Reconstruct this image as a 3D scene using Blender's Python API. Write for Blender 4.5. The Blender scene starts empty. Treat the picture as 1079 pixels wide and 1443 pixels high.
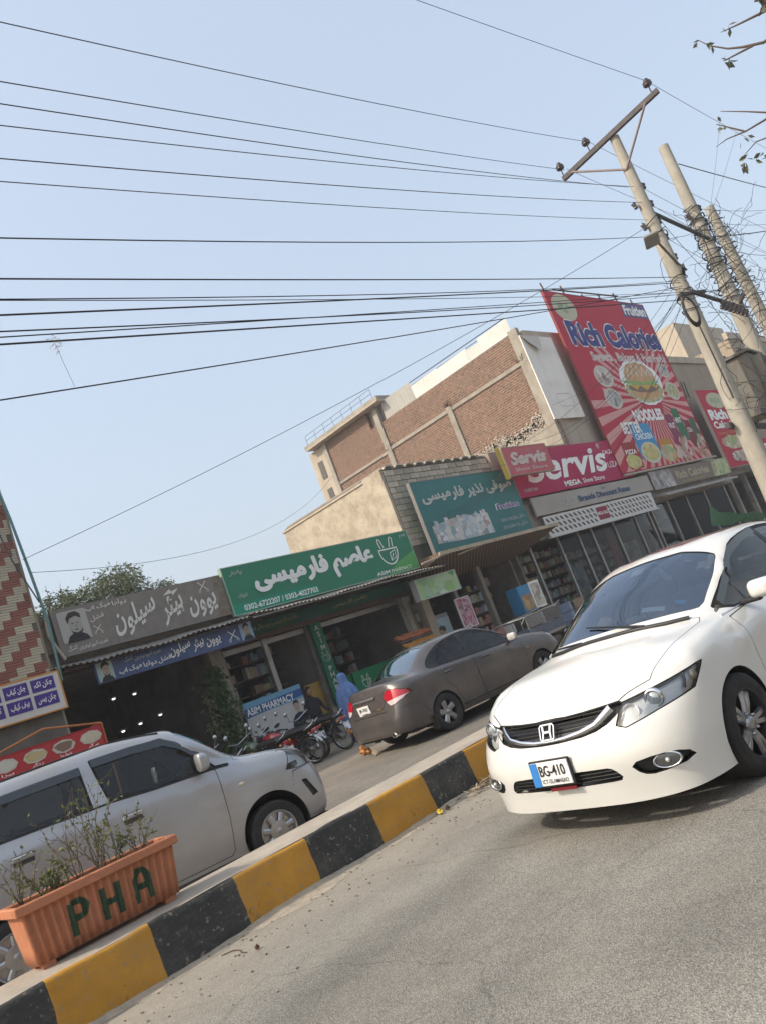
import bpy, bmesh, math, random
import numpy as np
from mathutils import Vector, Matrix
random.seed(7); np.random.seed(7)
R = math.radians
scene = bpy.context.scene
col = bpy.context.collection

# ---------------------------------------------------------------- camera
CAM_H = 1.481
def cam_axes(roll, pitch, yaw):
    f = Vector((math.sin(yaw)*math.cos(pitch), math.cos(yaw)*math.cos(pitch), math.sin(pitch)))
    r = Vector((math.cos(yaw), -math.sin(yaw), 0)); u = r.cross(f)
    c, s = math.cos(roll), math.sin(roll)
    return c*r + s*u, -s*r + c*u, f
cr, cu, cf = cam_axes(R(-20.726), R(10.002), R(47.109))
cam_data = bpy.data.cameras.new('camera'); cam = bpy.data.objects.new('camera', cam_data); col.objects.link(cam)
cam_data.sensor_fit = 'HORIZONTAL'; cam_data.sensor_width = 36.0; cam_data.lens = 36.0*1124.05/1079
cam_data.clip_start = 0.05; cam_data.clip_end = 6000
cam.matrix_world = Matrix(((cr.x, cu.x, -cf.x, 0), (cr.y, cu.y, -cf.y, 0), (cr.z, cu.z, -cf.z, CAM_H), (0, 0, 0, 1)))
scene.camera = cam

# ---------------------------------------------------------------- sky, sun, exposure
SUN_EL, SUN_AZ = 43.0, 158.0      # azimuth of the sun measured from +X towards +Y
world = bpy.data.worlds.new('World'); scene.world = world; world.use_nodes = True
wn = world.node_tree; bg = wn.nodes['Background']
sky = wn.nodes.new('ShaderNodeTexSky'); sky.sky_type = 'NISHITA'; sky.sun_disc = False
sky.sun_elevation = R(SUN_EL); sky.sun_rotation = R(90 - SUN_AZ)
sky.air_density = 1.5; sky.dust_density = 6.5; sky.ozone_density = 0.2; sky.altitude = 0
# thin high haze whitens the whole dome evenly
hz = wn.nodes.new('ShaderNodeMix'); hz.data_type = 'RGBA'; hz.inputs[0].default_value = 0.55; hz.inputs[7].default_value = (3.3, 3.82, 4.6, 1)
wn.links.new(sky.outputs[0], hz.inputs[6]); wn.links.new(hz.outputs[2], bg.inputs[0]); bg.inputs[1].default_value = 0.15
sun = bpy.data.lights.new('sun', 'SUN'); sun.energy = 2.3; sun.angle = R(2.0); sun.color = (1, 0.90, 0.77)
so = bpy.data.objects.new('sun', sun); col.objects.link(so)
sd = Vector((math.cos(R(SUN_AZ))*math.cos(R(SUN_EL)), math.sin(R(SUN_AZ))*math.cos(R(SUN_EL)), math.sin(R(SUN_EL))))
so.rotation_euler = sd.to_track_quat('Z', 'Y').to_euler()
scene.view_settings.view_transform = 'Standard'; scene.view_settings.look = 'None'
scene.view_settings.exposure = 0.6; scene.view_settings.gamma = 1.0; scene.view_settings.use_curve_mapping = False

# ---------------------------------------------------------------- helpers: materials
MATS = {}
def mat(name, colour, rough=0.7, metal=0.0, var=0.0, scale=3.0, bump=0.0, bscale=40.0, spec=0.5, dirt=None, dirt_scale=2.0,
        dirt_amt=0.5, rnd=0.0, coat=0.0, emit=None, streak=False):
    """procedural principled material: base colour with noise variation, dirt blotches, bump, per-object variation"""
    if name in MATS: return MATS[name]
    m = bpy.data.materials.new(name); MATS[name] = m; m.use_nodes = True
    nt = m.node_tree; b = nt.nodes['Principled BSDF']
    b.inputs['Roughness'].default_value = rough; b.inputs['Metallic'].default_value = metal
    b.inputs['Specular IOR Level'].default_value = spec; b.inputs['Coat Weight'].default_value = coat
    b.inputs['Coat Roughness'].default_value = 0.05
    c4 = (*colour, 1); b.inputs['Base Color'].default_value = c4
    tc = nt.nodes.new('ShaderNodeTexCoord'); src = None
    def N(t): return nt.nodes.new(t)
    if var > 0 or dirt is not None or rnd > 0:
        rgb = N('ShaderNodeRGB'); rgb.outputs[0].default_value = c4; src = rgb.outputs[0]
    if var > 0:
        no = N('ShaderNodeTexNoise'); no.inputs['Scale'].default_value = scale; no.inputs['Detail'].default_value = 8; no.inputs['Roughness'].default_value = 0.65
        nt.links.new(tc.outputs['Object'], no.inputs['Vector'])
        mr = N('ShaderNodeMapRange'); mr.inputs[1].default_value = 0.3; mr.inputs[2].default_value = 0.7
        mr.inputs[3].default_value = 1 - var; mr.inputs[4].default_value = 1 + var
        nt.links.new(no.outputs['Fac'], mr.inputs[0])
        h = N('ShaderNodeHueSaturation'); nt.links.new(mr.outputs[0], h.inputs['Value']); nt.links.new(src, h.inputs['Color']); src = h.outputs[0]
    if dirt is not None:
        no = N('ShaderNodeTexNoise'); no.inputs['Scale'].default_value = dirt_scale; no.inputs['Detail'].default_value = 10; no.inputs['Roughness'].default_value = 0.7
        mp = N('ShaderNodeMapping'); nt.links.new(tc.outputs['Object'], mp.inputs[0])
        if streak: mp.inputs['Scale'].default_value = (3, 3, 0.25)
        nt.links.new(mp.outputs[0], no.inputs['Vector'])
        mr = N('ShaderNodeMapRange'); mr.inputs[1].default_value = 0.45; mr.inputs[2].default_value = 0.72; mr.inputs[3].default_value = 0; mr.inputs[4].default_value = dirt_amt
        nt.links.new(no.outputs['Fac'], mr.inputs[0])
        mx = N('ShaderNodeMix'); mx.data_type = 'RGBA'; nt.links.new(mr.outputs[0], mx.inputs[0]); nt.links.new(src, mx.inputs[6]); mx.inputs[7].default_value = (*dirt, 1); src = mx.outputs[2]
    if rnd > 0:
        oi = N('ShaderNodeObjectInfo'); mr = N('ShaderNodeMapRange'); mr.inputs[3].default_value = 1 - rnd; mr.inputs[4].default_value = 1 + rnd
        nt.links.new(oi.outputs['Random'], mr.inputs[0]); h = N('ShaderNodeHueSaturation'); nt.links.new(mr.outputs[0], h.inputs['Value']); nt.links.new(src, h.inputs['Color']); src = h.outputs[0]
    if src is not None: nt.links.new(src, b.inputs['Base Color'])
    if bump > 0:
        no = N('ShaderNodeTexNoise'); no.inputs['Scale'].default_value = bscale; no.inputs['Detail'].default_value = 6
        nt.links.new(tc.outputs['Object'], no.inputs['Vector'])
        bp = N('ShaderNodeBump'); bp.inputs['Strength'].default_value = bump; bp.inputs['Distance'].default_value = 0.02
        nt.links.new(no.outputs['Fac'], bp.inputs['Height']); nt.links.new(bp.outputs[0], b.inputs['Normal'])
    if emit: b.inputs['Emission Color'].default_value = (*emit[0], 1); b.inputs['Emission Strength'].default_value = emit[1]
    return m
def glass(name, tint, refl=0.06, rough=0.02, ior=1.5, gcol=(1, 1, 1)):
    """thin tinted pane: transparent tint plus a Fresnel reflection"""
    if name in MATS: return MATS[name]
    m = bpy.data.materials.new(name); MATS[name] = m; m.use_nodes = True; nt = m.node_tree
    for n in list(nt.nodes):
        if n.type == 'BSDF_PRINCIPLED': nt.nodes.remove(n)
    out = [n for n in nt.nodes if n.type == 'OUTPUT_MATERIAL'][0]
    tr = nt.nodes.new('ShaderNodeBsdfTransparent'); tr.inputs[0].default_value = (*tint, 1)
    gl = nt.nodes.new('ShaderNodeBsdfGlossy'); gl.inputs['Roughness'].default_value = rough; gl.inputs[0].default_value = (*gcol, 1)
    lw = nt.nodes.new('ShaderNodeFresnel'); lw.inputs['IOR'].default_value = ior
    ad = nt.nodes.new('ShaderNodeMath'); ad.operation = 'MULTIPLY_ADD'; ad.inputs[1].default_value = 1.0; ad.inputs[2].default_value = refl
    nt.links.new(lw.outputs[0], ad.inputs[0]); mx = nt.nodes.new('ShaderNodeMixShader')
    nt.links.new(ad.outputs[0], mx.inputs[0]); nt.links.new(tr.outputs[0], mx.inputs[1]); nt.links.new(gl.outputs[0], mx.inputs[2]); nt.links.new(mx.outputs[0], out.inputs[0])
    return m

# ---------------------------------------------------------------- helpers: objects
def tag(o, label=None, cat=None, group=None, kind=None):
    if label: o['label'] = label
    if cat: o['category'] = cat
    if group: o['group'] = group
    if kind: o['kind'] = kind
    return o
def empty(name, loc=(0, 0, 0), rz=0.0, label=None, cat=None, group=None):
    o = bpy.data.objects.new(name, None); col.objects.link(o); o.location = loc; o.rotation_euler = (0, 0, rz); o.empty_display_size = 0.1
    return tag(o, label, cat, group)
def link(name, me, material=None, parent=None, loc=None, rot=None):
    o = bpy.data.objects.new(name, me); col.objects.link(o)
    if material is not None and not me.materials: me.materials.append(material)
    if parent is not None: o.parent = parent
    if loc is not None: o.location = loc
    if rot is not None: o.rotation_euler = rot
    return o
def copy_tree(o, parent=None):
    c = o.copy(); col.objects.link(c); c.parent = parent
    for ch in list(o.children): copy_tree(ch, c)
    return c
class MB:
    """collects verts/faces for ONE mesh"""
    def __init__(s): s.v = []; s.f = []; s.sm = []
    def add(s, vs, fs, smooth=False, M=None):
        n = len(s.v); s.v += [tuple(M @ Vector(p)) for p in vs] if M is not None else [tuple(p) for p in vs]
        s.f += [tuple(i + n for i in f) for f in fs]; s.sm += [smooth]*len(fs); return s
    def box(s, c, d, rz=0, M=None, bev=0.0):
        x, y, z = d[0]/2, d[1]/2, d[2]/2
        if bev > 0:
            b = min(bev, x*.9, y*.9, z*.9); vs = []
            pts = [(-x+b, -y), (x-b, -y), (x, -y+b), (x, y-b), (x-b, y), (-x+b, y), (-x, y-b), (-x, -y+b)]
            inn = [(p[0]*(x-b)/x, p[1]*(y-b)/y) for p in pts]
            for ring, zz in ((inn, -z), (pts, -z+b), (pts, z-b), (inn, z)): vs += [(p[0], p[1], zz) for p in ring]
            fs = [tuple(range(7, -1, -1)), tuple(range(24, 32))]
            for k in range(3):
                for i in range(8): j = (i+1) % 8; fs.append((k*8+i, k*8+j, k*8+8+j, k*8+8+i))
        else:
            vs = [(-x, -y, -z), (x, -y, -z), (x, y, -z), (-x, y, -z), (-x, -y, z), (x, -y, z), (x, y, z), (-x, y, z)]
            fs = [(0, 3, 2, 1), (4, 5, 6, 7), (0, 1, 5, 4), (1, 2, 6, 5), (2, 3, 7, 6), (3, 0, 4, 7)]
        m = Matrix.Translation(c) @ Matrix.Rotation(rz, 4, 'Z')
        return s.add(vs, fs, False, (M @ m) if M is not None else m)
    def bb(s, lo, hi, bev=0.0):
        return s.box([(a+b)/2 for a, b in zip(lo, hi)], [b-a for a, b in zip(lo, hi)], bev=bev)
    def tube(s, pts, r, n=8, caps=True, smooth=True):
        pts = [Vector(p) for p in pts]; rs = [float(q) for q in r] if isinstance(r, (list, tuple)) else [float(r)]*len(pts)
        vs = []; up = None
        for i, p in enumerate(pts):
            t = (pts[min(i+1, len(pts)-1)] - pts[max(i-1, 0)])
            t = t.normalized() if t.length > 1e-9 else Vector((0, 0, 1))
            if up is None: up = Vector((0, 0, 1)) if abs(t.z) < .9 else Vector((1, 0, 0))
            a = t.cross(up); a = a.normalized() if a.length > 1e-6 else t.orthogonal().normalized(); b = a.cross(t).normalized(); up = b
            vs += [p + rs[i]*(math.cos(2*math.pi*k/n)*a + math.sin(2*math.pi*k/n)*b) for k in range(n)]
        fs = []
        for i in range(len(pts)-1):
            for k in range(n): k2 = (k+1) % n; fs.append((i*n+k, i*n+k2, (i+1)*n+k2, (i+1)*n+k))
        s.add(vs, fs, smooth)
        if caps:
            s.add(vs[:n], [tuple(range(n-1, -1, -1))]); s.add(vs[-n:], [tuple(range(n))])
        return s
    def lathe(s, prof, n=32, axis='Z', c=(0, 0, 0), smooth=True, M=None, closed=False):
        vs = []
        for r, h in prof:
            for k in range(n):
                a = 2*math.pi*k/n; ca, sa = r*math.cos(a), r*math.sin(a)
                p = {'Z': (ca, sa, h), 'Y': (ca, h, sa), 'X': (h, ca, sa)}[axis]
                vs.append((p[0]+c[0], p[1]+c[1], p[2]+c[2]))
        fs = []; L = len(prof)
        for i in range(L if closed else L-1):
            i2 = (i+1) % L
            for k in range(n): k2 = (k+1) % n; fs.append((i*n+k, i*n+k2, i2*n+k2, i2*n+k))
        return s.add(vs, fs, smooth, M)
    def prism(s, poly, h0, h1, plane='XZ', M=None, smooth=False):
        """extrude polygon; plane XZ -> extruded along Y, XY -> along Z, YZ -> along X"""
        n = len(poly); vs = []
        for h in (h0, h1):
            for a, b in poly: vs.append({'XZ': (a, h, b), 'XY': (a, b, h), 'YZ': (h, a, b)}[plane])
        fs = [tuple(range(n-1, -1, -1)), tuple(range(n, 2*n))] + [(i, (i+1) % n, n+(i+1) % n, n+i) for i in range(n)]
        return s.add(vs, fs, smooth, M)
    def sphere(s, c, r, n=12, m=8, sc=(1, 1, 1), M=None):
        vs = [(c[0], c[1], c[2]-r*sc[2])]; fs = []
        for i in range(1, m):
            t = math.pi*i/m
            for k in range(n): a = 2*math.pi*k/n; vs.append((c[0]+r*sc[0]*math.sin(t)*math.cos(a), c[1]+r*sc[1]*math.sin(t)*math.sin(a), c[2]-r*sc[2]*math.cos(t)))
        vs.append((c[0], c[1], c[2]+r*sc[2])); L = len(vs)-1
        for k in range(n):
            k2 = (k+1) % n; fs.append((0, 1+k2, 1+k)); fs.append((L, L-n+k, L-n+k2))
            for i in range(m-2): a = 1+i*n; fs.append((a+k, a+k2, a+n+k2, a+n+k))
        return s.add(vs, fs, True, M)
    def mesh(s, name):
        me = bpy.data.meshes.new(name); me.from_pydata(s.v, [], s.f)
        bm = bmesh.new(); bm.from_mesh(me); bmesh.ops.recalc_face_normals(bm, faces=bm.faces); bm.to_mesh(me); bm.free()
        me.polygons.foreach_set('use_smooth', s.sm); return me
    def build(s, name, material, parent=None, loc=None, rot=None):
        return link(name, s.mesh(name), material, parent, loc, rot)
# ---------------------------------------------------------------- lettering (built-in font, flat meshes)
AR = {'ا': (0xFE8D, 2), 'آ': (0xFE81, 2), 'ب': (0xFE8F, 4), 'پ': (0xFB56, 4), 'ت': (0xFE95, 4), 'ٹ': (0xFB66, 4), 'ج': (0xFE9D, 4), 'چ': (0xFB7A, 4),
      'ح': (0xFEA1, 4), 'خ': (0xFEA5, 4), 'د': (0xFEA9, 2), 'ذ': (0xFEAB, 2), 'ر': (0xFEAD, 2), 'ز': (0xFEAF, 2), 'س': (0xFEB1, 4), 'ش': (0xFEB5, 4),
      'ص': (0xFEB9, 4), 'ط': (0xFEC1, 4), 'ع': (0xFEC9, 4), 'ف': (0xFED1, 4), 'ق': (0xFED5, 4), 'ک': (0xFB8E, 4), 'گ': (0xFB92, 4), 'ل': (0xFEDD, 4),
      'م': (0xFEE1, 4), 'ن': (0xFEE5, 4), 'و': (0xFEED, 2), 'ہ': (0xFBA6, 4), 'ھ': (0xFBAA, 4), 'ی': (0xFBFC, 4), 'ے': (0xFBAE, 2), 'ئ': (0xFE89, 4), 'ں': (0xFB9E, 2)}
def urdu_runs(s):
    """logical Urdu string -> list of connected runs (visual strings), right to left"""
    runs = []; cur = []
    def flush():
        if not cur: return
        out = []
        for i, ch in enumerate(cur):
            base, nf = AR[ch]; pre = i > 0; post = i < len(cur)-1
            k = 3 if pre and post else (1 if pre else (2 if post else 0))
            out.append(chr(base+k))
        runs.append(''.join(reversed(out))); cur.clear()
    for ch in s:
        if ch in AR:
            cur.append(ch)
            if AR[ch][1] == 2: flush()
        else:
            flush(); runs.append(ch)
    flush(); return runs
_tc = {}
text_scene = bpy.data.scenes.new('lettering_workspace')      # kept empty: only used to shape glyphs, removed below
def glyph_mesh(s, bold=0.0, res=3):
    key = (s, bold)
    if key in _tc: return _tc[key]
    c = bpy.data.curves.new('lettering', 'FONT'); c.body = s; c.size = 1.0; c.offset = bold; c.resolution_u = res
    o = bpy.data.objects.new('lettering', c); text_scene.collection.objects.link(o); vl = text_scene.view_layers[0]; vl.update()
    me = bpy.data.meshes.new_from_object(o.evaluated_get(vl.depsgraph))
    v = [(p.co.x, p.co.y) for p in me.vertices]; f = [tuple(p.vertices) for p in me.polygons]
    bpy.data.objects.remove(o); bpy.data.curves.remove(c); bpy.data.meshes.remove(me)
    _tc[key] = (v, f); return v, f
_adv = {}
def advance(ch, bold):
    if ch not in _adv:
        bar = max(p[0] for p in glyph_mesh('|', 0)[0]); _adv[ch] = max(p[0] for p in glyph_mesh(ch+'|', 0)[0]) - bar
    return _adv[ch]
def run_mesh(run, bold):
    V, F, x = [], [], 0.0
    for ch in run:
        v, f = glyph_mesh(ch, bold); n = len(V)
        V += [(p[0]+x, p[1]) for p in v]; F += [tuple(i+n for i in q) for q in f]; x += advance(ch, bold)
    return V, F
def text_shape(s, bold=0.01, urdu=False, nast=0.0, slant=0.0, vertical=False, track=0.0):
    """-> (verts 2D, faces); urdu strings are shaped; nast tilts each connected run down to the left"""
    V, F = [], []
    if urdu:
        x = 0.0
        for run in urdu_runs(s):
            if run == ' ': x -= 0.22; continue
            v, f = run_mesh(run, bold)
            if not v: continue
            x1 = max(p[0] for p in v); x0 = min(p[0] for p in v)
            n = len(V); ov = 0.0
            V += [(x + p[0] - x1, p[1] + nast*(p[0]-x0)) for p in v]; F += [tuple(i+n for i in q) for q in f]
            x -= (x1-x0) + 0.06
    elif vertical:
        for k, ch in enumerate(s):
            v, f = glyph_mesh(ch, bold)
            if not v: continue
            xm = (max(p[0] for p in v) + min(p[0] for p in v))/2; n = len(V)
            V += [(p[0]-xm, p[1]-k*0.95) for p in v]; F += [tuple(i+n for i in q) for q in f]
    else:
        v, f = run_mesh(s, bold); V = [(p[0]+slant*p[1], p[1]) for p in v]; F = list(f)
    return V, F
def fit2d(V, box):
    u0, v0, u1, v1 = box
    a0 = min(p[0] for p in V); a1 = max(p[0] for p in V); b0 = min(p[1] for p in V); b1 = max(p[1] for p in V)
    return [(u0+(p[0]-a0)/(a1-a0)*(u1-u0), v0+(p[1]-b0)/(b1-b0)*(v1-v0)) for p in V]
def flat(name, V, F, off, material, parent):
    """2D shape -> thin flat piece in the parent's XZ plane, facing -Y, off metres in front; overlapping letters are stepped by a hair"""
    par = list(range(len(V)))
    def find(i):
        while par[i] != i: par[i] = par[par[i]]; i = par[i]
        return i
    for f in F:
        a = find(f[0])
        for i in f[1:]: par[find(i)] = a
    ids = {}; dep = []
    for i in range(len(V)): dep.append((ids.setdefault(find(i), len(ids)) % 61)*(.0002 if name in ('lettering', 'fruit_print') else 0))
    me = bpy.data.meshes.new(name); me.from_pydata([(p[0], -off-d, p[1]) for p, d in zip(V, dep)], [], F); return link(name, me, material, parent)
def lettering(parent, s, box, material, off=0.03, name='lettering', **k):
    bold = k.get('bold', .01); V, F = text_shape(s, **{**k, 'bold': min(bold, .024)})
    if bold > .03:                       # heavy weights: overlaid copies, so thin joins never invert
        d = bold-.02; B, G = list(V), list(F); V, F = [], []
        for dx, dy in ((0, 0), (d, 0), (-d, 0), (0, d), (0, -d)): n = len(V); V += [(p[0]+dx, p[1]+dy) for p in B]; F += [tuple(i+n for i in f) for f in G]
    return flat(name, fit2d(V, box), F, off, material, parent)
def poly(name, pts, off, material, parent):
    return flat(name, pts, [tuple(range(len(pts)))], off, material, parent)
def ellipse_pts(cx, cz, a, b, n=28, rot=0.0, wob=0.0, seed=0):
    rr = random.Random(seed); out = []
    for k in range(n):
        t = 2*math.pi*k/n; w = 1 + wob*(rr.random()-.5); x, z = a*w*math.cos(t), b*w*math.sin(t)
        out.append((cx + x*math.cos(rot) - z*math.sin(rot), cz + x*math.sin(rot) + z*math.cos(rot)))
    return out
def rrect(u0, v0, u1, v1, r, n=4):
    out = []
    for cx, cz, a0 in ((u1-r, v0+r, -90), (u1-r, v1-r, 0), (u0+r, v1-r, 90), (u0+r, v0+r, 180)):
        for k in range(n+1): a = R(a0+90*k/n); out.append((cx+r*math.cos(a), cz+r*math.sin(a)))
    return out
def stroke(pts, w, closed=False):
    """polyline -> ribbon (V, F)"""
    P = [Vector((p[0], p[1])) for p in pts]; n = len(P); V = []; F = []
    for i in range(n):
        a = P[i-1] if (i > 0 or closed) else P[i]; b = P[(i+1) % n] if (i < n-1 or closed) else P[i]
        t = (b-a).normalized(); q = Vector((-t.y, t.x))*w/2
        V += [tuple(P[i]+q), tuple(P[i]-q)]
    for i in range(n if closed else n-1): j = (i+1) % n; F.append((2*i, 2*i+1, 2*j+1, 2*j))
    return V, F
# ---------------------------------------------------------------- car bodies: a control net interpolated to a smooth skin, then cut into panels
def akima(t, Y, tn):
    """Akima interpolation of Y (n, ...) at tn"""
    n = len(t); h = np.diff(t).reshape(-1, *([1]*(Y.ndim-1))); d = np.diff(Y, axis=0)/h
    d = np.concatenate([[2*d[0]*2-d[1]*1-(2*d[0]-d[1]), 2*d[0]-d[1]], d, [2*d[-1]-d[-2], 2*(2*d[-1]-d[-2])-d[-1]]])
    d[0] = 2*d[1]-d[2]
    w1 = np.abs(d[3:]-d[2:-1]) + 1e-6; w2 = np.abs(d[1:-2]-d[:-3]) + 1e-6
    s = (w1*d[1:-2] + w2*d[2:-1])/(w1+w2)
    k = np.clip(np.searchsorted(t, tn, 'right')-1, 0, n-2); hh = (t[k+1]-t[k]); u = (tn-t[k])/hh
    sh = (-1,) + (1,)*(Y.ndim-1); u = u.reshape(sh); hh = hh.reshape(sh)
    return (2*u**3-3*u**2+1)*Y[k] + (u**3-2*u**2+u)*hh*s[k] + (-2*u**3+3*u**2)*Y[k+1] + (u**3-u**2)*hh*s[k+1]
class Skin:
    """triangle soup with attributes: columns x y z nx ny nz c r"""
    def __init__(s, A, T): s.A = A; s.T = T
    def refine(s, field, rounds):
        for _ in range(rounds):
            f = field(s.A); P = s.A[:, :3]; T = s.T
            e = np.max([np.linalg.norm(P[T[:, i]]-P[T[:, (i+1) % 3]], axis=1) for i in range(3)], axis=0)
            m = np.min(np.abs(f[T]), axis=1) < e*1.1
            m &= e > 0.004
            if not m.any(): return
            S = T[m]; E = np.sort(np.concatenate([S[:, [0, 1]], S[:, [1, 2]], S[:, [2, 0]]]), axis=1)
            U, inv = np.unique(E, axis=0, return_inverse=True); inv = inv.ravel(); n0 = len(s.A); k = len(S)
            s.A = np.concatenate([s.A, (s.A[U[:, 0]]+s.A[U[:, 1]])/2]); a, b, c = inv[:k]+n0, inv[k:2*k]+n0, inv[2*k:]+n0
            s.T = np.concatenate([T[~m], np.stack([S[:, 0], a, c], 1), np.stack([a, S[:, 1], b], 1), np.stack([c, b, S[:, 2]], 1), np.stack([a, b, c], 1)])
    def cut(s, field):
        """split by field: returns inside skin (field<0); self keeps field>=0"""
        f = field(s.A); T = s.T; neg = f < 0; cnt = neg[T].sum(1)
        tin = [T[cnt == 3]]; tout = [T[cnt == 0]]; A = [s.A]; n = len(s.A)
        M = T[(cnt == 1) | (cnt == 2)]
        if len(M):
            one = neg[M].sum(1) == 1; lone = np.where(one[:, None], neg[M], ~neg[M]); k = lone.argmax(1); idx = np.arange(len(M))
            p = M[idx, k]; q = M[idx, (k+1) % 3]; r = M[idx, (k+2) % 3]
            def cross(a, b):
                E = np.sort(np.stack([a, b], 1), axis=1); U, inv = np.unique(E, axis=0, return_inverse=True); return U, inv.ravel()
            U, inv = cross(np.concatenate([p, p]), np.concatenate([q, r]))
            t = (f[U[:, 0]]/(f[U[:, 0]]-f[U[:, 1]]))[:, None]; A.append(s.A[U[:, 0]]*(1-t)+s.A[U[:, 1]]*t)
            pq = inv[:len(p)]+n; pr = inv[len(p):]+n
            tri = np.stack([p, pq, pr], 1); qd = np.concatenate([np.stack([pq, q, r], 1), np.stack([pq, r, pr], 1)]); o2 = np.concatenate([one, one])
            tin += [tri[one], qd[~o2]]; tout += [tri[~one], qd[o2]]
        A = np.concatenate(A); s.A = A; s.T = np.concatenate(tout); return Skin(A, np.concatenate(tin))
    def keep(s, fn):
        m = fn(s.A)[s.T].all(1); o = Skin(s.A, s.T[m]); s.T = s.T[~m]; return o
    def mesh(s, name, push=0.0, flip=False):
        u, inv = np.unique(s.T, return_inverse=True); A = s.A[u]; N = A[:, 3:6]/np.maximum(np.linalg.norm(A[:, 3:6], axis=1, keepdims=True), 1e-9)
        P = A[:, :3] + N*push; T = inv.reshape(-1, 3)
        if len(T):
            g = np.cross(P[T[:, 1]]-P[T[:, 0]], P[T[:, 2]]-P[T[:, 0]]); ar = np.linalg.norm(g, axis=1); T = T[ar > 1e-11]
        me = bpy.data.meshes.new(name); me.vertices.add(len(P)); me.vertices.foreach_set('co', P.ravel())
        me.loops.add(len(T)*3); me.loops.foreach_set('vertex_index', T.ravel().astype(np.int32)); me.polygons.add(len(T))
        me.polygons.foreach_set('loop_start', np.arange(len(T), dtype=np.int32)*3); me.polygons.foreach_set('use_smooth', np.ones(len(T), bool))
        me.update(); me.validate()
        try: me.normals_split_custom_set_from_vertices(N[:len(me.vertices)].tolist())
        except Exception: pass
        return me
def net_skin(cols, nu=10, nv=8):
    """cols: list of columns, each a list of (x, y, z) rows from sill to centre line; returns the full mirrored Skin"""
    C = np.array(cols, float); nc, nr = C.shape[:2]; mir = np.array([1, -1, 1.0])
    E = np.concatenate([C[2:0:-1]*mir, C, C[-2:-4:-1]*mir]); top = E[:, -2:-4:-1]*mir; E = np.concatenate([E, top], axis=1)
    dc = np.linalg.norm(np.diff(E, axis=0), axis=2).mean(1); tc_ = np.concatenate([[0], np.cumsum(np.maximum(dc, .02))])
    dr = np.linalg.norm(np.diff(E, axis=1), axis=2).mean(0); tr_ = np.concatenate([[0], np.cumsum(np.maximum(dr, .02))])
    cc = np.linspace(0, nc-1, (nc-1)*nu+1); rr = np.linspace(0, nr-1, (nr-1)*nv+1)
    tcn = np.interp(cc+2, np.arange(len(tc_)), tc_); trn = np.interp(rr, np.arange(len(tr_)), tr_)
    G = akima(tc_, E, tcn); G = np.swapaxes(akima(tr_, np.swapaxes(G, 0, 1), trn), 0, 1)
    gu = np.gradient(G, axis=0); gv = np.gradient(G, axis=1); N = np.cross(gv, gu)
    N /= np.maximum(np.linalg.norm(N, axis=2, keepdims=True), 1e-9)
    bad = np.linalg.norm(np.cross(gv, gu), axis=2) < 1e-9; N[bad] = (0, 0, 1)
    nc2, nr2 = G.shape[:2]; CC, RR = np.meshgrid(cc, rr, indexing='ij')
    A = np.concatenate([G.reshape(-1, 3), N.reshape(-1, 3), CC.reshape(-1, 1), RR.reshape(-1, 1)], 1)
    i = np.arange(nc2-1)[:, None]*nr2 + np.arange(nr2-1)[None]; i = i.ravel()
    T = np.concatenate([np.stack([i, i+1, i+nr2+1], 1), np.stack([i, i+nr2+1, i+nr2], 1)])
    # make the normals point outwards
    cen = A[:, :3]-np.array([0, 0, .7]); 
    if (np.sum(cen*A[:, 3:6], 1) < 0).mean() > .5: A[:, 3:6] *= -1; T = T[:, ::-1]
    B = A.copy(); B[:, 1] *= -1; B[:, 4] *= -1; n = len(A)
    return Skin(np.concatenate([A, B]), np.concatenate([T, T[:, ::-1]+n]))
def chaikin(p, it=2, f=.25):
    p = [np.array(q, float) for q in p]
    for _ in range(it):
        q = []
        for a, b in zip(p, p[1:]+p[:1]): q += [a*(1-f)+b*f, a*f+b*(1-f)]
        p = q
    return p
def sdf_poly(pts):
    P = np.array(pts, float); Q = np.roll(P, -1, axis=0)
    def f(X):
        d = np.full(len(X), 1e9); ins = np.zeros(len(X), bool)
        for a, b in zip(P, Q):
            e = b-a; w = X-a; t = np.clip((w@e)/max(e@e, 1e-12), 0, 1); d = np.minimum(d, np.linalg.norm(w-t[:, None]*e, axis=1))
            c = ((a[1] <= X[:, 1]) & (b[1] > X[:, 1])) | ((b[1] <= X[:, 1]) & (a[1] > X[:, 1]))
            with np.errstate(divide='ignore', invalid='ignore'): xi = a[0]+(X[:, 1]-a[1])/(b[1]-a[1] if b[1] != a[1] else 1e-12)*(b[0]-a[0])
            ins ^= c & (X[:, 0] < xi)
        return np.where(ins, -d, d)
    return f
def field(pts, proj, cond=None, rnd=2):
    P = np.array(chaikin(pts, rnd) if rnd else pts, float); s = sdf_poly(P); lo, hi = P.min(0)-.12, P.max(0)+.12
    def f(A):
        X = proj(A); m = (X > lo).all(1) & (X < hi).all(1)
        if cond is not None: m &= cond(A)
        v = np.full(len(A), 9.0); v[m] = s(X[m]); return v
    return f
SIDE = lambda A: A[:, [0, 2]]
FRONT = lambda A: np.stack([np.abs(A[:, 1]), A[:, 2]], 1)
PARAM = lambda A: A[:, [6, 7]]
def DIAG(ang):
    c, s = math.cos(ang), math.sin(ang); return lambda A: np.stack([np.abs(A[:, 1])*c - np.abs(A[:, 0])*s, A[:, 2]], 1)
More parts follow.
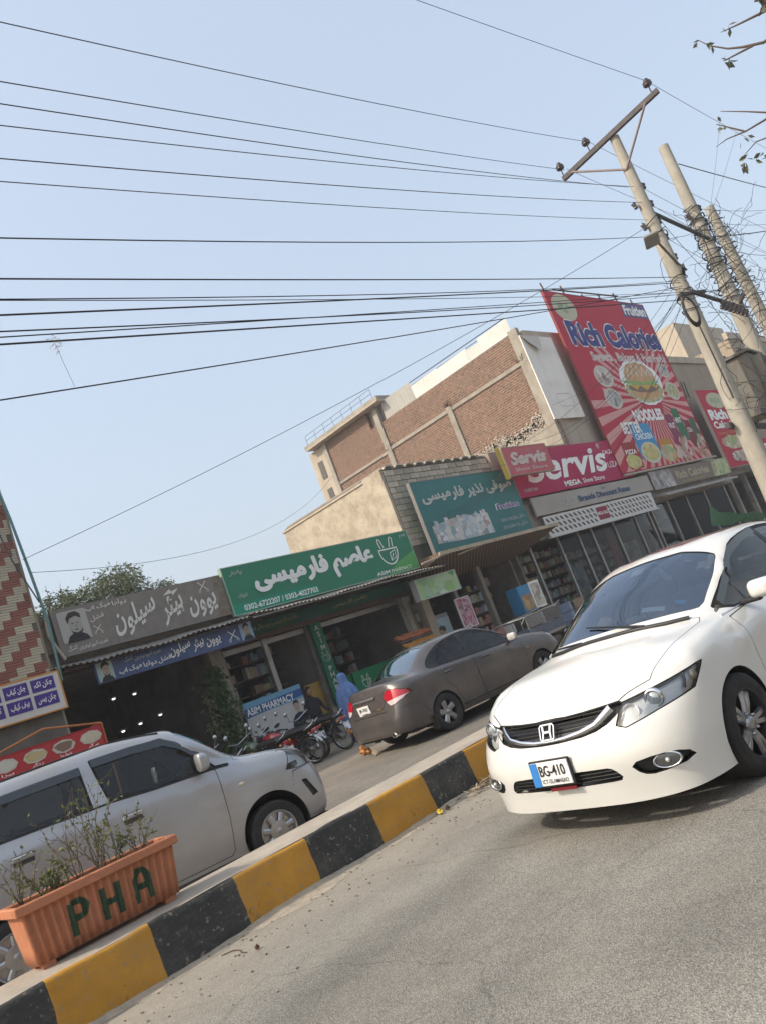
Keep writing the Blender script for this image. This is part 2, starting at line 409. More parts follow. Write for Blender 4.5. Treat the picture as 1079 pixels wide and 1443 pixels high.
class Car:
    def __init__(s, cols, root, nu=10, nv=8):
        s.skin = net_skin(cols, nu, nv); s.root = root; s.trims = []
    def panel(s, fld, gap=0.004, ref=2):
        """cut a panel out of the skin with a dark gap ring around it"""
        if ref: s.skin.refine(fld, ref)
        inner = s.skin.cut(lambda A: fld(A)+gap)
        if gap: s.trims.append(s.skin.cut(lambda A: fld(A)-gap))
        return inner
    def seam(s, fld, w=0.003, ref=1):
        if ref: s.skin.refine(fld, ref)
        inner = s.skin.cut(lambda A: fld(A)+w); ring = s.skin.cut(lambda A: fld(A)-w); s.trims.append(ring)
        n = len(s.skin.A); s.skin = Skin(np.concatenate([s.skin.A, inner.A]), np.concatenate([s.skin.T, inner.T+n]))
    def drop(s, fld, ref=2):
        s.skin.refine(fld, ref); s.skin.cut(fld)
    def part(s, name, sk, material, push=0.0, parent=None):
        return link(name, sk.mesh(name, push), material, parent or s.root)
    def sides(s, name, sk, material, push=0.0, parent=None, depth=None):
        out = []
        for sg in (1, -1):
            T = sk.T[(np.sign(sk.A[sk.T][:, :, 1].mean(1)) == sg)]
            if len(T): out.append(s.part(name, Skin(sk.A, T), material, push, parent))
        return out
    def trim(s, material, push=-0.006, name='panel_gaps'):
        A = np.concatenate([t.A for t in s.trims]); off = 0; Ts = []
        for t in s.trims: Ts.append(t.T+off); off += len(t.A)
        return s.part(name, Skin(A, np.concatenate(Ts)), material, push)
def wheel(root, name, x, y, side, r, rim_r, w, style, m):
    """side +1 = left (outer face towards +y). parts: wheel (tyre) > rim, hub"""
    e = bpy.data.objects.new(name, None); col.objects.link(e); e.parent = root; e.location = (x, y, r); e.empty_display_size = .05
    e.rotation_euler = (0, random.random()*1.2+.2, 0)
    o = side*w/2; b = MB(); k = rim_r
    prof = [(k, -o), (k+.02, -o*1.02), (r*.93, -o*1.08), (r*.985, -o*.92), (r, -o*.6), (r, o*.6), (r*.985, o*.92), (r*.93, o*1.08), (k+.02, o*1.02), (k, o)]
    b.lathe(prof, 48, 'Y'); 
    for gz in (-.35, 0, .35): pass
    b.build('tyre', m['tyre'], e)
    b = MB(); b.lathe([(k*1.01, o*.2), (k*1.02, o*.98), (k*.97, o*1.02), (k*.92, o*.9), (k*.90, -o*.6)], 48, 'Y'); b.lathe([(.001, -o*.1), (k*.92, -o*.1)], 32, 'Y')
    b.build('barrel', m['dark'] if style != 'cap' else m['rim'], e)
    b = MB(); f = o*.82
    def spoke(a, r0, r1, w0, w1, d0, d1, th=.02):
        ca, sa = math.cos(a), math.sin(a); pts = []
        for rr, ww, dd in ((r0, w0, d0), ((r0+r1)/2, (w0+w1)/2*.92, (d0+d1)/2+.006*side), (r1, w1, d1)):
            pts.append((rr, ww, dd))
        vs = []
        for rr, ww, dd in pts:
            for q, dz in ((-1, -th*side), (-.62, 0), (.62, 0), (1, -th*side)):
                px, pz = rr*ca - q*ww*sa, rr*sa + q*ww*ca; vs.append((px, dd+dz, pz))
        fs = []
        for i in range(2):
            for j in range(3): fs.append((i*4+j, i*4+j+1, i*4+j+5, i*4+j+4))
        b.add(vs, fs, False)
    if style == 'double':       # five forked spokes
        for i in range(5):
            a = 2*math.pi*i/5
            for q in (-.17, .17): spoke(a+q*.9, k*.2, k*.97, .022, .024, f-.012*side, f)
    elif style == 'five':
        for i in range(5): spoke(2*math.pi*i/5, k*.18, k*.97, .045, .062, f-.008*side, f)
        for i in range(5):
            for q in (-.11, .11): spoke(2*math.pi*i/5+q, k*.4, k*.9, .006, .008, f+.004*side, f+.004*side, .004)
    else:                       # full steel hubcap with trapezoid openings
        n = 7
        b.lathe([(.001, f+.012*side), (k*.35, f+.012*side), (k*.5, f+.006*side)], 42, 'Y')
        b.lathe([(k*.88, f), (k*.97, f-.002*side), (k*1.03, f-.014*side)], 42, 'Y')
        for i in range(n):
            a = 2*math.pi*i/n; vs = []
            for rr, hw in ((k*.49, .30), (k*.7, .235), (k*.89, .19)):
                for q in (-1, -.4, .4, 1): an = a+q*hw; vs.append((rr*math.cos(an), f+(.008 if abs(q) < .5 else -.002)*side - (rr/k-.5)*.008*side, rr*math.sin(an)))
            b.add(vs, [(i2*4+j, i2*4+j+1, i2*4+j+5, i2*4+j+4) for i2 in range(2) for j in range(3)])
        b.lathe([(.001, f-.03*side), (k*.95, f-.03*side)], 32, 'Y')
    b.build('rim', m['rim'], e)
    b = MB(); b.lathe([(.001, f+.018*side), (k*.12, f+.016*side), (k*.2, f+.004*side), (k*.24, f-.02*side)], 24, 'Y')
    for i in range(5):
        a = 2*math.pi*(i+.5)/5; b.lathe([(.001, f+.012*side), (.009, f+.01*side), (.011, f-.012*side)], 8, 'Y', (k*.3*math.cos(a), 0, k*.3*math.sin(a)))
    b.build('hub', m['rim'], e)
    return e
def well(root, x, y0, y1, r, z, material):
    b = MB(); n = 20; vs = []
    for k in range(n+1):
        a = math.pi*(-.12) + math.pi*1.24*k/n; 
        for y in (y0, y1): vs.append((x+r*math.cos(a), y, z+r*math.sin(a)))
    b.add(vs, [(2*k, 2*k+1, 2*k+3, 2*k+2) for k in range(n)], True)
    vs2 = [(x, y0, z)] + [vs[2*k] for k in range(n+1)]; b.add(vs2, [(0, k+1, k+2) for k in range(n)])
    return b.build('wheel_well', material, root)
def seat(root, x, y, m, w=.46):
    b = MB(); b.box((x, y, .52), (.5, w, .16), bev=.05); b.box((x-.27, y, .82), (.16, w, .58), bev=.06, M=None); b.box((x-.33, y, 1.17), (.09, .26, .17), bev=.04)
    return b.build('seat', m, root)
def steering(root, x, y, z, m):
    b = MB(); pts = [(.17*math.cos(a), .17*math.sin(a)) for a in np.linspace(0, 2*math.pi, 25)]
    T = Matrix.Translation((x, y, z)) @ Matrix.Rotation(R(-62), 4, 'Y')
    b.tube([T @ Vector((p[0], p[1], 0)) for p in pts], .014, 6, caps=False); b.tube([T @ Vector((0, 0, 0)), T @ Vector((0, 0, -.3))], .03, 8)
    b.tube([T @ Vector((0, -.16, 0)), T @ Vector((0, .16, 0))], .018, 6)
    return b.build('steering_wheel', m, root)
# control net of the white saloon (local: x forward, y left, z up); rows run from the sill to the centre line
CIVIC = [
 [(2.23,0,.185),(2.245,0,.265),(2.275,0,.42),(2.25,0,.58),(2.195,0,.69),(2.135,0,.75),(2.10,0,.772),(2.07,0,.788),(2.04,0,.80),(2.0,0,.812)],
 [(2.21,.36,.182),(2.225,.355,.265),(2.255,.36,.42),(2.225,.36,.575),(2.165,.355,.685),(2.105,.35,.745),(2.055,.30,.785),(2.01,.22,.806),(1.97,.12,.82),(1.92,0,.834)],
 [(2.12,.645,.18),(2.135,.637,.265),(2.16,.645,.42),(2.13,.645,.57),(2.055,.63,.69),(1.995,.61,.77),(1.955,.52,.815),(1.91,.40,.84),(1.86,.22,.852),(1.82,0,.866)],
 [(1.93,.803,.18),(1.94,.806,.272),(1.95,.82,.42),(1.92,.82,.57),(1.86,.808,.72),(1.81,.775,.815),(1.78,.67,.868),(1.745,.50,.885),(1.71,.28,.895),(1.68,0,.907)],
 [(1.715,.850,.18),(1.715,.858,.285),(1.71,.87,.44),(1.70,.872,.60),(1.68,.86,.77),(1.64,.81,.878),(1.615,.69,.912),(1.58,.52,.925),(1.56,.29,.933),(1.53,0,.942)],
 [(1.37,.855,.2),(1.37,.875,.32),(1.37,.885,.48),(1.37,.887,.65),(1.37,.87,.81),(1.36,.81,.92),(1.34,.69,.95),(1.32,.53,.963),(1.30,.29,.98),(1.29,0,.987)],
 [(1.02,.83,.19),(1.02,.86,.32),(1.01,.875,.48),(1.01,.878,.66),(1.0,.862,.84),(1.0,.79,.945),(1.05,.705,.98),(1.10,.58,1.005),(1.17,.31,1.025),(1.20,0,1.032)],
 [(.62,.815,.19),(.62,.855,.32),(.62,.872,.48),(.62,.876,.67),(.62,.866,.86),(.60,.80,.955),(.585,.72,1.10),(.57,.64,1.21),(.69,.35,1.258),(.73,0,1.27)],
 [(.12,.81,.19),(.12,.85,.32),(.12,.87,.48),(.12,.876,.67),(.12,.868,.87),(.12,.815,.955),(.12,.715,1.19),(.10,.585,1.38),(.17,.33,1.425),(.20,0,1.438)],
 [(-.35,.81,.19),(-.35,.85,.32),(-.35,.87,.48),(-.35,.876,.67),(-.35,.868,.89),(-.35,.82,.965),(-.35,.715,1.21),(-.35,.57,1.405),(-.35,.33,1.45),(-.35,0,1.463)],
 [(-.85,.81,.19),(-.85,.85,.32),(-.85,.87,.48),(-.85,.875,.67),(-.85,.865,.91),(-.85,.815,.975),(-.86,.70,1.20),(-.87,.555,1.38),(-.87,.32,1.42),(-.88,0,1.432)],
 [(-1.27,.855,.2),(-1.27,.87,.32),(-1.27,.88,.48),(-1.27,.88,.68),(-1.27,.862,.925),(-1.27,.80,.985),(-1.24,.68,1.14),(-1.2,.55,1.275),(-1.17,.32,1.335),(-1.15,0,1.35)],
 [(-1.68,.83,.22),(-1.68,.85,.32),(-1.68,.86,.48),(-1.68,.86,.68),(-1.68,.845,.93),(-1.70,.77,1.0),(-1.70,.67,1.03),(-1.70,.56,1.05),(-1.70,.31,1.07),(-1.70,0,1.075)],
 [(-1.98,.76,.22),(-2.02,.80,.32),(-2.03,.82,.48),(-2.02,.82,.68),(-1.98,.79,.92),(-1.95,.72,1.0),(-1.94,.6,1.03),(-1.93,.48,1.045),(-1.93,.27,1.055),(-1.93,0,1.06)],
 [(-2.15,.60,.22),(-2.2,.62,.32),(-2.22,.63,.48),(-2.19,.63,.68),(-2.12,.61,.92),(-2.07,.57,1.0),(-2.04,.47,1.035),(-2.02,.36,1.045),(-2.01,.2,1.052),(-2.0,0,1.055)],
 [(-2.19,.33,.22),(-2.25,.34,.32),(-2.265,.35,.48),(-2.23,.35,.68),(-2.16,.34,.92),(-2.11,.33,1.0),(-2.08,.28,1.035),(-2.06,.2,1.045),(-2.05,.1,1.05),(-2.04,0,1.052)],
 [(-2.2,0,.22),(-2.26,0,.32),(-2.275,0,.48),(-2.24,0,.68),(-2.17,0,.92),(-2.12,0,1.0),(-2.10,0,1.03),(-2.09,0,1.04),(-2.08,0,1.046),(-2.07,0,1.05)]]
CIVIC = [[(x, y, z if z < 1.0 else 1.0+(z-1.0)*1.09) for x, y, z in c] for c in CIVIC]
# control net of the grey-brown saloon
CITY = [
 [(2.14,0,.22),(2.19,0,.3),(2.2,0,.45),(2.17,0,.62),(2.10,0,.76),(2.04,0,.83),(2.0,0,.86),(1.96,0,.875),(1.93,0,.885),(1.88,0,.895)],
 [(2.12,.33,.22),(2.17,.34,.3),(2.18,.345,.45),(2.15,.345,.62),(2.08,.34,.76),(2.0,.33,.83),(1.96,.28,.865),(1.92,.2,.885),(1.88,.1,.895),(1.82,0,.91)],
 [(2.02,.6,.22),(2.07,.62,.3),(2.08,.63,.45),(2.05,.63,.62),(1.98,.61,.77),(1.9,.58,.845),(1.86,.5,.885),(1.82,.38,.91),(1.77,.2,.925),(1.72,0,.935)],
 [(1.84,.75,.22),(1.88,.78,.3),(1.88,.79,.45),(1.86,.79,.62),(1.8,.775,.78),(1.73,.73,.865),(1.7,.63,.91),(1.66,.48,.935),(1.62,.27,.95),(1.57,0,.96)],
 [(1.62,.80,.22),(1.63,.825,.32),(1.63,.838,.46),(1.62,.838,.63),(1.6,.825,.80),(1.55,.77,.89),(1.53,.66,.935),(1.5,.5,.965),(1.47,.28,.98),(1.44,0,.99)],
 [(1.28,.825,.22),(1.28,.842,.33),(1.28,.85,.48),(1.28,.85,.66),(1.28,.835,.83),(1.26,.78,.935),(1.25,.67,.98),(1.23,.52,1.005),(1.21,.28,1.02),(1.2,0,1.03)],
 [(.98,.795,.2),(.98,.825,.33),(.98,.84,.49),(.98,.842,.68),(.97,.83,.87),(.95,.77,.97),(.98,.67,1.01),(1.02,.55,1.035),(1.08,.3,1.055),(1.11,0,1.06)],
 [(.6,.785,.2),(.6,.82,.33),(.6,.838,.49),(.6,.842,.69),(.6,.832,.89),(.58,.77,.99),(.56,.70,1.12),(.54,.625,1.225),(.64,.34,1.265),(.68,0,1.275)],
 [(.12,.78,.2),(.12,.815,.33),(.12,.835,.49),(.12,.842,.7),(.12,.834,.91),(.12,.785,1.0),(.12,.69,1.21),(.1,.565,1.395),(.15,.32,1.435),(.18,0,1.447)],
 [(-.33,.78,.2),(-.33,.815,.33),(-.33,.835,.49),(-.33,.842,.7),(-.33,.834,.92),(-.33,.79,1.01),(-.33,.69,1.24),(-.33,.55,1.425),(-.33,.32,1.462),(-.33,0,1.472)],
 [(-.8,.785,.2),(-.8,.82,.33),(-.8,.838,.49),(-.8,.842,.71),(-.8,.832,.94),(-.8,.785,1.02),(-.8,.675,1.22),(-.8,.54,1.40),(-.8,.31,1.438),(-.8,0,1.45)],
 [(-1.27,.825,.22),(-1.27,.842,.33),(-1.27,.85,.49),(-1.27,.85,.72),(-1.27,.832,.955),(-1.25,.775,1.03),(-1.19,.655,1.17),(-1.14,.525,1.305),(-1.10,.30,1.365),(-1.08,0,1.38)],
 [(-1.62,.815,.24),(-1.62,.835,.34),(-1.62,.845,.5),(-1.62,.845,.72),(-1.62,.825,.955),(-1.62,.76,1.035),(-1.62,.65,1.065),(-1.62,.54,1.085),(-1.62,.3,1.11),(-1.62,0,1.12)],
 [(-1.93,.755,.25),(-1.96,.79,.34),(-1.97,.805,.52),(-1.965,.80,.72),(-1.93,.775,.95),(-1.88,.71,1.04),(-1.86,.6,1.065),(-1.84,.48,1.08),(-1.83,.27,1.09),(-1.82,0,1.095)],
 [(-2.12,.60,.26),(-2.165,.62,.34),(-2.175,.63,.52),(-2.14,.625,.70),(-2.08,.60,.94),(-2.03,.56,1.05),(-1.99,.47,1.075),(-1.96,.36,1.085),(-1.94,.2,1.09),(-1.93,0,1.094)],
 [(-2.16,.33,.26),(-2.205,.34,.34),(-2.215,.345,.52),(-2.17,.345,.70),(-2.12,.34,.94),(-2.075,.33,1.055),(-2.03,.28,1.078),(-2.0,.2,1.086),(-1.98,.1,1.09),(-1.97,0,1.093)],
 [(-2.17,0,.26),(-2.215,0,.34),(-2.225,0,.52),(-2.18,0,.70),(-2.13,0,.94),(-2.085,0,1.058),(-2.05,0,1.078),(-2.03,0,1.085),(-2.01,0,1.089),(-1.99,0,1.092)]]
CITY = [[(x, y, z if z < 1.0 else 1.0+(z-1.0)*1.06) for x, y, z in c] for c in CITY]
# control net of the silver tall hatchback
WAGON = [
 [(1.90,0,.24),(1.95,0,.32),(1.965,0,.46),(1.95,0,.63),(1.90,0,.80),(1.84,0,.90),(1.79,0,.935),(1.75,0,.955),(1.71,0,.97),(1.67,0,.985)],
 [(1.88,.3,.24),(1.935,.305,.32),(1.95,.31,.46),(1.935,.31,.63),(1.88,.305,.80),(1.82,.3,.90),(1.76,.26,.945),(1.71,.2,.965),(1.67,.1,.98),(1.62,0,.995)],
 [(1.80,.52,.24),(1.85,.535,.32),(1.86,.545,.46),(1.845,.545,.63),(1.79,.53,.80),(1.73,.51,.905),(1.68,.44,.955),(1.64,.34,.98),(1.60,.18,.995),(1.55,0,1.01)],
 [(1.66,.64,.25),(1.70,.665,.32),(1.70,.68,.46),(1.685,.68,.64),(1.64,.665,.81),(1.58,.63,.92),(1.55,.55,.975),(1.51,.43,1.0),(1.47,.24,1.015),(1.43,0,1.03)],
 [(1.50,.69,.26),(1.52,.71,.34),(1.52,.722,.48),(1.51,.722,.66),(1.48,.705,.84),(1.44,.66,.945),(1.42,.57,.998),(1.39,.45,1.025),(1.36,.25,1.04),(1.33,0,1.05)],
 [(1.2,.715,.24),(1.2,.732,.35),(1.2,.74,.5),(1.2,.738,.68),(1.19,.722,.87),(1.19,.675,.985),(1.19,.58,1.035),(1.18,.46,1.06),(1.18,.25,1.075),(1.17,0,1.085)],
 [(.93,.69,.22),(.93,.713,.34),(.93,.725,.5),(.93,.727,.70),(.93,.715,.90),(.94,.675,1.02),(1.0,.60,1.075),(1.05,.5,1.105),(1.10,.27,1.125),(1.13,0,1.135)],
 [(.68,.685,.2),(.68,.708,.32),(.68,.722,.48),(.68,.726,.7),(.68,.72,.93),(.69,.685,1.06),(.715,.645,1.2),(.74,.60,1.335),(.85,.32,1.37),(.89,0,1.38)],
 [(.30,.685,.2),(.30,.708,.32),(.30,.72,.48),(.30,.726,.71),(.30,.722,.95),(.30,.695,1.09),(.36,.638,1.33),(.40,.56,1.53),(.52,.31,1.575),(.56,0,1.585)],
 [(-.15,.685,.2),(-.15,.708,.32),(-.15,.72,.48),(-.15,.726,.72),(-.15,.722,.97),(-.15,.698,1.10),(-.15,.638,1.36),(-.15,.57,1.595),(-.15,.32,1.635),(-.15,0,1.645)],
 [(-.65,.685,.2),(-.65,.708,.32),(-.65,.72,.48),(-.65,.726,.73),(-.65,.722,.99),(-.65,.698,1.11),(-.65,.638,1.36),(-.65,.57,1.60),(-.65,.32,1.645),(-.65,0,1.655)],
 [(-1.2,.715,.22),(-1.2,.73,.33),(-1.2,.738,.48),(-1.2,.736,.74),(-1.2,.72,1.0),(-1.2,.69,1.11),(-1.2,.625,1.36),(-1.2,.555,1.595),(-1.2,.31,1.635),(-1.2,0,1.645)],
 [(-1.42,.69,.24),(-1.43,.71,.33),(-1.43,.72,.48),(-1.43,.72,.74),(-1.43,.70,1.0),(-1.43,.67,1.1),(-1.42,.605,1.36),(-1.40,.53,1.58),(-1.39,.3,1.62),(-1.38,0,1.632)],
 [(-1.54,.63,.26),(-1.56,.65,.33),(-1.56,.66,.48),(-1.56,.66,.74),(-1.55,.64,1.0),(-1.54,.61,1.1),(-1.51,.54,1.36),(-1.48,.46,1.57),(-1.46,.26,1.605),(-1.45,0,1.618)],
 [(-1.61,.5,.26),(-1.63,.51,.33),(-1.635,.52,.48),(-1.63,.52,.74),(-1.615,.51,1.0),(-1.6,.49,1.1),(-1.56,.43,1.36),(-1.52,.36,1.56),(-1.5,.2,1.598),(-1.49,0,1.61)],
 [(-1.64,.28,.26),(-1.66,.285,.33),(-1.665,.29,.48),(-1.66,.29,.74),(-1.64,.285,1.0),(-1.62,.275,1.1),(-1.58,.24,1.36),(-1.54,.2,1.555),(-1.52,.1,1.595),(-1.51,0,1.606)],
 [(-1.65,0,.26),(-1.67,0,.33),(-1.675,0,.48),(-1.67,0,.74),(-1.65,0,1.0),(-1.63,0,1.1),(-1.59,0,1.36),(-1.55,0,1.55),(-1.53,0,1.585),(-1.52,0,1.6)]]
# ================================================================ ground, roads, kerb
def ground_mat(name, c1, c2, c3, grain, bump, dust=None):
    m = bpy.data.materials.new(name); m.use_nodes = True; nt = m.node_tree; b = nt.nodes['Principled BSDF']; b.inputs['Roughness'].default_value = .93; b.inputs['Specular IOR Level'].default_value = .25
    tc = nt.nodes.new('ShaderNodeTexCoord')
    def noise(s, d=8, r=.6):
        n = nt.nodes.new('ShaderNodeTexNoise'); n.inputs['Scale'].default_value = s; n.inputs['Detail'].default_value = d; n.inputs['Roughness'].default_value = r; nt.links.new(tc.outputs['Object'], n.inputs['Vector']); return n.outputs['Fac']
    def ramp(src, a, b_, ca, cb):
        r = nt.nodes.new('ShaderNodeValToRGB'); r.color_ramp.elements[0].position = a; r.color_ramp.elements[1].position = b_; r.color_ramp.elements[0].color = (*ca, 1); r.color_ramp.elements[1].color = (*cb, 1); nt.links.new(src, r.inputs[0]); return r.outputs[0]
    def mix(f, a, b_, t='MIX'):
        x = nt.nodes.new('ShaderNodeMix'); x.data_type = 'RGBA'; x.blend_type = t
        if isinstance(f, float): x.inputs[0].default_value = f
        else: nt.links.new(f, x.inputs[0])
        nt.links.new(a, x.inputs[6]); nt.links.new(b_, x.inputs[7]); return x.outputs[2]
    vo = nt.nodes.new('ShaderNodeTexVoronoi'); vo.inputs['Scale'].default_value = grain; nt.links.new(tc.outputs['Object'], vo.inputs['Vector'])
    stone = ramp(vo.outputs['Color'], .15, .95, c1, c2)
    fine = ramp(noise(grain*1.6, 5), .3, .7, (.68,)*3, (1.25,)*3)
    c = mix(1.0, stone, fine, 'MULTIPLY')
    blot = ramp(noise(.45, 12, .72), .32, .68, (.72,)*3, (1.16,)*3); c = mix(1.0, c, blot, 'MULTIPLY')
    mpx = nt.nodes.new('ShaderNodeMapping'); mpx.inputs['Scale'].default_value = (.06, 1, 1); nt.links.new(tc.outputs['Object'], mpx.inputs[0]); ntr = nt.nodes.new('ShaderNodeTexNoise'); ntr.inputs['Scale'].default_value = 1.1; ntr.inputs['Detail'].default_value = 6; nt.links.new(mpx.outputs[0], ntr.inputs['Vector'])
    c = mix(1.0, c, ramp(ntr.outputs['Fac'], .35, .65, (.84,)*3, (1.08,)*3), 'MULTIPLY')
    cr_ = nt.nodes.new('ShaderNodeTexVoronoi'); cr_.feature = 'DISTANCE_TO_EDGE'; cr_.inputs['Scale'].default_value = .55; wv = nt.nodes.new('ShaderNodeVectorMath'); wv.operation = 'MULTIPLY_ADD'; wv.inputs[1].default_value = (.5, .5, 0); nn_ = nt.nodes.new('ShaderNodeTexNoise'); nn_.inputs['Scale'].default_value = 1.7; nn_.inputs['Detail'].default_value = 8; nt.links.new(tc.outputs['Object'], nn_.inputs['Vector']); nt.links.new(nn_.outputs['Color'], wv.inputs[0]); nt.links.new(tc.outputs['Object'], wv.inputs[2]); nt.links.new(wv.outputs[0], cr_.inputs['Vector'])
    c = mix(1.0, c, ramp(cr_.outputs['Distance'], .0, .006, (.72,)*3, (1.0,)*3), 'MULTIPLY')
    if dust:
        # dust drifts along the kerb: a band in Y, ragged with noise
        sep = nt.nodes.new('ShaderNodeSeparateXYZ'); nt.links.new(tc.outputs['Object'], sep.inputs[0])
        mr = nt.nodes.new('ShaderNodeMapRange'); mr.inputs[1].default_value = dust[0]; mr.inputs[2].default_value = dust[1]; nt.links.new(sep.outputs['Y'], mr.inputs[0])
        n2 = nt.nodes.new('ShaderNodeMath'); n2.operation = 'MULTIPLY_ADD'; n2.inputs[1].default_value = .9; n2.inputs[2].default_value = -.45; nt.links.new(noise(1.3, 8, .65), n2.inputs[0])
        ad = nt.nodes.new('ShaderNodeMath'); ad.operation = 'ADD'; ad.use_clamp = True; nt.links.new(mr.outputs[0], ad.inputs[0]); nt.links.new(n2.outputs[0], ad.inputs[1])
        dcol = ramp(noise(25, 8), .3, .7, tuple(x*.85 for x in c3), tuple(x*1.12 for x in c3)); c = mix(ad.outputs[0], c, dcol)
    nt.links.new(c, b.inputs['Base Color'])
    bp = nt.nodes.new('ShaderNodeBump'); bp.inputs['Strength'].default_value = bump; bp.inputs['Distance'].default_value = .012
    nt.links.new(vo.outputs['Distance'], bp.inputs['Height']); nt.links.new(bp.outputs[0], b.inputs['Normal']); return m
M_ASPH = ground_mat('asphalt_near', (.16, .152, .134), (.355, .338, .296), (.37, .33, .265), 140, .4, (4.2, 6.6))
M_FAR = ground_mat('road_far_dusty', (.15, .135, .115), (.25, .225, .19), (.30, .255, .195), 60, .3, (9.0, 15.5))
M_EARTH = ground_mat('earth', (.18, .15, .115), (.25, .21, .165), (.25, .21, .16), 30, .4)
def sheet(name, x0, x1, y0, y1, z, m):
    o = MB().add([(x0, y0, z), (x1, y0, z), (x1, y1, z), (x0, y1, z)], [(0, 1, 2, 3)]).build(name, m); return tag(o, kind='structure')
sheet('ground', -420, 420, -420, 420, -.06, M_EARTH)
sheet('road', -120, 260, -7, 5.95, 0, M_ASPH)
sheet('service_road', -120, 260, 6.2, 16.6, FAR_Z0, M_FAR) if 'FAR_Z0' in globals() else sheet('service_road', -120, 260, 6.2, 16.6, .04, M_FAR)
o = MB().bb((-120, 16.6, -.05), (260, 21, .19), bev=.01).build('pavement', mat('pavement_concrete', (.27, .24, .20), .9, var=.2, scale=1.2, bump=.3, bscale=25, dirt=(.13, .11, .09), dirt_amt=.6)); tag(o, kind='structure')
# painted kerb of the median: each painted stretch is a block of its own
KY0, KY1, KZ = 5.784, 6.40, .38
kerb = tag(bpy.data.objects.new('kerb', None), kind='structure'); col.objects.link(kerb)
def kerb_mat(name, c, wear):
    """brushed paint on concrete: uneven coats, chips down to the concrete, settled dust"""
    m = bpy.data.materials.new(name); m.use_nodes = True; nt = m.node_tree; b = nt.nodes['Principled BSDF']; b.inputs['Roughness'].default_value = .8; b.inputs['Specular IOR Level'].default_value = .2
    tc = nt.nodes.new('ShaderNodeTexCoord')
    def noise(s, d=8, r=.6, st=(1, 1, 1)):
        mp = nt.nodes.new('ShaderNodeMapping'); mp.inputs['Scale'].default_value = st; nt.links.new(tc.outputs['Object'], mp.inputs[0]); n = nt.nodes.new('ShaderNodeTexNoise'); n.inputs['Scale'].default_value = s; n.inputs['Detail'].default_value = d; n.inputs['Roughness'].default_value = r; nt.links.new(mp.outputs[0], n.inputs['Vector']); return n.outputs['Fac']
    def rng(src, a, b_, lo=0, hi=1):
        r = nt.nodes.new('ShaderNodeMapRange'); r.inputs[1].default_value = a; r.inputs[2].default_value = b_; r.inputs[3].default_value = lo; r.inputs[4].default_value = hi; nt.links.new(src, r.inputs[0]); return r.outputs[0]
    def mix(f, a, b_):
        x = nt.nodes.new('ShaderNodeMix'); x.data_type = 'RGBA'; nt.links.new(f, x.inputs[0])
        for k, v in ((6, a), (7, b_)):
            if isinstance(v, tuple): x.inputs[k].default_value = (*v, 1)
            else: nt.links.new(v, x.inputs[k])
        return x.outputs[2]
    c1 = mix(rng(noise(3.0, 10, .7), .3, .7), tuple(v*.80 for v in c), tuple(min(1, v*1.18) for v in c)); c2 = mix(rng(noise(9, 6, .6, (1, 1, 4)), .52, .75, 0, .45), c1, wear)
    c3 = mix(rng(noise(1.4, 12, .75), .5, .72, 0, .75), c2, wear); c4 = mix(rng(noise(22, 8, .7), .595, .63, 0, .85), c3, (.26, .23, .19)); c5 = mix(rng(noise(5, 10, .8), .61, .64, 0, .7), c4, tuple(v*.45 for v in c))
    nt.links.new(c5, b.inputs['Base Color']); bp = nt.nodes.new('ShaderNodeBump'); bp.inputs['Strength'].default_value = .6; bp.inputs['Distance'].default_value = .012; nt.links.new(noise(16, 8, .65), bp.inputs['Height']); nt.links.new(bp.outputs[0], b.inputs['Normal']); return m
M_KY = kerb_mat('kerb_paint_yellow', (.50, .25, .038), (.40, .24, .085)); M_KB = kerb_mat('kerb_paint_black', (.05, .05, .048), (.15, .138, .12))
M_KT = mat('kerb_concrete_top', (.37, .325, .265), .9, var=.15, scale=2, bump=.35, bscale=20, dirt=(.22, .19, .15), dirt_amt=.6, dirt_scale=2.5)
edges = [1.10, 1.80, 2.53, 3.245, 3.955, 4.70, 5.43, 6.09]
for i in range(1, 40): edges.append(6.09+.70*i)
rr = random.Random(3)
bounds = [-.35, .38] + edges
for i, (a, b_) in enumerate(zip(bounds[:-1], bounds[1:]), 1):
    mb = MB(); n = 10; V = []
    def edge(x, k): rq = random.Random(int(x*1000)*31+k); return x+rq.uniform(-.004, .004)+.012*(k/11-.5)*math.sin(x*9)
    prof = [(-.035, -.03), (-.031, .03), (-.026, .08), (-.020, .13), (-.014, .18), (-.009, .23), (-.004, .28), (0, .32), (.003, KZ-.035), (.010, KZ-.016), (.020, KZ-.005), (.05, KZ-.002)]; q = len(prof)
    for j in range(n+1):
        for k, (dy, z) in enumerate(prof):
            x = edge(a, k)+(edge(b_, k)-edge(a, k))*j/n; w = .007*math.sin(x*3.1)+.004*math.sin(x*11.3+z*9)+.003*math.sin(x*27+z*31)
            V.append((x, KY0+dy+w, z+(.004*math.sin(x*7.7) if k > 6 else 0)))
    mb.add(V, [(j*q+k, j*q+q+k, j*q+q+k+1, j*q+k+1) for j in range(n) for k in range(q-1)], True)
    mb.build('kerb_block', M_KY if i % 2 == 0 else M_KB, kerb)
V = []; mb = MB(); xs = np.linspace(-.35, 33, 120)
for x in xs: V += [(x, KY0+.034, KZ-.0015+.004*math.sin(x*2.3)), (x, KY0+.2, KZ+.004*math.sin(x*1.7+1)), (x, KY1-.15, KZ+.006*math.sin(x*1.1)), (x, KY1-.02, KZ-.004), (x, KY1, KZ-.03), (x, KY1+.01, 0)]
mb.add(V, [(j*6+k, j*6+6+k, j*6+7+k, j*6+1+k) for j in range(119) for k in range(5)], True); mb.build('kerb_top', M_KT, kerb)

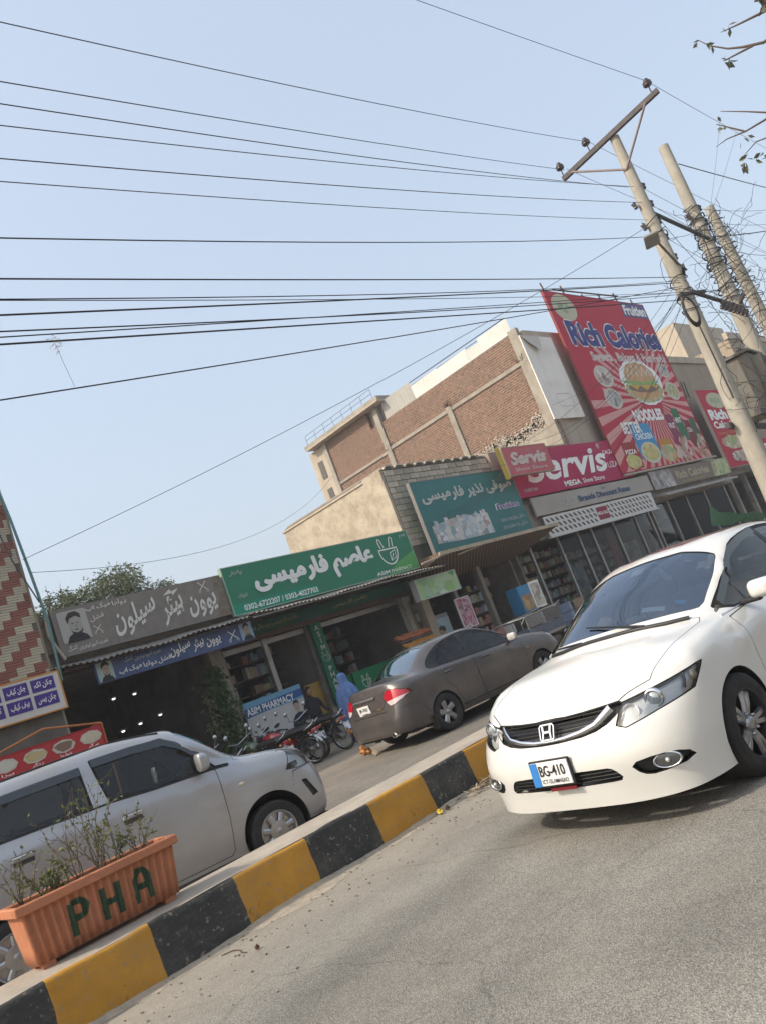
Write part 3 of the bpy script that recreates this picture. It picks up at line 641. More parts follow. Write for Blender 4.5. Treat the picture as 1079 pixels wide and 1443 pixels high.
# sand drifted against the foot of the kerb
V = []; mb = MB(); xs = np.linspace(-.3, 14, 240); rq = random.Random(77)
for x in xs:
    w = .10+.07*math.sin(x*2.1)+.05*math.sin(x*5.3+1)+rq.uniform(0, .05); h_ = .022+.014*math.sin(x*3.3+2)+rq.uniform(0, .006)
    V += [(x, KY0-.02, h_), (x, KY0-.05-w*.45, h_*.45), (x, KY0-.06-w, .0015)]
mb.add(V, [(j*3+k, j*3+3+k, j*3+4+k, j*3+1+k) for j in range(239) for k in range(2)], True)
o = mb.build('sand_drift', mat('sand', (.37, .32, .25), .95, var=.2, scale=14, bump=.5, bscale=70)); tag(o, 'thin drift of pale sand along the kerb foot', 'sand', None, 'stuff')
# ================================================================ cars
FAR_Z = 0.04
CM = {
 'tyre': mat('tyre_rubber', (.018, .018, .018), .85, var=.3, scale=8, bump=.15, bscale=60, dirt=(.10, .09, .075), dirt_amt=.35, dirt_scale=5),
 'rim': mat('wheel_alloy', (.42, .42, .43), .32, .85, var=.12, dirt=(.12, .1, .08), dirt_amt=.35, dirt_scale=9),
 'dark': mat('black_plastic', (.012, .012, .013), .5), 'gap': mat('panel_gap_black', (.006, .006, .006), .8),
 'well': mat('wheel_well_black', (.008, .008, .008), .95), 'chrome': mat('chrome', (.75, .76, .78), .12, 1.0),
 'seat': mat('seat_fabric_grey', (.12, .115, .11), .9, var=.15, scale=20), 'dash': mat('dashboard_plastic', (.045, .045, .048), .6),
 'beige': mat('seat_fabric_beige', (.3, .27, .22), .9), 'plate': mat('plate_white', (.75, .75, .73), .45), 'ink': mat('plate_ink', (.01, .01, .012), .5),
 'blue': mat('plate_blue', (.03, .2, .55), .45), 'red': mat('tail_lamp_red', (.42, .008, .02), .12, coat=1.0), 'sticker': mat('sticker_pale', (.55, .65, .6), .5),
 'amber': mat('amber_lens', (.6, .22, .02), .2), 'trimglass': glass('lamp_lens_clear', (.93, .95, .96), .04), 'mesh': mat('grille_mesh', (.012, .012, .014), .35),
 'reflector': mat('lamp_reflector', (.60, .60, .58), .38, .35), 'under': mat('underbody', (.01, .01, .01), .95), 'visor': glass('rain_visor_smoke', (.10, .10, .11), .05)}
GL_D = glass('car_glass_dark', (.48, .50, .50), .0); GL_W = glass('windscreen_glass', (.30, .34, .38), .17, .02, 1.5, (.78, .87, 1.0)); GL_R = glass('rear_screen_glass', (.30, .33, .33), .30, .04, 1.5, (.85, .93, 1.0))
def surf_pts(sk, pts, axis):
    """snap points to the skin: axis 'x' front: (y,z)->x ; 'y' side: (x,z)->y"""
    from mathutils.bvhtree import BVHTree
    if getattr(sk, 'bvh', None) is None: sk.bvh = BVHTree.FromPolygons(sk.A[:, :3].tolist(), sk.T.tolist())
    t = sk.bvh; out = []
    for p in pts:
        if axis == '+x': h = t.ray_cast(Vector((3, p[0], p[1])), Vector((-1, 0, 0)))
        elif axis == '-x': h = t.ray_cast(Vector((-3, p[0], p[1])), Vector((1, 0, 0)))
        elif axis == '+y': h = t.ray_cast(Vector((p[0], 2, p[1])), Vector((0, -1, 0)))
        elif axis == '-y': h = t.ray_cast(Vector((p[0], -2, p[1])), Vector((0, 1, 0)))
        else: h = t.ray_cast(Vector((p[0], p[1], 3)), Vector((0, 0, -1)))
        out.append(h[0] if h[0] is not None else Vector((0, 0, 0)))
    return out
def plate_obj(root, c, rot, w, h, lines, frame=True, blue=False, name='number_plate'):
    e = bpy.data.objects.new(name, None); col.objects.link(e); e.parent = root; e.location = c; e.rotation_euler = rot
    if frame: MB().box((0, .008, 0), (w*1.09, .016, h*1.16), bev=.006).build('plate_frame', CM['dark'], e)
    MB().box((0, -.002, 0), (w, .012, h), bev=.003).build('plate_sheet', CM['plate'], e)
    if blue: poly('plate_band', [(-w/2, -h/2), (-w/2+.065*w/.33, -h/2), (-w/2+.065*w/.33, h/2), (-w/2, h/2)], .0115, CM['blue'], e)
    for s, b, bold in lines: lettering(e, s, (b[0]*w, b[1]*h, b[2]*w, b[3]*h), CM['ink'], .0125, bold=bold)
    return e
def mirror_part(root, c, sg, m, size=(.10, .19, .13)):
    b = MB(); x, y, z = c
    b.sphere((x, y, z), .1, 14, 10, (size[0]*5*.9, size[1]*5, size[2]*5)) if 0 else None
    prof = rrect(-size[1]/2, -size[2]/2, size[1]/2, size[2]/2, .045, 4); n = len(prof); vs = []
    for dx, k in ((-.05, .92), (-.04, 1.0), (0, .98), (.035, .8), (.055, .45)): vs += [(x+dx, y+p[0]*k, z+p[1]*k) for p in prof]
    fs = [(i*n+j, i*n+(j+1) % n, (i+1)*n+(j+1) % n, (i+1)*n+j) for i in range(4) for j in range(n)] + [tuple(range(n-1, -1, -1)), tuple(range(4*n, 5*n))]
    b.add(vs, fs, True); o = b.build('mirror_housing', m, root)
    MB().box((x, y-sg*size[1]*.5, z-.06), (.07, .16, .035), bev=.012).build('mirror_arm', CM['dark'], o)
    return o
def wheel_arches(car, xs, r, z, half):
    for x in xs:
        car.drop(lambda A, x=x: np.where(np.abs(A[:, 1]) > .45, np.hypot(A[:, 0]-x, A[:, 2]-z)-r, 9.), 3)
        for sg in (1, -1): well(car.root, x, sg*(half-.30), sg*(half-.012), r*1.0+.004, z, CM['well'])
def arch_lip(car, x, r, z, m, y):
    pass
def interior(root, xf, xr, half, zb, fabric, dash_x):
    b = MB(); b.bb((xr-.5, -half+.12, .24), (dash_x+.25, half-.12, .27)); b.build('cabin_floor', CM['under'], root)
    b = MB(); b.box((dash_x+.12, 0, zb-.14), (.42, 2*half-.26, .20), bev=.07); b.build('dashboard', CM['dash'], root)
    for y in (.36*half/.85+.02, -.36*half/.85-.02): seat(root, xf, y, fabric)
    b = MB(); b.box((xr, 0, .52), (.5, 2*half-.35, .16), bev=.05); b.box((xr-.26, 0, .80), (.14, 2*half-.35, .55), bev=.05)
    for y in (-.34, .34): b.box((xr-.30, y, 1.14), (.09, .25, .14), bev=.04)
    b.build('rear_bench', fabric, root)
def underbody(root, L0, L1, half, z):
    MB().bb((L0, -half+.06, z), (L1, half-.06, z+.03)).build('underbody', CM['under'], root)

# ---------------------------------------------------------------- white saloon facing the camera
white = mat('pearl_white_paint', (.68, .68, .65), .22, 0, coat=.8, var=.015, scale=1.5, dirt=(.5, .46, .4), dirt_amt=.16, dirt_scale=1.6)
cw = empty('parked_car', (6.56, 3.22, 0), R(177.4), 'white saloon car seen from the front with a BG-410 plate on the near road', 'car'); cw.name = 'white_saloon_car'; cw.scale = (1.03,)*3; cw.rotation_euler = (R(-1.2), 0, R(177.4))
car = Car(CIVIC, cw, 12, 9)
wheel_arches(car, (1.37, -1.30), .352, .315, .875)
# openings and lamps
g = car.panel(field([(-.3, .598), (.20, .600), (.40, .628), (.50, .690), (.515, .745), (.40, .738), (.2, .729), (-.3, .724)], FRONT, lambda A: A[:, 0] > 1.5, 1), .003, 3)
car.part('grille_backing', g, CM['mesh'], -.035)
hl = car.panel(field([(-1.12, .73), (-1.20, .625), (-1.155, .605), (-.94, .645), (-.68, .685), (-.555, .80), (-.60, .80), (-.86, .765)], DIAG(R(45)), lambda A: (A[:, 0] > 1.3) & (np.abs(A[:, 1]) > .42), 0), .004, 3)
for o in car.sides('headlight', hl, CM['trimglass'], -.002):
    pass
HLS = [o for o in cw.children if o.name.startswith('headlight')]
fg = car.panel(field([(.50, .405), (.545, .335), (.62, .318), (.80, .340), (.775, .40), (.66, .422)], FRONT, lambda A: A[:, 0] > 1.5, 1), .003, 3)
car.sides('fog_lamp_recess', fg, CM['mesh'], -.03)
lg = car.panel(field([(-.3, .415), (.35, .412), (.40, .395), (.44, .33), (.35, .325), (-.3, .330)], FRONT, lambda A: A[:, 0] > 1.5, 1), .003, 3)
car.part('lower_grille_backing', lg, CM['mesh'], -.03)
ws = car.panel(field([(6.22, 10.5), (6.22, 7.2), (6.28, 6.75), (6.6, 6.95), (7.70, 7.22), (7.74, 10.5)], PARAM, lambda A: A[:, 0] > -.2, 1), .012, 2)
car.part('windscreen', ws, GL_W, -.006)
rw = car.panel(field([(10.55, 10.5), (10.6, 7.4), (11.75, 7.2), (11.85, 10.5)], PARAM, None, 1), .012, 1)
car.part('rear_screen', rw, GL_R, -.006)
dlo = [(1.03, .962), (.62, 1.155), (.24, 1.345), (.0, 1.40), (-.45, 1.425), (-.9, 1.385), (-1.22, 1.20), (-1.36, 1.04), (-1.30, 1.005), (0, .975)]
sw = car.panel(field(dlo, SIDE, lambda A: np.abs(A[:, 1]) > .4, 1), .014, 2)
bp = sw.cut(lambda A: np.abs(A[:, 0]+.36)-.04); qp = sw.cut(lambda A: np.abs(A[:, 0]-.60)-.014)
car.sides('door_pillar', bp, CM['dark'], -.003); car.sides('quarter_pillar', qp, CM['dark'], -.003)
car.sides('side_window', sw, GL_D, -.005)
sr = car.panel(field([(.14, -.50), (.14, .50), (-.70, .50), (-.70, -.50)], lambda A: A[:, :2], lambda A: A[:, 2] > 1.2, 1), .004, 2)
car.part('sunroof', sr, mat('sunroof_glass', (.13, .06, .045), .12, coat=.4), -.003)
car.seam(field([(2.155, -.3), (2.15, .22), (2.09, .47), (1.93, .655), (1.5, .675), (1.17, .69), (1.09, .66), (1.17, .4), (1.21, -.3)], lambda A: np.stack([A[:, 0], np.abs(A[:, 1])], 1), lambda A: A[:, 2] > .68, 0), .0026, 2)
car.seam(field([(.98, .93), (.95, .5), (.9, .27), (-.30, .25), (-.34, .6), (-.34, 1.02)], SIDE, lambda A: (np.abs(A[:, 1]) > .4) & (A[:, 2] < .985), 0), .003, 1)
car.seam(field([(-.36, 1.02), (-.35, .6), (-.32, .25), (-.86, .27), (-.98, .6), (-1.2, .86), (-1.25, 1.02)], SIDE, lambda A: (np.abs(A[:, 1]) > .4) & (A[:, 2] < .985), 0), .003, 1)
skin_w = Skin(car.skin.A.copy(), car.skin.T.copy())
car.part('body', car.skin, white); car.trim(CM['gap'], -.004)
base_skin = net_skin(CIVIC)
# chrome grille bar, mesh bars and emblem
pts = surf_pts(base_skin, [(y, z) for y, z in ((-.445, .722), (-.40, .69), (-.345, .655), (-.24, .632), (-.12, .620), (0, .617), (.12, .620), (.24, .632), (.345, .655), (.40, .69), (.445, .722))], '+x')
b = MB(); V = []
for i, p in enumerate(pts):
    hgt = .009 + .016*abs(i-5)/5
    t = (pts[min(i+1, 10)]-pts[max(i-1, 0)]).normalized(); up = Vector((0, -t.z, t.y)).normalized()
    V += [p+up*hgt+Vector((.002, 0, 0)), p+up*hgt*.4+Vector((.014, 0, 0)), p-up*hgt*.4+Vector((.014, 0, 0)), p-up*hgt+Vector((.002, 0, 0))]
b.add(V, [(i*4+j, i*4+j+1, i*4+j+5, i*4+j+4) for i in range(10) for j in range(3)], True); b.build('grille_bar', CM['chrome'], cw)
for k in range(4):
    z = .655+.02*k; y1 = .36+.02*k; b = MB(); b.tube([p-Vector((.020, 0, 0)) for p in surf_pts(base_skin, [(y, z) for y in np.linspace(-y1, y1, 13)], '+x')], .0045, 5); b.build('grille_slat', CM['dark'], cw)
for k in range(3):
    z = .345+.022*k; b = MB(); b.tube([p-Vector((.012, 0, 0)) for p in surf_pts(base_skin, [(y, z) for y in np.linspace(-.41, .41, 13)], '+x')], .0045, 5); b.build('lower_grille_slat', CM['dark'], cw)
em = bpy.data.objects.new('emblem', None); col.objects.link(em); em.parent = cw; em.location = surf_pts(base_skin, [(0, .672)], '+x')[0]+Vector((.012, 0, 0)); em.rotation_euler = (R(-24), 0, R(90))
fr = [(.058*x, .047*z) for x, z in ((-.78, -1), (.78, -1), (.92, -.8), (1, .75), (.8, 1), (-.8, 1), (-1, .75), (-.92, -.8))]
V, F = stroke(fr, .009, True); b = MB(); n = len(V)
b.add([(p[0], -.006, p[1]) for p in V] + [(p[0], .006, p[1]) for p in V], list(F) + [tuple(i+n for i in f) for f in F] + [(2*i, 2*((i+1) % 8), 2*((i+1) % 8)+n, 2*i+n) for i in range(8)] + [(2*i+1, 2*((i+1) % 8)+1, 2*((i+1) % 8)+1+n, 2*i+1+n) for i in range(8)])
b.build('emblem_frame', CM['chrome'], em)
b = MB()
for q in (-1, 1): b.prism([(q*.040, .040), (q*.024, .040), (q*.020, .004), (q*.026, -.040), (q*.038, -.040), (q*.034, 0)], -.008, .004)
b.prism([(-.026, -.006), (.026, -.006), (.026, .007), (-.026, .007)], -.007, .004); b.build('emblem_letter', CM['chrome'], em)
# head and fog lamps
for sg in (1, -1):
    h = [o for o in HLS if (sum(v.co.y for v in o.data.vertices)*sg) > 0][0]
    back = Skin(hl.A, hl.T[(np.sign(hl.A[hl.T][:, :, 1].mean(1)) == sg)]); car.part('lamp_bowl', back, CM['reflector'], -.035, h)
    rimk = Skin(hl.A, back.T); 
    p = surf_pts(base_skin, [(sg*.665, .700)], '+x')[0]
    b = MB(); T = Matrix.Translation(p+Vector((-.035, 0, .0))) @ Matrix.Rotation(sg*R(14), 4, 'Z')
    b.lathe([(.001, .02), (.03, .014), (.043, 0)], 20, 'X', M=T); b.build('projector_lens', mat('projector_lens', (.35, .4, .42), .05, coat=1), h)
    b = MB(); b.lathe([(.045, .012), (.056, .014), (.062, -.006)], 24, 'X', M=T); b.build('projector_ring', CM['chrome'], h)
    p = surf_pts(base_skin, [(sg*.545, .668)], '+x')[0]
    b = MB(); T = Matrix.Translation(p+Vector((-.05, 0, 0))) @ Matrix.Rotation(sg*R(10), 4, 'Z'); b.lathe([(.01, -.035), (.03, -.025), (.052, .012)], 20, 'X', M=T); b.build('lamp_cup', CM['chrome'], h)
    p = surf_pts(base_skin, [(1.74, .745)], '+y' if sg > 0 else '-y')[0]
    b = MB(); b.sphere(p+Vector((.0, -sg*.03, 0)), .032, 12, 8, (1.2, .6, 1)); b.build('indicator_bulb', mat('indicator_clear', (.75, .66, .5), .15, .4), h)
    b = MB(); pp = surf_pts(base_skin, [(1.85, .70), (1.82, .74), (1.80, .775)], '+y' if sg > 0 else '-y'); b.tube([q-Vector((0, sg*.018, 0)) for q in pp], .010, 6); b.build('lamp_divider', CM['dark'], h)
    p = surf_pts(base_skin, [(sg*.685, .374)], '+x')[0]
    T = Matrix.Translation(p+Vector((-.004, 0, 0))) @ Matrix.Rotation(sg*R(22), 4, 'Z')
    e = bpy.data.objects.new('fog_lamp', None); col.objects.link(e); e.parent = cw
    b = MB(); b.lathe([(.060, -.006), (.067, .006), (.072, -.004)], 32, 'X', M=T @ Matrix.Diagonal((1, 1.2, .62, 1))); b.build('lamp_ring', CM['chrome'], e)
    b = MB(); b.lathe([(.001, -.004), (.04, -.004), (.064, -.010)], 24, 'X', M=T @ Matrix.Diagonal((1, 1.2, .62, 1))); b.build('lamp_face', mat('fog_lens', (.09, .095, .1), .08, .5, coat=1), e)
    b = MB(); b.sphere(p+Vector((-.006, 0, 0)), .014, 10, 6); b.build('lamp_bulb', CM['reflector'], e)
    if sg > 0: mirror_part(cw, (.70, sg*.955, 1.03), sg, white)
    for x in (.05, -.86):
        b = MB(); b.box((x, sg*.882, .83), (.20, .03, .035), bev=.012); b.build('door_handle', white, cw)
    b = MB(); pp = surf_pts(base_skin, [(x, z) for x, z in ((1.03, .955), (.5, .962), (0, .966), (-.6, .98), (-1.3, 1.0))], '+y' if sg > 0 else '-y'); b.tube(pp, .008, 6); b.build('window_strip', CM['chrome'], cw)
    b = MB(); dl = [(1.0, .985), (.62, 1.165), (.26, 1.345), (.0, 1.395), (-.33, 1.418)]; pp = surf_pts(base_skin, dl, '+y' if sg > 0 else '-y'); V = []
    for p in pp: V += [p+Vector((0, sg*.012, .012)), p+Vector((-.02, sg*.03, -.045))]
    b.add(V, [(2*i, 2*i+1, 2*i+3, 2*i+2) for i in range(4)], True); b.build('rain_visor', CM['visor'], cw)
plate_obj(cw, (2.296, -.02, .442), (R(-4), 0, R(90)), .30, .145, [('BG-410', (-.27, -.10, .40, .36), .012), ('ICT-ISLAMABAD', (-.26, -.40, .44, -.22), .008)], True, True)
MB().box((2.287, .03, .338), (.012, .2, .018)).build('plate_reflector', mat('dark_red_lens', (.16, .01, .012), .4), cw)
for a, bb_, c in (((1.19, .30), (.98, -.30), .03), ((1.19, -.25), (1.02, -.62), .03)):
    p0 = surf_pts(base_skin, [a], 'z')[0]; p1 = surf_pts(base_skin, [bb_], 'z')[0]; mid = surf_pts(base_skin, [((a[0]+bb_[0])/2+.02, (a[1]+bb_[1])/2)], 'z')[0]
    b = MB(); b.tube([p0+Vector((0, 0, .015)), mid+Vector((0, 0, .02)), p1+Vector((0, 0, .014))], [.012, .009, .006], 6); b.build('wiper', CM['dark'], cw)
b = MB(); b.tube([p+Vector((0, 0, .004)) for p in surf_pts(base_skin, [(x, y) for x, y in ((1.11, -.60), (1.165, -.45), (1.20, -.2), (1.21, 0), (1.20, .2), (1.165, .45), (1.11, .60))], 'z')], .02, 6); b.build('cowl_strip', CM['dark'], cw)
interior(cw, .15, -.75, .82, 1.02, CM['beige'], .72); steering(cw, .55, -.36, .98, CM['dash'])
underbody(cw, -2.0, 1.75, .80, .2)
for nm, (x, y, z), sz in (('windscreen_sticker', (.50, .14, 1.32), (.10, .075)), ('windscreen_sticker', (.86, -.10, 1.14), (.06, .03))):
    pass
pz = surf_pts(base_skin, [(.40, -.03)], 'z')[0]
b = MB(); b.box((.52, -.02, 1.335), (.05, .24, .06), bev=.02); b.build('rear_view_mirror', CM['dark'], cw)
b = MB(); b.sphere((.74, -.28, 1.10), .055, 12, 8); b.sphere((.74, -.33, 1.10), .03, 8, 6); b.sphere((.74, -.23, 1.10), .03, 8, 6); b.build('hanging_toy', mat('plush_tan', (.55, .38, .22), .9, var=.2, scale=20), cw)
b = MB(); b.tube([(.62, -.28, 1.32), (.74, -.28, 1.14)], .003, 4); b.build('toy_string', CM['seat'], cw)
b = MB(); b.box((.88, .10, 1.075), (.10, .22, .05), bev=.02); b.build('dashboard_box', mat('olive_cloth', (.25, .25, .12), .9, var=.3, scale=12), cw)
for sy, sz in ((.44, (.05, .014)),):
    pass
# stickers on the inside of the windscreen follow the glass
def sticker(cx, cy, hw, hh, material):
    P = surf_pts(base_skin, [(cx+dx, cy+dy) for dx in (-hh, 0, hh) for dy in np.linspace(-hw, hw, 7)], 'z')
    b = MB(); keepv = [p-Vector((.0, 0, .012)) for p in P]; b.add(keepv, [(i*7+j, i*7+j+1, i*7+j+8, i*7+j+7) for i in range(2) for j in range(6)], True); return b.build('windscreen_sticker', material, cw)
sticker(.46, -.02, .055, .045, CM['sticker']); sticker(.96, .28, .09, .02, mat('sticker_white', (.6, .68, .68), .5)); sticker(.90, .47, .04, .018, mat('sticker_blue', (.05, .35, .65), .5))
for x, nm in ((1.37, 'f'), (-1.30, 'r')):
    for sg in (1, -1): wheel(cw, 'wheel', x, sg*.775, sg, .315, .215, .205, 'double', CM)

# ---------------------------------------------------------------- grey-brown saloon driving away
grey = mat('graphite_brown_paint', (.095, .087, .088), .33, .45, coat=.7, var=.03, scale=2, dirt=(.26, .22, .17), dirt_amt=.35, dirt_scale=1.3)
cg = empty('grey_saloon_car', (11.35, 10.17, FAR_Z), R(-6), 'brownish grey saloon car seen from behind with a red tail lamp', 'car'); cg.scale = (1.03,)*3
car = Car(CITY, cg, 10, 8); base_skin = net_skin(CITY)
wheel_arches(car, (1.28, -1.27), .335, .30, .842)
ws = car.panel(field([(6.25, 10.5), (6.25, 7.3), (6.6, 7.1), (7.85, 7.3), (7.88, 10.5)], PARAM, None, 1), .012, 1); car.part('windscreen', ws, GL_W, -.006)
rw = car.panel(field([(10.62, 10.5), (10.66, 7.55), (10.9, 7.3), (11.72, 7.15), (11.9, 7.3), (11.97, 10.5)], PARAM, None, 1), .010, 2); car.part('rear_screen', rw, GL_R, -.005)
dlo = [(.98, 1.0), (.60, 1.15), (.22, 1.36), (-.1, 1.43), (-.45, 1.425), (-.85, 1.36), (-1.18, 1.20), (-1.32, 1.085), (-1.28, 1.045), (-1.0, 1.03), (0, .99), (.8, .965)]
sw = car.panel(field(dlo, SIDE, lambda A: np.abs(A[:, 1]) > .4, 1), .012, 2); bp = sw.cut(lambda A: np.abs(A[:, 0]+.33)-.04); car.sides('door_pillar', bp, CM['dark'], -.003); car.sides('side_window', sw, GL_D, -.005)
tl = car.panel(field([(.43, .885), (.545, .985), (.79, .915), (.83, .80), (.60, .70), (.505, .775)], FRONT, lambda A: A[:, 0] < -1.6, 1), .004, 3)
tl2 = tl.cut(lambda A: A[:, 2]-.795 - .10*(np.abs(A[:, 1])-.5))
car.sides('tail_lamp', tl, CM['red'], .004)
car.sides('reversing_lamp', tl2, mat('pink_white_lens', (.6, .5, .49), .12, coat=1), .004)
car.seam(field([(-.4, .64), (-.4, .655), (.45, .655), (.50, .70), (.45, .64)], FRONT, lambda A: A[:, 0] < -1.6, 0), .002, 1)
car.seam(field([(-.5, 1.2), (-.5, .72), (.40, .72), (.46, .80), (.40, .90), (.52, 1.02), (.56, 1.2)], FRONT, lambda A: (A[:, 0] < -1.9) & (A[:, 2] < 1.075), 0), .003, 2)
car.seam(field([(-2.3, .66), (-1.92, .665), (-1.72, .60), (-1.62, .42), (-1.65, .425), (-1.75, .58), (-1.95, .645), (-2.3, .64)], SIDE, lambda A: np.abs(A[:, 1]) > .70, 0), .0015, 1)
car.seam(field([(.90, 1.0), (.92, .5), (.88, .27), (-.28, .25), (-.33, .6), (-.33, 1.05)], SIDE, lambda A: (np.abs(A[:, 1]) > .4) & (A[:, 2] < 1.02), 0), .003, 1)
car.seam(field([(-.345, 1.05), (-.345, .6), (-.30, .25), (-.83, .27), (-.95, .6), (-1.2, .90), (-1.24, 1.06)], SIDE, lambda A: (np.abs(A[:, 1]) > .4) & (A[:, 2] < 1.03), 0), .003, 1)
hd = car.panel(field([(.50, .80), (.58, .70), (.78, .75), (.79, .86), (.62, .86)], FRONT, lambda A: A[:, 0] > 1.5, 1), .004, 1); car.sides('headlight', hd, CM['reflector'], -.004)
gr = car.panel(field([(-.3, .70), (.42, .70), (.46, .78), (-.3, .80)], FRONT, lambda A: A[:, 0] > 1.5, 0), .004, 1); car.part('grille', gr, CM['mesh'], -.01)
car.part('body', car.skin, grey); car.trim(CM['gap'], -.004)
p = surf_pts(base_skin, [(y, .905) for y in np.linspace(-.22, .42, 7)], '-x'); V = []
b = MB()
for q in p: V += [q+Vector((-.004, 0, .022)), q+Vector((-.028, 0, .012)), q+Vector((-.028, 0, -.012)), q+Vector((-.004, 0, -.020))]
b.add(V, [(i*4+j, i*4+j+1, i*4+j+5, i*4+j+4) for i in range(6) for j in range(3)], True); b.build('boot_chrome_bar', mat('dull_chrome', (.45, .44, .43), .3, .9), cg)
pl = surf_pts(base_skin, [(.11, .755)], '-x')[0]
plate_obj(cg, (pl.x-.012, .11, .755), (R(8), 0, R(-90)), .33, .16, [('JR-762', (-.36, -.12, .36, .30), .012), ('PUNJAB', (-.24, -.40, .24, -.24), .004)], False)
b = MB(); V, F = stroke([(.04*x, .035*z) for x, z in ((-.8, -1), (.8, -1), (1, .8), (.8, 1), (-.8, 1), (-1, .8))], .008, True); b.add([(p_[0], 0, p_[1]) for p_ in V], F)
for q in (-1, 1): b.prism([(q*.027, .028), (q*.017, .028), (q*.014, 0), (q*.018, -.028), (q*.026, -.028)], -.002, .002)
b.prism([(-.018, -.005), (.018, -.005), (.018, .005), (-.018, .005)], -.002, .002)
pe = surf_pts(base_skin, [(.10, .985)], '-x')[0]; b.build('boot_emblem', CM['chrome'], cg, (pe.x-.012, .10, .985), (R(24), 0, R(-90)))
pb = surf_pts(base_skin, [(-.30, .70)], '-x')[0]; MB().box((pb.x-.004, -.30, .715), (.006, .13, .028)).build('badge', mat('dull_gold', (.35, .27, .08), .4, .7), cg)
MB().lathe([(.034, -2.20), (.038, -2.205), (.038, -2.02), (.032, -2.02), (.032, -2.19)], 20, 'X', (0, -.46, .27)).build('exhaust', CM['chrome'], cg)
for sg in (1, -1):
    mirror_part(cg, (.66, sg*.925, 1.03), sg, grey if sg > 0 else mat('mirror_pale', (.5, .48, .46), .35))
    for x in (-.08, -1.0):
        b = MB(); b.box((x, sg*.848, .895), (.19, .03, .035), bev=.012); b.build('door_handle', grey, cg)
    b = MB(); pp = surf_pts(base_skin, [(x, .30) for x in np.linspace(-.88, .90, 9)], '+y' if sg > 0 else '-y'); b.tube(pp, .012, 6); b.build('sill_strip', CM['dark'], cg)
    p = surf_pts(base_skin, [(1.02, .74)], '+y' if sg > 0 else '-y')[0]; MB().sphere(p, .022, 10, 6, (1.3, .4, .7)).build('side_repeater', CM['amber'], cg)
    b = MB(); b.box((-1.62, sg*.82, .24), (.02, .17, .22), bev=.006); b.build('mud_flap', CM['dark'], cg)
interior(cg, .12, -.72, .79, 1.03, CM['seat'], .68); steering(cg, .52, -.34, 1.0, CM['dash']); underbody(cg, -2.0, 2.05, .83, .21)
# driver seen through the glass: shoulders and head
b = MB(); b.sphere((-.02, -.34, 1.24), .1, 14, 10, (.95, .78, 1.2)); b.sphere((-.06, -.34, .98), .2, 14, 10, (.62, 1.15, .9)); b.build('person_driver', mat('driver_dark', (.06, .055, .055), .9), cg)
for x in (1.28, -1.27):
    for sg in (1, -1): wheel(cg, 'wheel', x, sg*.735, sg, .30, .20, .19, 'five', CM)
# white raised lettering ring on the near rear tyre
# ---------------------------------------------------------------- silver tall hatchback
silver = mat('silver_paint', (.40, .41, .43), .36, .5, coat=.5, var=.03, scale=1.6, dirt=(.33, .27, .2), dirt_amt=.5, dirt_scale=1.1)
cs = empty('silver_hatchback_car', (3.5, 7.92, FAR_Z), R(-12), 'silver tall hatchback car parked behind the painted kerb', 'car')
car = Car(WAGON, cs, 10, 8); base_skin = net_skin(WAGON)
wheel_arches(car, (1.2, -1.2), .345, .315, .732)
ws = car.panel(field([(6.2, 10.5), (6.22, 7.35), (6.6, 7.05), (7.9, 7.2), (7.92, 10.5)], PARAM, None, 1), .012, 1); car.part('windscreen', ws, GL_W, -.006)
rw = car.panel(field([(-.3, 1.12), (.47, 1.12), (.40, 1.48), (-.3, 1.5)], FRONT, lambda A: A[:, 0] < -1.3, 1), .012, 1); car.part('rear_screen', rw, GL_R, -.005)
fw_ = [(.93, 1.055), (.80, 1.075), (.70, 1.22), (.50, 1.42), (.40, 1.505), (-.26, 1.535), (-.235, 1.35), (-.20, 1.145), (.2, 1.105)]
sw = car.panel(field(fw_, SIDE, lambda A: np.abs(A[:, 1]) > .4, 0), .012, 2); qp = sw.cut(lambda A: np.abs(A[:, 0]-.62)-.018); tri = sw.cut(lambda A: .62-A[:, 0])
car.sides('quarter_pillar', qp, CM['dark'], -.003); car.sides('quarter_panel', tri, CM['dark'], -.004); car.sides('front_window', sw, GL_D, -.005)
rw_ = [(-.36, 1.145), (-.37, 1.5), (-1.30, 1.505), (-1.34, 1.40), (-1.36, 1.165)]
sw = car.panel(field(rw_, SIDE, lambda A: np.abs(A[:, 1]) > .4, 0), .012, 2); qp = sw.cut(lambda A: np.abs(A[:, 0]+1.0)-.02); car.sides('rear_pillar', qp, CM['dark'], -.003); car.sides('rear_window', sw, GL_D, -.005)
hd = car.panel(field([(-.70, .99), (-.525, .79), (-.63, .765), (-.95, .76), (-1.0, .84), (-.80, .93)], DIAG(R(45)), lambda A: (A[:, 0] > 1.2) & (np.abs(A[:, 1]) > .30), 0), .004, 3)
for o in car.sides('headlight', hd, CM['trimglass'], -.002):
    sg = 1 if sum(v.co.y for v in o.data.vertices) > 0 else -1
    back = Skin(hd.A, hd.T[(np.sign(hd.A[hd.T][:, :, 1].mean(1)) == sg)]); car.part('lamp_bowl', back, CM['reflector'], -.05, o)
    p = surf_pts(base_skin, [(1.55, .815)], '+y' if sg > 0 else '-y')[0]; MB().box(p+Vector((0, -sg*.02, -.005)), (.13, .03, .05), R(-20*sg)).build('lamp_corner', CM['dark'], o)
fg = car.panel(field([(1.585, .635), (1.64, .63), (1.73, .46), (1.66, .45)], SIDE, lambda A: np.abs(A[:, 1]) > .55, 0), .003, 2); car.sides('fog_lamp', fg, CM['mesh'], -.015)
gr = car.panel(field([(-.3, .70), (.33, .70), (.36, .80), (-.3, .82)], FRONT, lambda A: A[:, 0] > 1.5, 0), .004, 1); car.part('grille', gr, CM['mesh'], -.01)
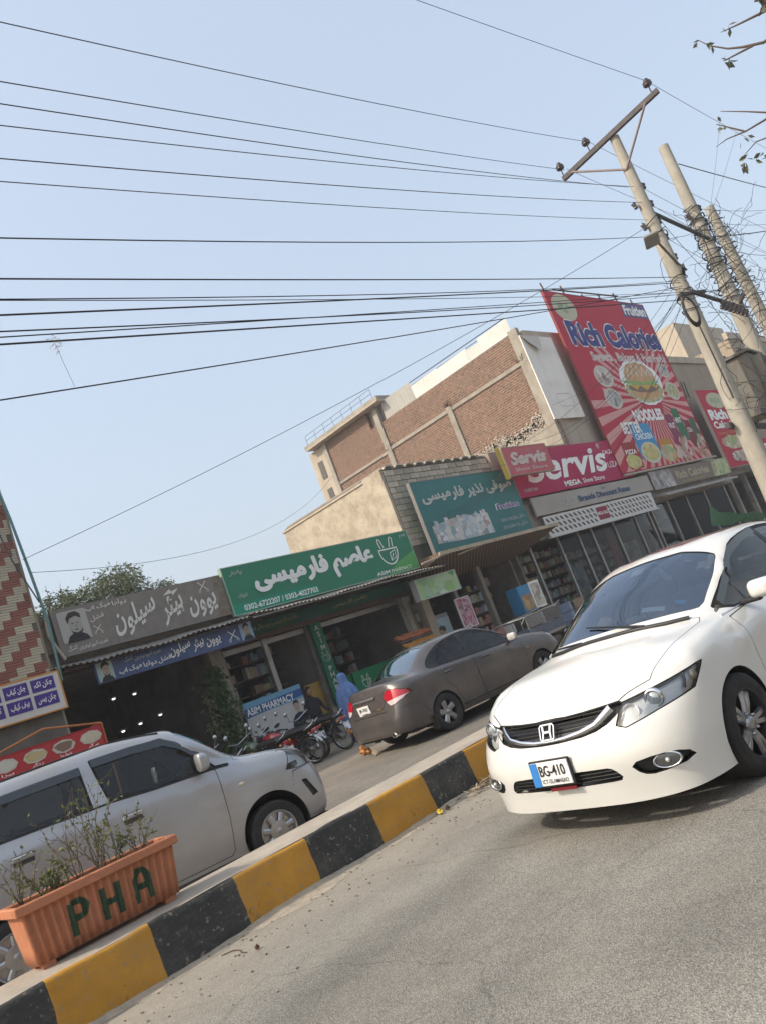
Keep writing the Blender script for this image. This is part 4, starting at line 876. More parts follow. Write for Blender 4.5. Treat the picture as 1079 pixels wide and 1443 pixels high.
lg = car.panel(field([(-.3, .36), (.40, .36), (.36, .50), (-.3, .50)], FRONT, lambda A: A[:, 0] > 1.5, 0), .004, 1); car.part('lower_grille', lg, CM['mesh'], -.01)
zc = lambda A: (np.abs(A[:, 1]) > .4) & (A[:, 2] < 1.07)
car.seam(field([(.79, 1.05), (.775, .6), (.735, .30), (.70, .262), (-.22, .255), (-.27, .6), (-.27, 1.3)], SIDE, zc, 0), .003, 2)
car.seam(field([(-.28, 1.3), (-.28, .6), (-.24, .255), (-.72, .265), (-.82, .5), (-1.0, .78), (-1.06, 1.3)], SIDE, zc, 0), .003, 1)
car.seam(field([(1.66, -.4), (1.60, .40), (1.46, .60), (1.2, .63), (1.02, .60), (1.08, -.4)], lambda A: np.stack([A[:, 0], np.abs(A[:, 1])], 1), lambda A: A[:, 2] > .9, 0), .003, 1)
car.seam(field([(2.1, .755), (1.52, .755), (1.47, .60), (1.475, .60), (1.525, .75), (2.1, .75)], SIDE, lambda A: np.abs(A[:, 1]) > .45, 0), .0016, 1)
car.part('body', car.skin, silver); car.trim(CM['gap'], -.004)
for sg in (1, -1):
    o = mirror_part(cs, (.66, sg*.80, 1.17), sg, silver, (.10, .16, .17))
    for x, z in ((-.06, .955), (-.98, .985)):
        p = surf_pts(base_skin, [(x, z)], '+y' if sg > 0 else '-y')[0]
        e = bpy.data.objects.new('door_handle', None); col.objects.link(e); e.parent = cs
        MB().box((x, p.y+sg*.002, z-.012), (.17, .012, .085), bev=.02).build('handle_cup', CM['dash'], e); MB().box((x, p.y+sg*.022, z+.004), (.185, .022, .042), bev=.014).build('handle_grip', silver, e)
    b = MB(); pp = surf_pts(base_skin, [(x, z) for x, z in ((.93, 1.045), (.5, 1.08), (.2, 1.097), (-.2, 1.135), (-.36, 1.137), (-1.36, 1.157))], '+y' if sg > 0 else '-y'); b.tube([q+Vector((0, sg*.002, 0)) for q in pp], .009, 6); b.build('window_strip', CM['dark'], cs)
    for vis in ([(.72, 1.225), (.52, 1.425), (.40, 1.50), (.1, 1.528), (-.26, 1.54)], [(-.36, 1.512), (-.8, 1.515), (-1.28, 1.512)]):
        pp = surf_pts(base_skin, vis, '+y' if sg > 0 else '-y'); V = []; b = MB()
        for q in pp: V += [q+Vector((0, sg*.006, .012)), q+Vector((0, sg*.035, -.062))]
        b.add(V, [(2*i, 2*i+1, 2*i+3, 2*i+2) for i in range(len(pp)-1)], True); b.build('rain_visor', CM['visor'], cs)
    b = MB(); pp = surf_pts(base_skin, [(x, sg*.50) for x in (.42, .25, 0, -.4, -.8, -1.2, -1.4)], 'z'); b.tube([q+Vector((0, 0, .006)) for q in pp], .010, 6); b.build('roof_strip', CM['dark'], cs)
    p = surf_pts(base_skin, [(.98, .835)], '+y' if sg > 0 else '-y')[0]; MB().sphere(p, .022, 10, 6, (1.4, .35, .75)).build('side_repeater', mat('indicator_clear', (.7, .6, .5), .2), cs)
    b = MB(); b.bb((-.80, sg*.66-.03, .185), (.78, sg*.66+.035, .235)); b.build('sill_cover', CM['dash'], cs)
interior(cs, .12, -.75, .69, 1.1, mat('seat_fabric_pale', (.34, .33, .31), .9, var=.1), .80); steering(cs, .52, -.30, 1.06, CM['dash']); underbody(cs, -1.55, 1.8, .70, .21)
for x in (1.2, -1.2):
    for sg in (1, -1): wheel(cs, 'wheel', x, sg*.645, sg, .285, .19, .165, 'cap', CM)
# ================================================================ buildings
SY = 16.0            # plane of the shop signs
def brick_mat(name, c1, c2, mortar, axis, scale=1.0, dirt=(.2, .17, .14)):
    m = bpy.data.materials.new(name); m.use_nodes = True; nt = m.node_tree; b = nt.nodes['Principled BSDF']; b.inputs['Roughness'].default_value = .95; b.inputs['Specular IOR Level'].default_value = .15
    tc = nt.nodes.new('ShaderNodeTexCoord'); sp = nt.nodes.new('ShaderNodeSeparateXYZ'); cb = nt.nodes.new('ShaderNodeCombineXYZ'); nt.links.new(tc.outputs['Object'], sp.inputs[0])
    nt.links.new(sp.outputs[axis], cb.inputs[0]); nt.links.new(sp.outputs['Z'], cb.inputs[1])
    wob = nt.nodes.new('ShaderNodeTexNoise'); wob.inputs['Scale'].default_value = 2.2; nt.links.new(cb.outputs[0], wob.inputs['Vector'])
    va = nt.nodes.new('ShaderNodeVectorMath'); va.operation = 'MULTIPLY_ADD'; va.inputs[1].default_value = (.03, .02, 0); nt.links.new(wob.outputs['Color'], va.inputs[0]); nt.links.new(cb.outputs[0], va.inputs[2])
    br = nt.nodes.new('ShaderNodeTexBrick'); nt.links.new(va.outputs[0], br.inputs['Vector']); br.inputs['Scale'].default_value = scale
    br.inputs['Color1'].default_value = (*c1, 1); br.inputs['Color2'].default_value = (*c2, 1); br.inputs['Mortar'].default_value = (*mortar, 1)
    br.inputs['Brick Width'].default_value = .235; br.inputs['Row Height'].default_value = .105; br.inputs['Mortar Size'].default_value = .02; br.inputs['Bias'].default_value = -.1
    no = nt.nodes.new('ShaderNodeTexNoise'); no.inputs['Scale'].default_value = 1.1; no.inputs['Detail'].default_value = 10; no.inputs['Roughness'].default_value = .7; nt.links.new(tc.outputs['Object'], no.inputs['Vector'])
    mr = nt.nodes.new('ShaderNodeMapRange'); mr.inputs[1].default_value = .5; mr.inputs[2].default_value = .72; mr.inputs[4].default_value = .75; nt.links.new(no.outputs['Fac'], mr.inputs[0])
    mx = nt.nodes.new('ShaderNodeMix'); mx.data_type = 'RGBA'; nt.links.new(mr.outputs[0], mx.inputs[0]); nt.links.new(br.outputs['Color'], mx.inputs[6]); mx.inputs[7].default_value = (*dirt, 1)
    n2 = nt.nodes.new('ShaderNodeTexNoise'); n2.inputs['Scale'].default_value = 7; n2.inputs['Detail'].default_value = 8; nt.links.new(tc.outputs['Object'], n2.inputs['Vector'])
    m2 = nt.nodes.new('ShaderNodeMapRange'); m2.inputs[1].default_value = .3; m2.inputs[2].default_value = .7; m2.inputs[3].default_value = .75; m2.inputs[4].default_value = 1.2; nt.links.new(n2.outputs['Fac'], m2.inputs[0])
    hs = nt.nodes.new('ShaderNodeHueSaturation'); nt.links.new(m2.outputs[0], hs.inputs['Value']); nt.links.new(mx.outputs[2], hs.inputs['Color']); nt.links.new(hs.outputs[0], b.inputs['Base Color'])
    bp = nt.nodes.new('ShaderNodeBump'); bp.inputs['Strength'].default_value = .9; bp.inputs['Distance'].default_value = .03; bp.invert = True; nt.links.new(br.outputs['Fac'], bp.inputs['Height']); nt.links.new(bp.outputs[0], b.inputs['Normal']); return m
M_BRICK = brick_mat('red_brick_raw', (.23, .115, .075), (.15, .075, .052), (.26, .215, .17), 'Y', dirt=(.19, .145, .11))
M_CONC = mat('raw_concrete', (.33, .30, .25), .92, var=.18, scale=1.5, bump=.4, bscale=12, dirt=(.17, .145, .12), dirt_amt=.7, dirt_scale=1.4)
M_CREAM = mat('cream_plaster', (.44, .385, .305), .92, var=.10, scale=1.0, bump=.35, bscale=10, dirt=(.30, .24, .17), dirt_amt=.75, dirt_scale=.9, streak=True)
M_TAN = mat('tan_plaster', (.33, .27, .195), .92, var=.12, scale=.8, bump=.3, bscale=8, dirt=(.25, .2, .15), dirt_amt=.7, dirt_scale=.7, streak=True)
M_BLOCK = mat('grey_block', (.42, .37, .29), .95, var=.2, scale=5, bump=.5, bscale=18, rnd=.22)
M_MORT = mat('mortar_dark', (.13, .12, .10), .95, var=.2)
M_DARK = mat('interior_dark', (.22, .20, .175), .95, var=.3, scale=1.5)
M_SHELF = mat('shelf_wood', (.17, .13, .10), .8, var=.2)
M_ALU = mat('aluminium_frame', (.32, .31, .29), .45, .6, var=.15, dirt=(.12, .1, .08), dirt_amt=.5)
M_STEEL = mat('galvanised_sheet', (.36, .34, .31), .55, .5, var=.2, scale=4, dirt=(.15, .10, .07), dirt_amt=.6, dirt_scale=2)
M_RUST = mat('rusty_steel', (.10, .065, .045), .8, .3, var=.3, scale=6)
M_BLACKST = mat('black_steel', (.02, .02, .022), .6, .3, var=.2)
GL_S = glass('shop_glass', (.68, .70, .68), 0.0, .0, 1.10)
def building(name, label, loc=(0, 0, 0)): return empty(name, loc, 0, label, 'building')
def part(parent, name, m, lo, hi, bev=0.0): return MB().bb(lo, hi, bev).build(name, m, parent)
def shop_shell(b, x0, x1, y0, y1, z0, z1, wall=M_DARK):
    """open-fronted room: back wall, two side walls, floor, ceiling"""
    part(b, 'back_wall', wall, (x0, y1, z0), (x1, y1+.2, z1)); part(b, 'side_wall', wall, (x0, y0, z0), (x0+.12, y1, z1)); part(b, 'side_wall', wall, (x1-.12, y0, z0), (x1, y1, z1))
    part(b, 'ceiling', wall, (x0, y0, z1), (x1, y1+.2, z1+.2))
def corrugated(name, x0, x1, ya, za, yb, zb, m, parent, pitch=.13, amp=.022):
    n = int((x1-x0)/pitch*4); V = []; rj = random.Random(int(x0*10))
    for i in range(n+1):
        x = x0+(x1-x0)*i/n; d = amp*math.sin(2*math.pi*i/4); s = .03*math.sin(x*1.3)+.015*math.sin(x*4.1)
        V += [(x, ya, za+d), (x, (ya+yb)/2, (za+zb)/2+d+s*.5), (x, yb+.02*math.sin(x*7), zb+d+s)]
    F = [(i*3+k, i*3+3+k, i*3+4+k, i*3+1+k) for i in range(n) for k in range(2)]
    return MB().add(V, F, True).build(name, m, parent)
GOODS = [mat('goods_%d' % i, c, .6, var=.25, scale=20) for i, c in enumerate([(.55, .55, .52), (.42, .18, .15), (.20, .26, .38), (.48, .41, .22), (.22, .34, .24), (.5, .39, .40), (.34, .45, .5), (.36, .26, .18)])]
def shelves(b, x0, x1, y, z0, nz, group, label, seed, dz=.42, fill=.85, depth=.3):
    """shelf boards as parts; the goods, dim and too small to pick apart, joined per colour as stuff of the shop"""
    rj = random.Random(seed); mbs = {}
    for k in range(nz):
        z = z0+k*dz; part(b, 'shelf', M_SHELF, (x0, y, z), (x1, y+depth, z+.03)); x = x0+.05
        while x < x1-.3:
            w = rj.uniform(.09, .26); h = rj.uniform(.14, .33)
            if rj.random() < fill: mbs.setdefault(rj.randrange(len(GOODS)), MB()).box((x+w/2, y+.13, z+.031+h/2), (w*.93, .2, h))
            x += w
    for c, mb in mbs.items():
        o = mb.build('shelf_goods', GOODS[c], b); o['kind'] = 'stuff'
# ---- left: two-colour tiled building
bt = building('tiled_building', 'narrow building at the edge faced with stepped red and cream tiles')
M_TR = mat('tile_red', (.24, .085, .06), .55, var=.15, scale=6, bump=.15, bscale=30, rnd=.12); M_TC = mat('tile_cream', (.44, .39, .29), .55, var=.12, scale=6, bump=.15, bscale=30, rnd=.10)
part(bt, 'wall', M_MORT, (-3.0, 15.56, 0), (6.35, 21, 7.95)); part(bt, 'parapet_cap', mat('cap_maroon', (.2, .06, .05), .8, var=.2), (-3.0, 15.48, 7.95), (6.40, 21, 8.12))
tw, th = .34, .155; me_t = {}
def tile_mesh(m, w):
    mb = MB(); n = 3
    for k in range(n): mb.box((w/2, 0, (k+.5)*th/n), (w-.008, .03, th/n-.006), bev=.004)
    me = mb.mesh('tile'); me.materials.append(m); return me
for j in range(31):
    z = 3.15+j*th; off = (j*tw/2) % (2*tw); 
    if z > 7.78: break
    for i in range(-1, 7):
        xa = 4.55+off-2*tw+i*tw; xb = min(xa+tw, 6.34); xa = max(xa, 4.55)
        if xb-xa < .05: continue
        key = (i % 2, round(xb-xa, 3))
        if key not in me_t: me_t[key] = tile_mesh(M_TR if i % 2 else M_TC, xb-xa)
        link('tile', me_t[key], None, bt, (xa, 15.545, z))
# side of the tiled building: plain plaster, cable on it
part(bt, 'side_plaster', M_TAN, (6.352, 15.58, 0), (6.40, 21, 7.93))
# ---- hair salon
bs = building('salon_shop', 'single-storey hair salon with a dark open front under the brown sign')
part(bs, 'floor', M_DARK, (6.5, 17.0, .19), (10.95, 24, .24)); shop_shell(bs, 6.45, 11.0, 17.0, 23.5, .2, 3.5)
part(bs, 'roof', M_CONC, (6.45, 16.35, 3.72), (11.0, 23.7, 3.95)); part(bs, 'parapet', brick_mat('salon_parapet_brick', (.24, .17, .12), (.2, .14, .1), (.22, .2, .16), 'X'), (6.45, 16.12, 3.95), (11.0, 16.35, 4.72))
part(bs, 'fascia_beam', M_RUST, (6.45, 16.3, 3.52), (11.0, 16.5, 3.70))
part(bs, 'pillar', M_CONC, (10.62, 16.9, .19), (10.98, 17.2, 3.5)); part(bs, 'pillar', M_RUST, (6.5, 16.9, .19), (6.72, 17.1, 3.5))
corrugated('canopy_sheet', 6.35, 11.1, 16.3, 3.70, 15.45, 3.52, M_STEEL, bs)
for x in (6.6, 7.7, 8.8, 9.9, 10.9): MB().tube([(x, 16.3, 3.62), (x, 15.5, 3.47)], .02, 6).build('canopy_rafter', M_RUST, bs)
for y, z in ((15.55, 3.47), (15.9, 3.55), (16.2, 3.60)): MB().tube([(6.4, y, z), (11.05, y, z)], .018, 6).build('canopy_rail', M_RUST, bs)
# ceiling spots of the salon
for x, z, lb in ((9.5, 3.02, 'lit lamp in the salon, upper pair, nearer the tiled building'), (10.08, 2.98, 'lit lamp in the salon, upper pair, nearer the pharmacy'), (10.6, 2.25, 'lit lamp in the salon, lower row, nearest the pharmacy'), (10.0, 2.2, 'lit lamp in the salon, middle of the lower row'), (9.5, 2.16, 'lit lamp in the salon, lower row, nearest the tiled building')):
    e = empty('salon_lamp', (x, 20, z), 0, lb, 'lamp', 'lamps inside the salon')
    MB().box((0, 0, .04), (.16, .08, .05), bev=.015).build('lamp_body', mat('lamp_white', (.7, .7, .7), .5), e); MB().box((0, -.01, 0), (.08, .05, .03), bev=.01).build('lamp_glow', mat('lamp_emit', (1, 1, 1), .5, emit=((.9, .95, 1), 2.2)), e)
    MB().tube([(0, 0, .06), (0, 0, 3.5-z)], .006, 5).build('lamp_rod', M_BLACKST, e)
for y, lb in ((19.0, 'black barber chair inside the salon, nearer the street'), (20.6, 'black barber chair deeper inside the salon')):
    o = empty('barber_chair', (8.2, y, .24), R(90), lb, 'chair', 'barber chairs'); MB().box((0, 0, .5), (.55, .5, .14), bev=.04).build('seat', M_BLACKST, o); MB().box((-.26, 0, .9), (.12, .5, .7), bev=.04).build('backrest', M_BLACKST, o); MB().lathe([(.001, 0), (.28, 0), (.28, .03), (.05, .06), (.05, .44)], 16).build('base', M_STEEL, o)
# ---- pharmacy under the green sign
ba = building('pharmacy_shop', 'single-storey pharmacy with open fronts under the green sign')
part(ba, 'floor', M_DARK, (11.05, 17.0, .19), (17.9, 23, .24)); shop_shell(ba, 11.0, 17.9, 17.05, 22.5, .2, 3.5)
part(ba, 'roof', M_CONC, (11.0, 16.35, 3.72), (18.1, 22.7, 3.92)); part(ba, 'parapet', M_CONC, (11.0, 16.12, 3.92), (18.0, 16.35, 4.80))
part(ba, 'fascia', mat('fascia_green', (.012, .10, .06), .5, var=.1, dirt=(.08, .08, .06), dirt_amt=.4), (11.05, 16.55, 3.22), (17.9, 16.62, 3.52)); part(ba, 'beam', M_RUST, (11.0, 16.62, 3.1), (17.9, 16.85, 3.5))
part(ba, 'lintel', M_ALU, (11.0, 16.9, 2.95), (17.9, 17.02, 3.08))
corrugated('canopy_sheet', 11.1, 18.3, 16.3, 3.72, 15.3, 3.55, M_STEEL, ba)
for y, z in ((15.36, 3.50), (15.8, 3.58), (16.2, 3.66)): MB().tube([(11.1, y, z), (18.2, y, z)], .022, 6).build('canopy_rail', M_ALU, ba)
for x in (11.3, 12.6, 13.9, 15.2, 16.5, 17.8): MB().tube([(x, 16.3, 3.66), (x, 15.35, 3.49)], .02, 6).build('canopy_rafter', M_RUST, ba)
for x, w in ((12.18, .14), (13.62, .16), (17.5, .22)): part(ba, 'pillar', M_ALU if w < .2 else M_CONC, (x, 16.85, .19), (x+w, 17.0, 3.1))
for x in (17.35, 17.26): part(ba, 'door_frame', M_ALU, (x, 16.8, .19), (x+.05, 16.85, 3.1))
MB().bb((14.6, 17.2, .24), (17.3, 17.7, 1.5), .02).build('counter', mat('counter_green', (.01, .16, .07), .4, var=.05), ba)
shelves(ba, 14.1, 17.3, 19.2, .6, 6, 'goods on the pharmacy shelves', 'small medicine box on the pharmacy back shelf', 11, .42, .8)
shelves(ba, 12.4, 13.6, 18.3, .6, 6, '', '', 14, .42, .85); shelves(ba, 11.2, 12.1, 18.0, .6, 6, 'goods on the pharmacy shelves', 'small medicine box on the pharmacy back shelf', 12, .42, .8)
part(ba, 'partition', M_DARK, (13.66, 17.05, .2), (13.76, 22.5, 3.3))
# ---- building with the teal sign: grey block front, cream side wall
bn = building('grey_block_building', 'two-storey building with grey block front, scalloped top and cream side wall')
part(bn, 'core', M_MORT, (18.46, 16.545, 3.9), (24.0, 22.0, 7.18)); M_RAWC = mat('patchy_old_plaster', (.46, .40, .31), .95, var=.16, scale=1.8, bump=.7, bscale=9, dirt=(.25, .20, .15), dirt_amt=.85, dirt_scale=2.0)
part(bn, 'side_wall', M_RAWC, (18.40, 17.4, 3.6), (18.455, 22.05, 7.05)); part(bn, 'corner_pier', M_RAWC, (18.33, 16.56, 3.6), (18.455, 17.42, 7.16))
part(bn, 'coping', M_CREAM, (18.36, 17.43, 7.052), (18.62, 22.1, 7.12)); part(bn, 'side_wall', M_CREAM, (18.44, 21.4, .2), (18.56, 22.0, 3.6))
part(bn, 'roof_slab', M_CONC, (18.5, 16.6, 7.182), (24.0, 21.9, 7.24))
bw, bh = .46, .20; mb = MB(); mb.box((bw/2, 0, bh/2), (bw-.018, .05, bh-.018), bev=.008); me_b = mb.mesh('block'); me_b.materials.append(M_BLOCK)
mb = MB(); mb.box((bw/4, 0, bh/2), (bw/2-.018, .05, bh-.018), bev=.008); me_h = mb.mesh('block'); me_h.materials.append(M_BLOCK)
for j in range(13):
    z = 4.50+j*bh; off = (bw/2 if j % 2 else 0)
    if off: link('block', me_h, None, bn, (18.46, 16.535, z))
    x = 18.46+off
    while x < 23.9:
        if z > 6.05 or x < 19.6: link('block', me_b, None, bn, (x, 16.535+random.uniform(-.006, .006), z))
        x += bw
for i in range(10):
    cx = 18.72+i*.50; pts = [(cx+.25*math.cos(a), 7.13+.13*math.sin(a)) for a in np.linspace(0, math.pi, 9)]; pts2 = [(cx+.20*math.cos(a), 7.13+.085*math.sin(a)) for a in np.linspace(math.pi, 0, 9)]
    mb = MB(); mb.prism(pts+pts2, 16.46, 16.60); mb.build('scallop', M_BLOCK, bn)
    MB().prism([(cx+.195*math.cos(a), 7.13+.08*math.sin(a)) for a in np.linspace(0, math.pi, 9)], 16.52, 16.58).build('scallop_fill', M_MORT, bn)
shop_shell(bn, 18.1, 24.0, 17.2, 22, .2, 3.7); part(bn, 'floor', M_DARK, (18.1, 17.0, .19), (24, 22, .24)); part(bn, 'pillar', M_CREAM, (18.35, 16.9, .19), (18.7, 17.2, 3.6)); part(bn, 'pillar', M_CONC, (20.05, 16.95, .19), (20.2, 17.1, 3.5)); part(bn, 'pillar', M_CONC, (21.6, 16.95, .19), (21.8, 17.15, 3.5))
# sloping canopy with a brown lattice underside
def lattice_mat():
    m = bpy.data.materials.new('brown_lattice'); m.use_nodes = True; nt = m.node_tree; b = nt.nodes['Principled BSDF']; b.inputs['Roughness'].default_value = .85
    tc = nt.nodes.new('ShaderNodeTexCoord'); cols = []
    for rz in (45, -45):
        mp = nt.nodes.new('ShaderNodeMapping'); mp.inputs['Rotation'].default_value = (0, 0, R(rz)); nt.links.new(tc.outputs['Object'], mp.inputs[0])
        w = nt.nodes.new('ShaderNodeTexWave'); w.inputs['Scale'].default_value = 2.6; nt.links.new(mp.outputs[0], w.inputs['Vector']); cols.append(w.outputs['Fac'])
    mx = nt.nodes.new('ShaderNodeMath'); mx.operation = 'MAXIMUM'; nt.links.new(cols[0], mx.inputs[0]); nt.links.new(cols[1], mx.inputs[1])
    r = nt.nodes.new('ShaderNodeValToRGB'); r.color_ramp.elements[0].position = .72; r.color_ramp.elements[1].position = .86; r.color_ramp.elements[0].color = (.055, .035, .022, 1); r.color_ramp.elements[1].color = (.24, .165, .10, 1); nt.links.new(mx.outputs[0], r.inputs[0]); nt.links.new(r.outputs[0], b.inputs['Base Color']); return m
mb = MB(); mb.prism([(15.1, 3.80), (15.1, 3.88), (16.5, 4.0), (17.3, 3.98), (17.3, 3.30)], 17.9, 24.5, 'YZ'); mb.build('canopy_lattice', lattice_mat(), bn)
part(bn, 'canopy_edge', mat('canopy_trim', (.42, .35, .25), .7, var=.2, dirt=(.2, .15, .1), dirt_amt=.5), (17.85, 15.06, 3.79), (24.5, 15.10, 3.90))
for x in (18.3, 20.0): MB().tube([(x-1.2, 15.2, 3.7), (x+.4, 15.15, 3.84)], .03, 6).build('canopy_board', M_CREAM, bn)
shelves(bn, 18.9, 21.2, 18.9, .6, 6, 'goods on the general store shelves', 'small packet on the shelf of the store under the teal sign', 21)
shelves(bn, 21.9, 23.8, 18.2, .6, 6, 'goods on the general store shelves', 'small packet on the shelf of the store under the teal sign', 22)
# ---- shoe shop block and the tall raw-brick building
bm_ = building('brick_building', 'tall unfinished building with raw red brick side wall and concrete columns')
XB = 29.8
part(bm_, 'brick_wall', M_BRICK, (XB, 16.6, 5.1), (XB+.23, 26.4, 12.75)); part(bm_, 'brick_wall', M_BRICK, (XB, 26.4, 0), (XB+.23, 30.2, 13.65))
part(bm_, 'core', M_CONC, (XB+.24, 16.92, 5.32), (43.8, 30.6, 12.6)); part(bm_, 'front_wall', M_CREAM, (XB+.3, 16.45, 5.35), (43.9, 16.9, 12.7))
part(bm_, 'upper_storey', M_CONC, (XB+.24, 25.2, 12.6), (43.8, 30.6, 13.7)); part(bm_, 'roof_slab', M_CONC, (XB-.35, 25.0, 13.75), (44, 31.2, 14.0)); part(bm_, 'eave_slab', M_CREAM, (XB-.5, 24.9, 13.66), (XB+.6, 31.0, 13.75))
for y0, y1, z0, z1 in ((16.5, 16.95, 5, 12.85), (21.2, 21.5, 8.3, 11.5), (25.55, 25.9, 8.3, 13.66), (29.85, 30.15, 8, 13.66)): part(bm_, 'column', M_CONC, (XB-.10, y0, z0), (XB+.14, y1, z1), .01)
part(bm_, 'ledge_beam', M_CONC, (XB-.06, 16.96, 11.25), (XB+.1, 25.54, 11.40)); part(bm_, 'ledge_beam', M_CONC, (XB-.06, 25.92, 11.15), (XB+.1, 29.84, 11.28))
part(bm_, 'end_plaster', M_CREAM, (XB-.02, 30.2, 0), (XB+.2, 31.4, 13.6)); 
for z in (11.9, 10.3): part(bm_, 'end_window', mat('dusty_window', (.09, .085, .08), .5, var=.2), (XB-.05, 30.55, z), (XB-.02, 30.95, z+1.0))
M_SHEET = mat('parapet_sheet_white', (.62, .62, .58), .6, var=.06, dirt=(.4, .37, .32), dirt_amt=.5, dirt_scale=1.5)
for y0, y1, h in ((16.8, 18.55, .72), (18.57, 19.3, .55), (19.32, 21.2, .66), (21.22, 23.0, .70), (23.02, 25.2, .95)):
    n = 40; V = []
    for i in range(n+1):
        y = y0+(y1-y0)*i/n; d = .012*math.sin(i*1.57)
        V += [(XB+.02+d, y, 12.76), (XB+.02+d, y, 12.76+h)]
    MB().add(V, [(2*i, 2*i+2, 2*i+3, 2*i+1) for i in range(n)], True).build('parapet_sheet', M_SHEET if y0 < 23 else mat('perforated_sheet', (.36, .35, .32), .7, var=.1), bm_)
e = bm_
for y in np.arange(25.3, 31.0, .8): MB().tube([(XB-.3, y, 14.0), (XB-.3, y, 14.5)], .013, 4).build('railing_post', M_BLACKST, e)
for z in (14.25, 14.5): MB().tube([(XB-.3, 25.3, z), (XB-.3, 30.9, z+.02)], .011, 4).build('railing_bar', M_BLACKST, e)
MB().tube([(XB+.25, 17, 13.62), (XB+.25, 25, 13.78)], .022, 5).build('railing_bar', M_BLACKST, e); MB().tube([(XB+.25, 17, 13.45), (XB+.25, 25, 13.6)], .015, 5).build('railing_bar', M_BLACKST, e)
part(bm_, 'plaster_band', M_CONC, (XB-.03, 16.96, 5.2), (XB-.002, 25.5, 8.42))
# ragged plaster and rubble where a lower roof met the brick
rj = random.Random(5); mb = MB()
for k in range(900):
    y = rj.uniform(16.9, 21.6); z = 8.45+rj.gauss(.12, .16)+.12*math.sin(y*2.3); s = rj.uniform(.03, .10)
    mb.box((XB-.02, y, z), (.05, s, s*rj.uniform(.5, 1)), M=None)
o = mb.build('plaster_remnants', mat('old_white_plaster', (.44, .39, .33), .95, var=.25, scale=5), bm_); o['kind'] = 'stuff'
mb = MB()
for k in range(60):
    y, z, l = rj.choice([(21.4, 11.5, .3), (25.7, 11.3, .35), (16.9, 11.4, .4)]); mb.tube([(XB-.05+rj.uniform(-.1, .1), y+rj.uniform(-.15, .15), z), (XB-.05+rj.uniform(-.25, .15), y+rj.uniform(-.35, .35), z+rj.uniform(.05, l))], .008, 4)
o = mb.build('rebar_tufts', M_RUST, bm_); o['kind'] = 'stuff'
# lower shop block in front (shoe shop)
bl = building('shoe_shop_building', 'low flat-roofed shoe shop block below the raw brick wall')
part(bl, 'upper_wall', M_TAN, (24.02, 16.4, 5.2), (XB-.12, 16.6, 7.25)); part(bl, 'roof', M_CONC, (24.02, 16.62, 7.0), (XB-.12, 23, 7.2))
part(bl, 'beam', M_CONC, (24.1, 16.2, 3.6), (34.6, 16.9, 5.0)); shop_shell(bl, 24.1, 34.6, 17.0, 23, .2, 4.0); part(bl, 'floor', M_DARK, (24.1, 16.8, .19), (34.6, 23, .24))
for x in (24.5, 26.5, 28.0, 29.1, 31.0, 33.0, 34.4): part(bl, 'shopfront_post', M_ALU, (x, 16.6, .19), (x+.11, 16.72, 3.62))
for x0, x1 in ((26.62, 27.98), (28.12, 29.08), (29.22, 30.98), (31.12, 32.98), (33.12, 34.38)): part(bl, 'shop_glass', GL_S, (x0, 16.65, .3), (x1, 16.66, 3.58))
part(bl, 'red_panel', mat('panel_red', (.3, .03, .035), .6, var=.2, scale=4), (30.3, 16.75, .3), (30.75, 16.8, 3.3))
shelves(bl, 24.6, 29.0, 18.2, .6, 7, 'shoe boxes in the shoe shop', 'shoe box on the racks behind the shoe shop glass', 31, .42, .8); shelves(bl, 29.2, 34.2, 18.5, .6, 6, 'shoe boxes in the shoe shop', 'shoe box on the racks behind the shoe shop glass', 32, .42, .8)
# ---- bakery ground floor under the billboard
bk = building('bakery_shop', 'dark glazed bakery front under the large red billboard')
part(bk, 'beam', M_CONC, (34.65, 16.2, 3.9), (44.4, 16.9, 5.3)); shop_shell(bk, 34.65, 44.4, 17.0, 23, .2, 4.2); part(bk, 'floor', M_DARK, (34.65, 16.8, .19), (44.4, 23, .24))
for x in (34.8, 36.7, 38.9, 41.2, 43.9): part(bk, 'shopfront_post', M_ALU, (x, 16.6, .19), (x+.12, 16.75, 3.9))
for x0, x1 in ((34.95, 36.68), (36.85, 38.88), (39.05, 41.18), (41.35, 43.88)): part(bk, 'shop_glass', GL_S, (x0, 16.66, .3), (x1, 16.67, 3.85))
mb = MB(); mb.prism([(15.5, 3.95), (15.5, 4.05), (16.5, 4.3), (16.5, 4.15)], 34.6, 43.4, 'YZ'); mb.build('canopy', M_STEEL, bk)
shelves(bk, 35.0, 43.8, 18.2, .6, 6, 'packets on the bakery shelves', 'packet on the shelves behind the bakery glass', 41, .5, .7)
# ---- plain buildings further along
br_ = building('tan_building', 'tan plastered building beyond the billboard with open concrete frame')
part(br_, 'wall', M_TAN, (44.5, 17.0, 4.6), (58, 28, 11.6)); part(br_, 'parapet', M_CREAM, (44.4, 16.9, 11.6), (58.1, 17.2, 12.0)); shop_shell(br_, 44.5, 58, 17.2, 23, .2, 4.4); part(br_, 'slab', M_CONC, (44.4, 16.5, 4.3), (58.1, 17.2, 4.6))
for x in (45.5, 47.7, 50.2, 52.8, 55.4): part(br_, 'pillar', M_CONC, (x, 16.7, .19), (x+.25, 16.95, 4.3))
for i in range(4):
    w = part(br_, 'window', M_BLACKST, (50.2+1.9*i, 16.96, 8.0), (51.2+1.9*i, 16.998, 9.6)); part(w, 'window_sill', M_CONC, (50.1+1.9*i, 16.88, 7.9), (51.3+1.9*i, 16.95, 7.98))
for x in (44.9, 45.3, 45.7): MB().tube([(x, 16.9, 9.3), (x-.1, 16.8, 10.3)], .03, 5).build('starter_bar', M_RUST, br_)
b2 = building('far_tan_building', 'taller tan building with a stepped roof room further along the street')
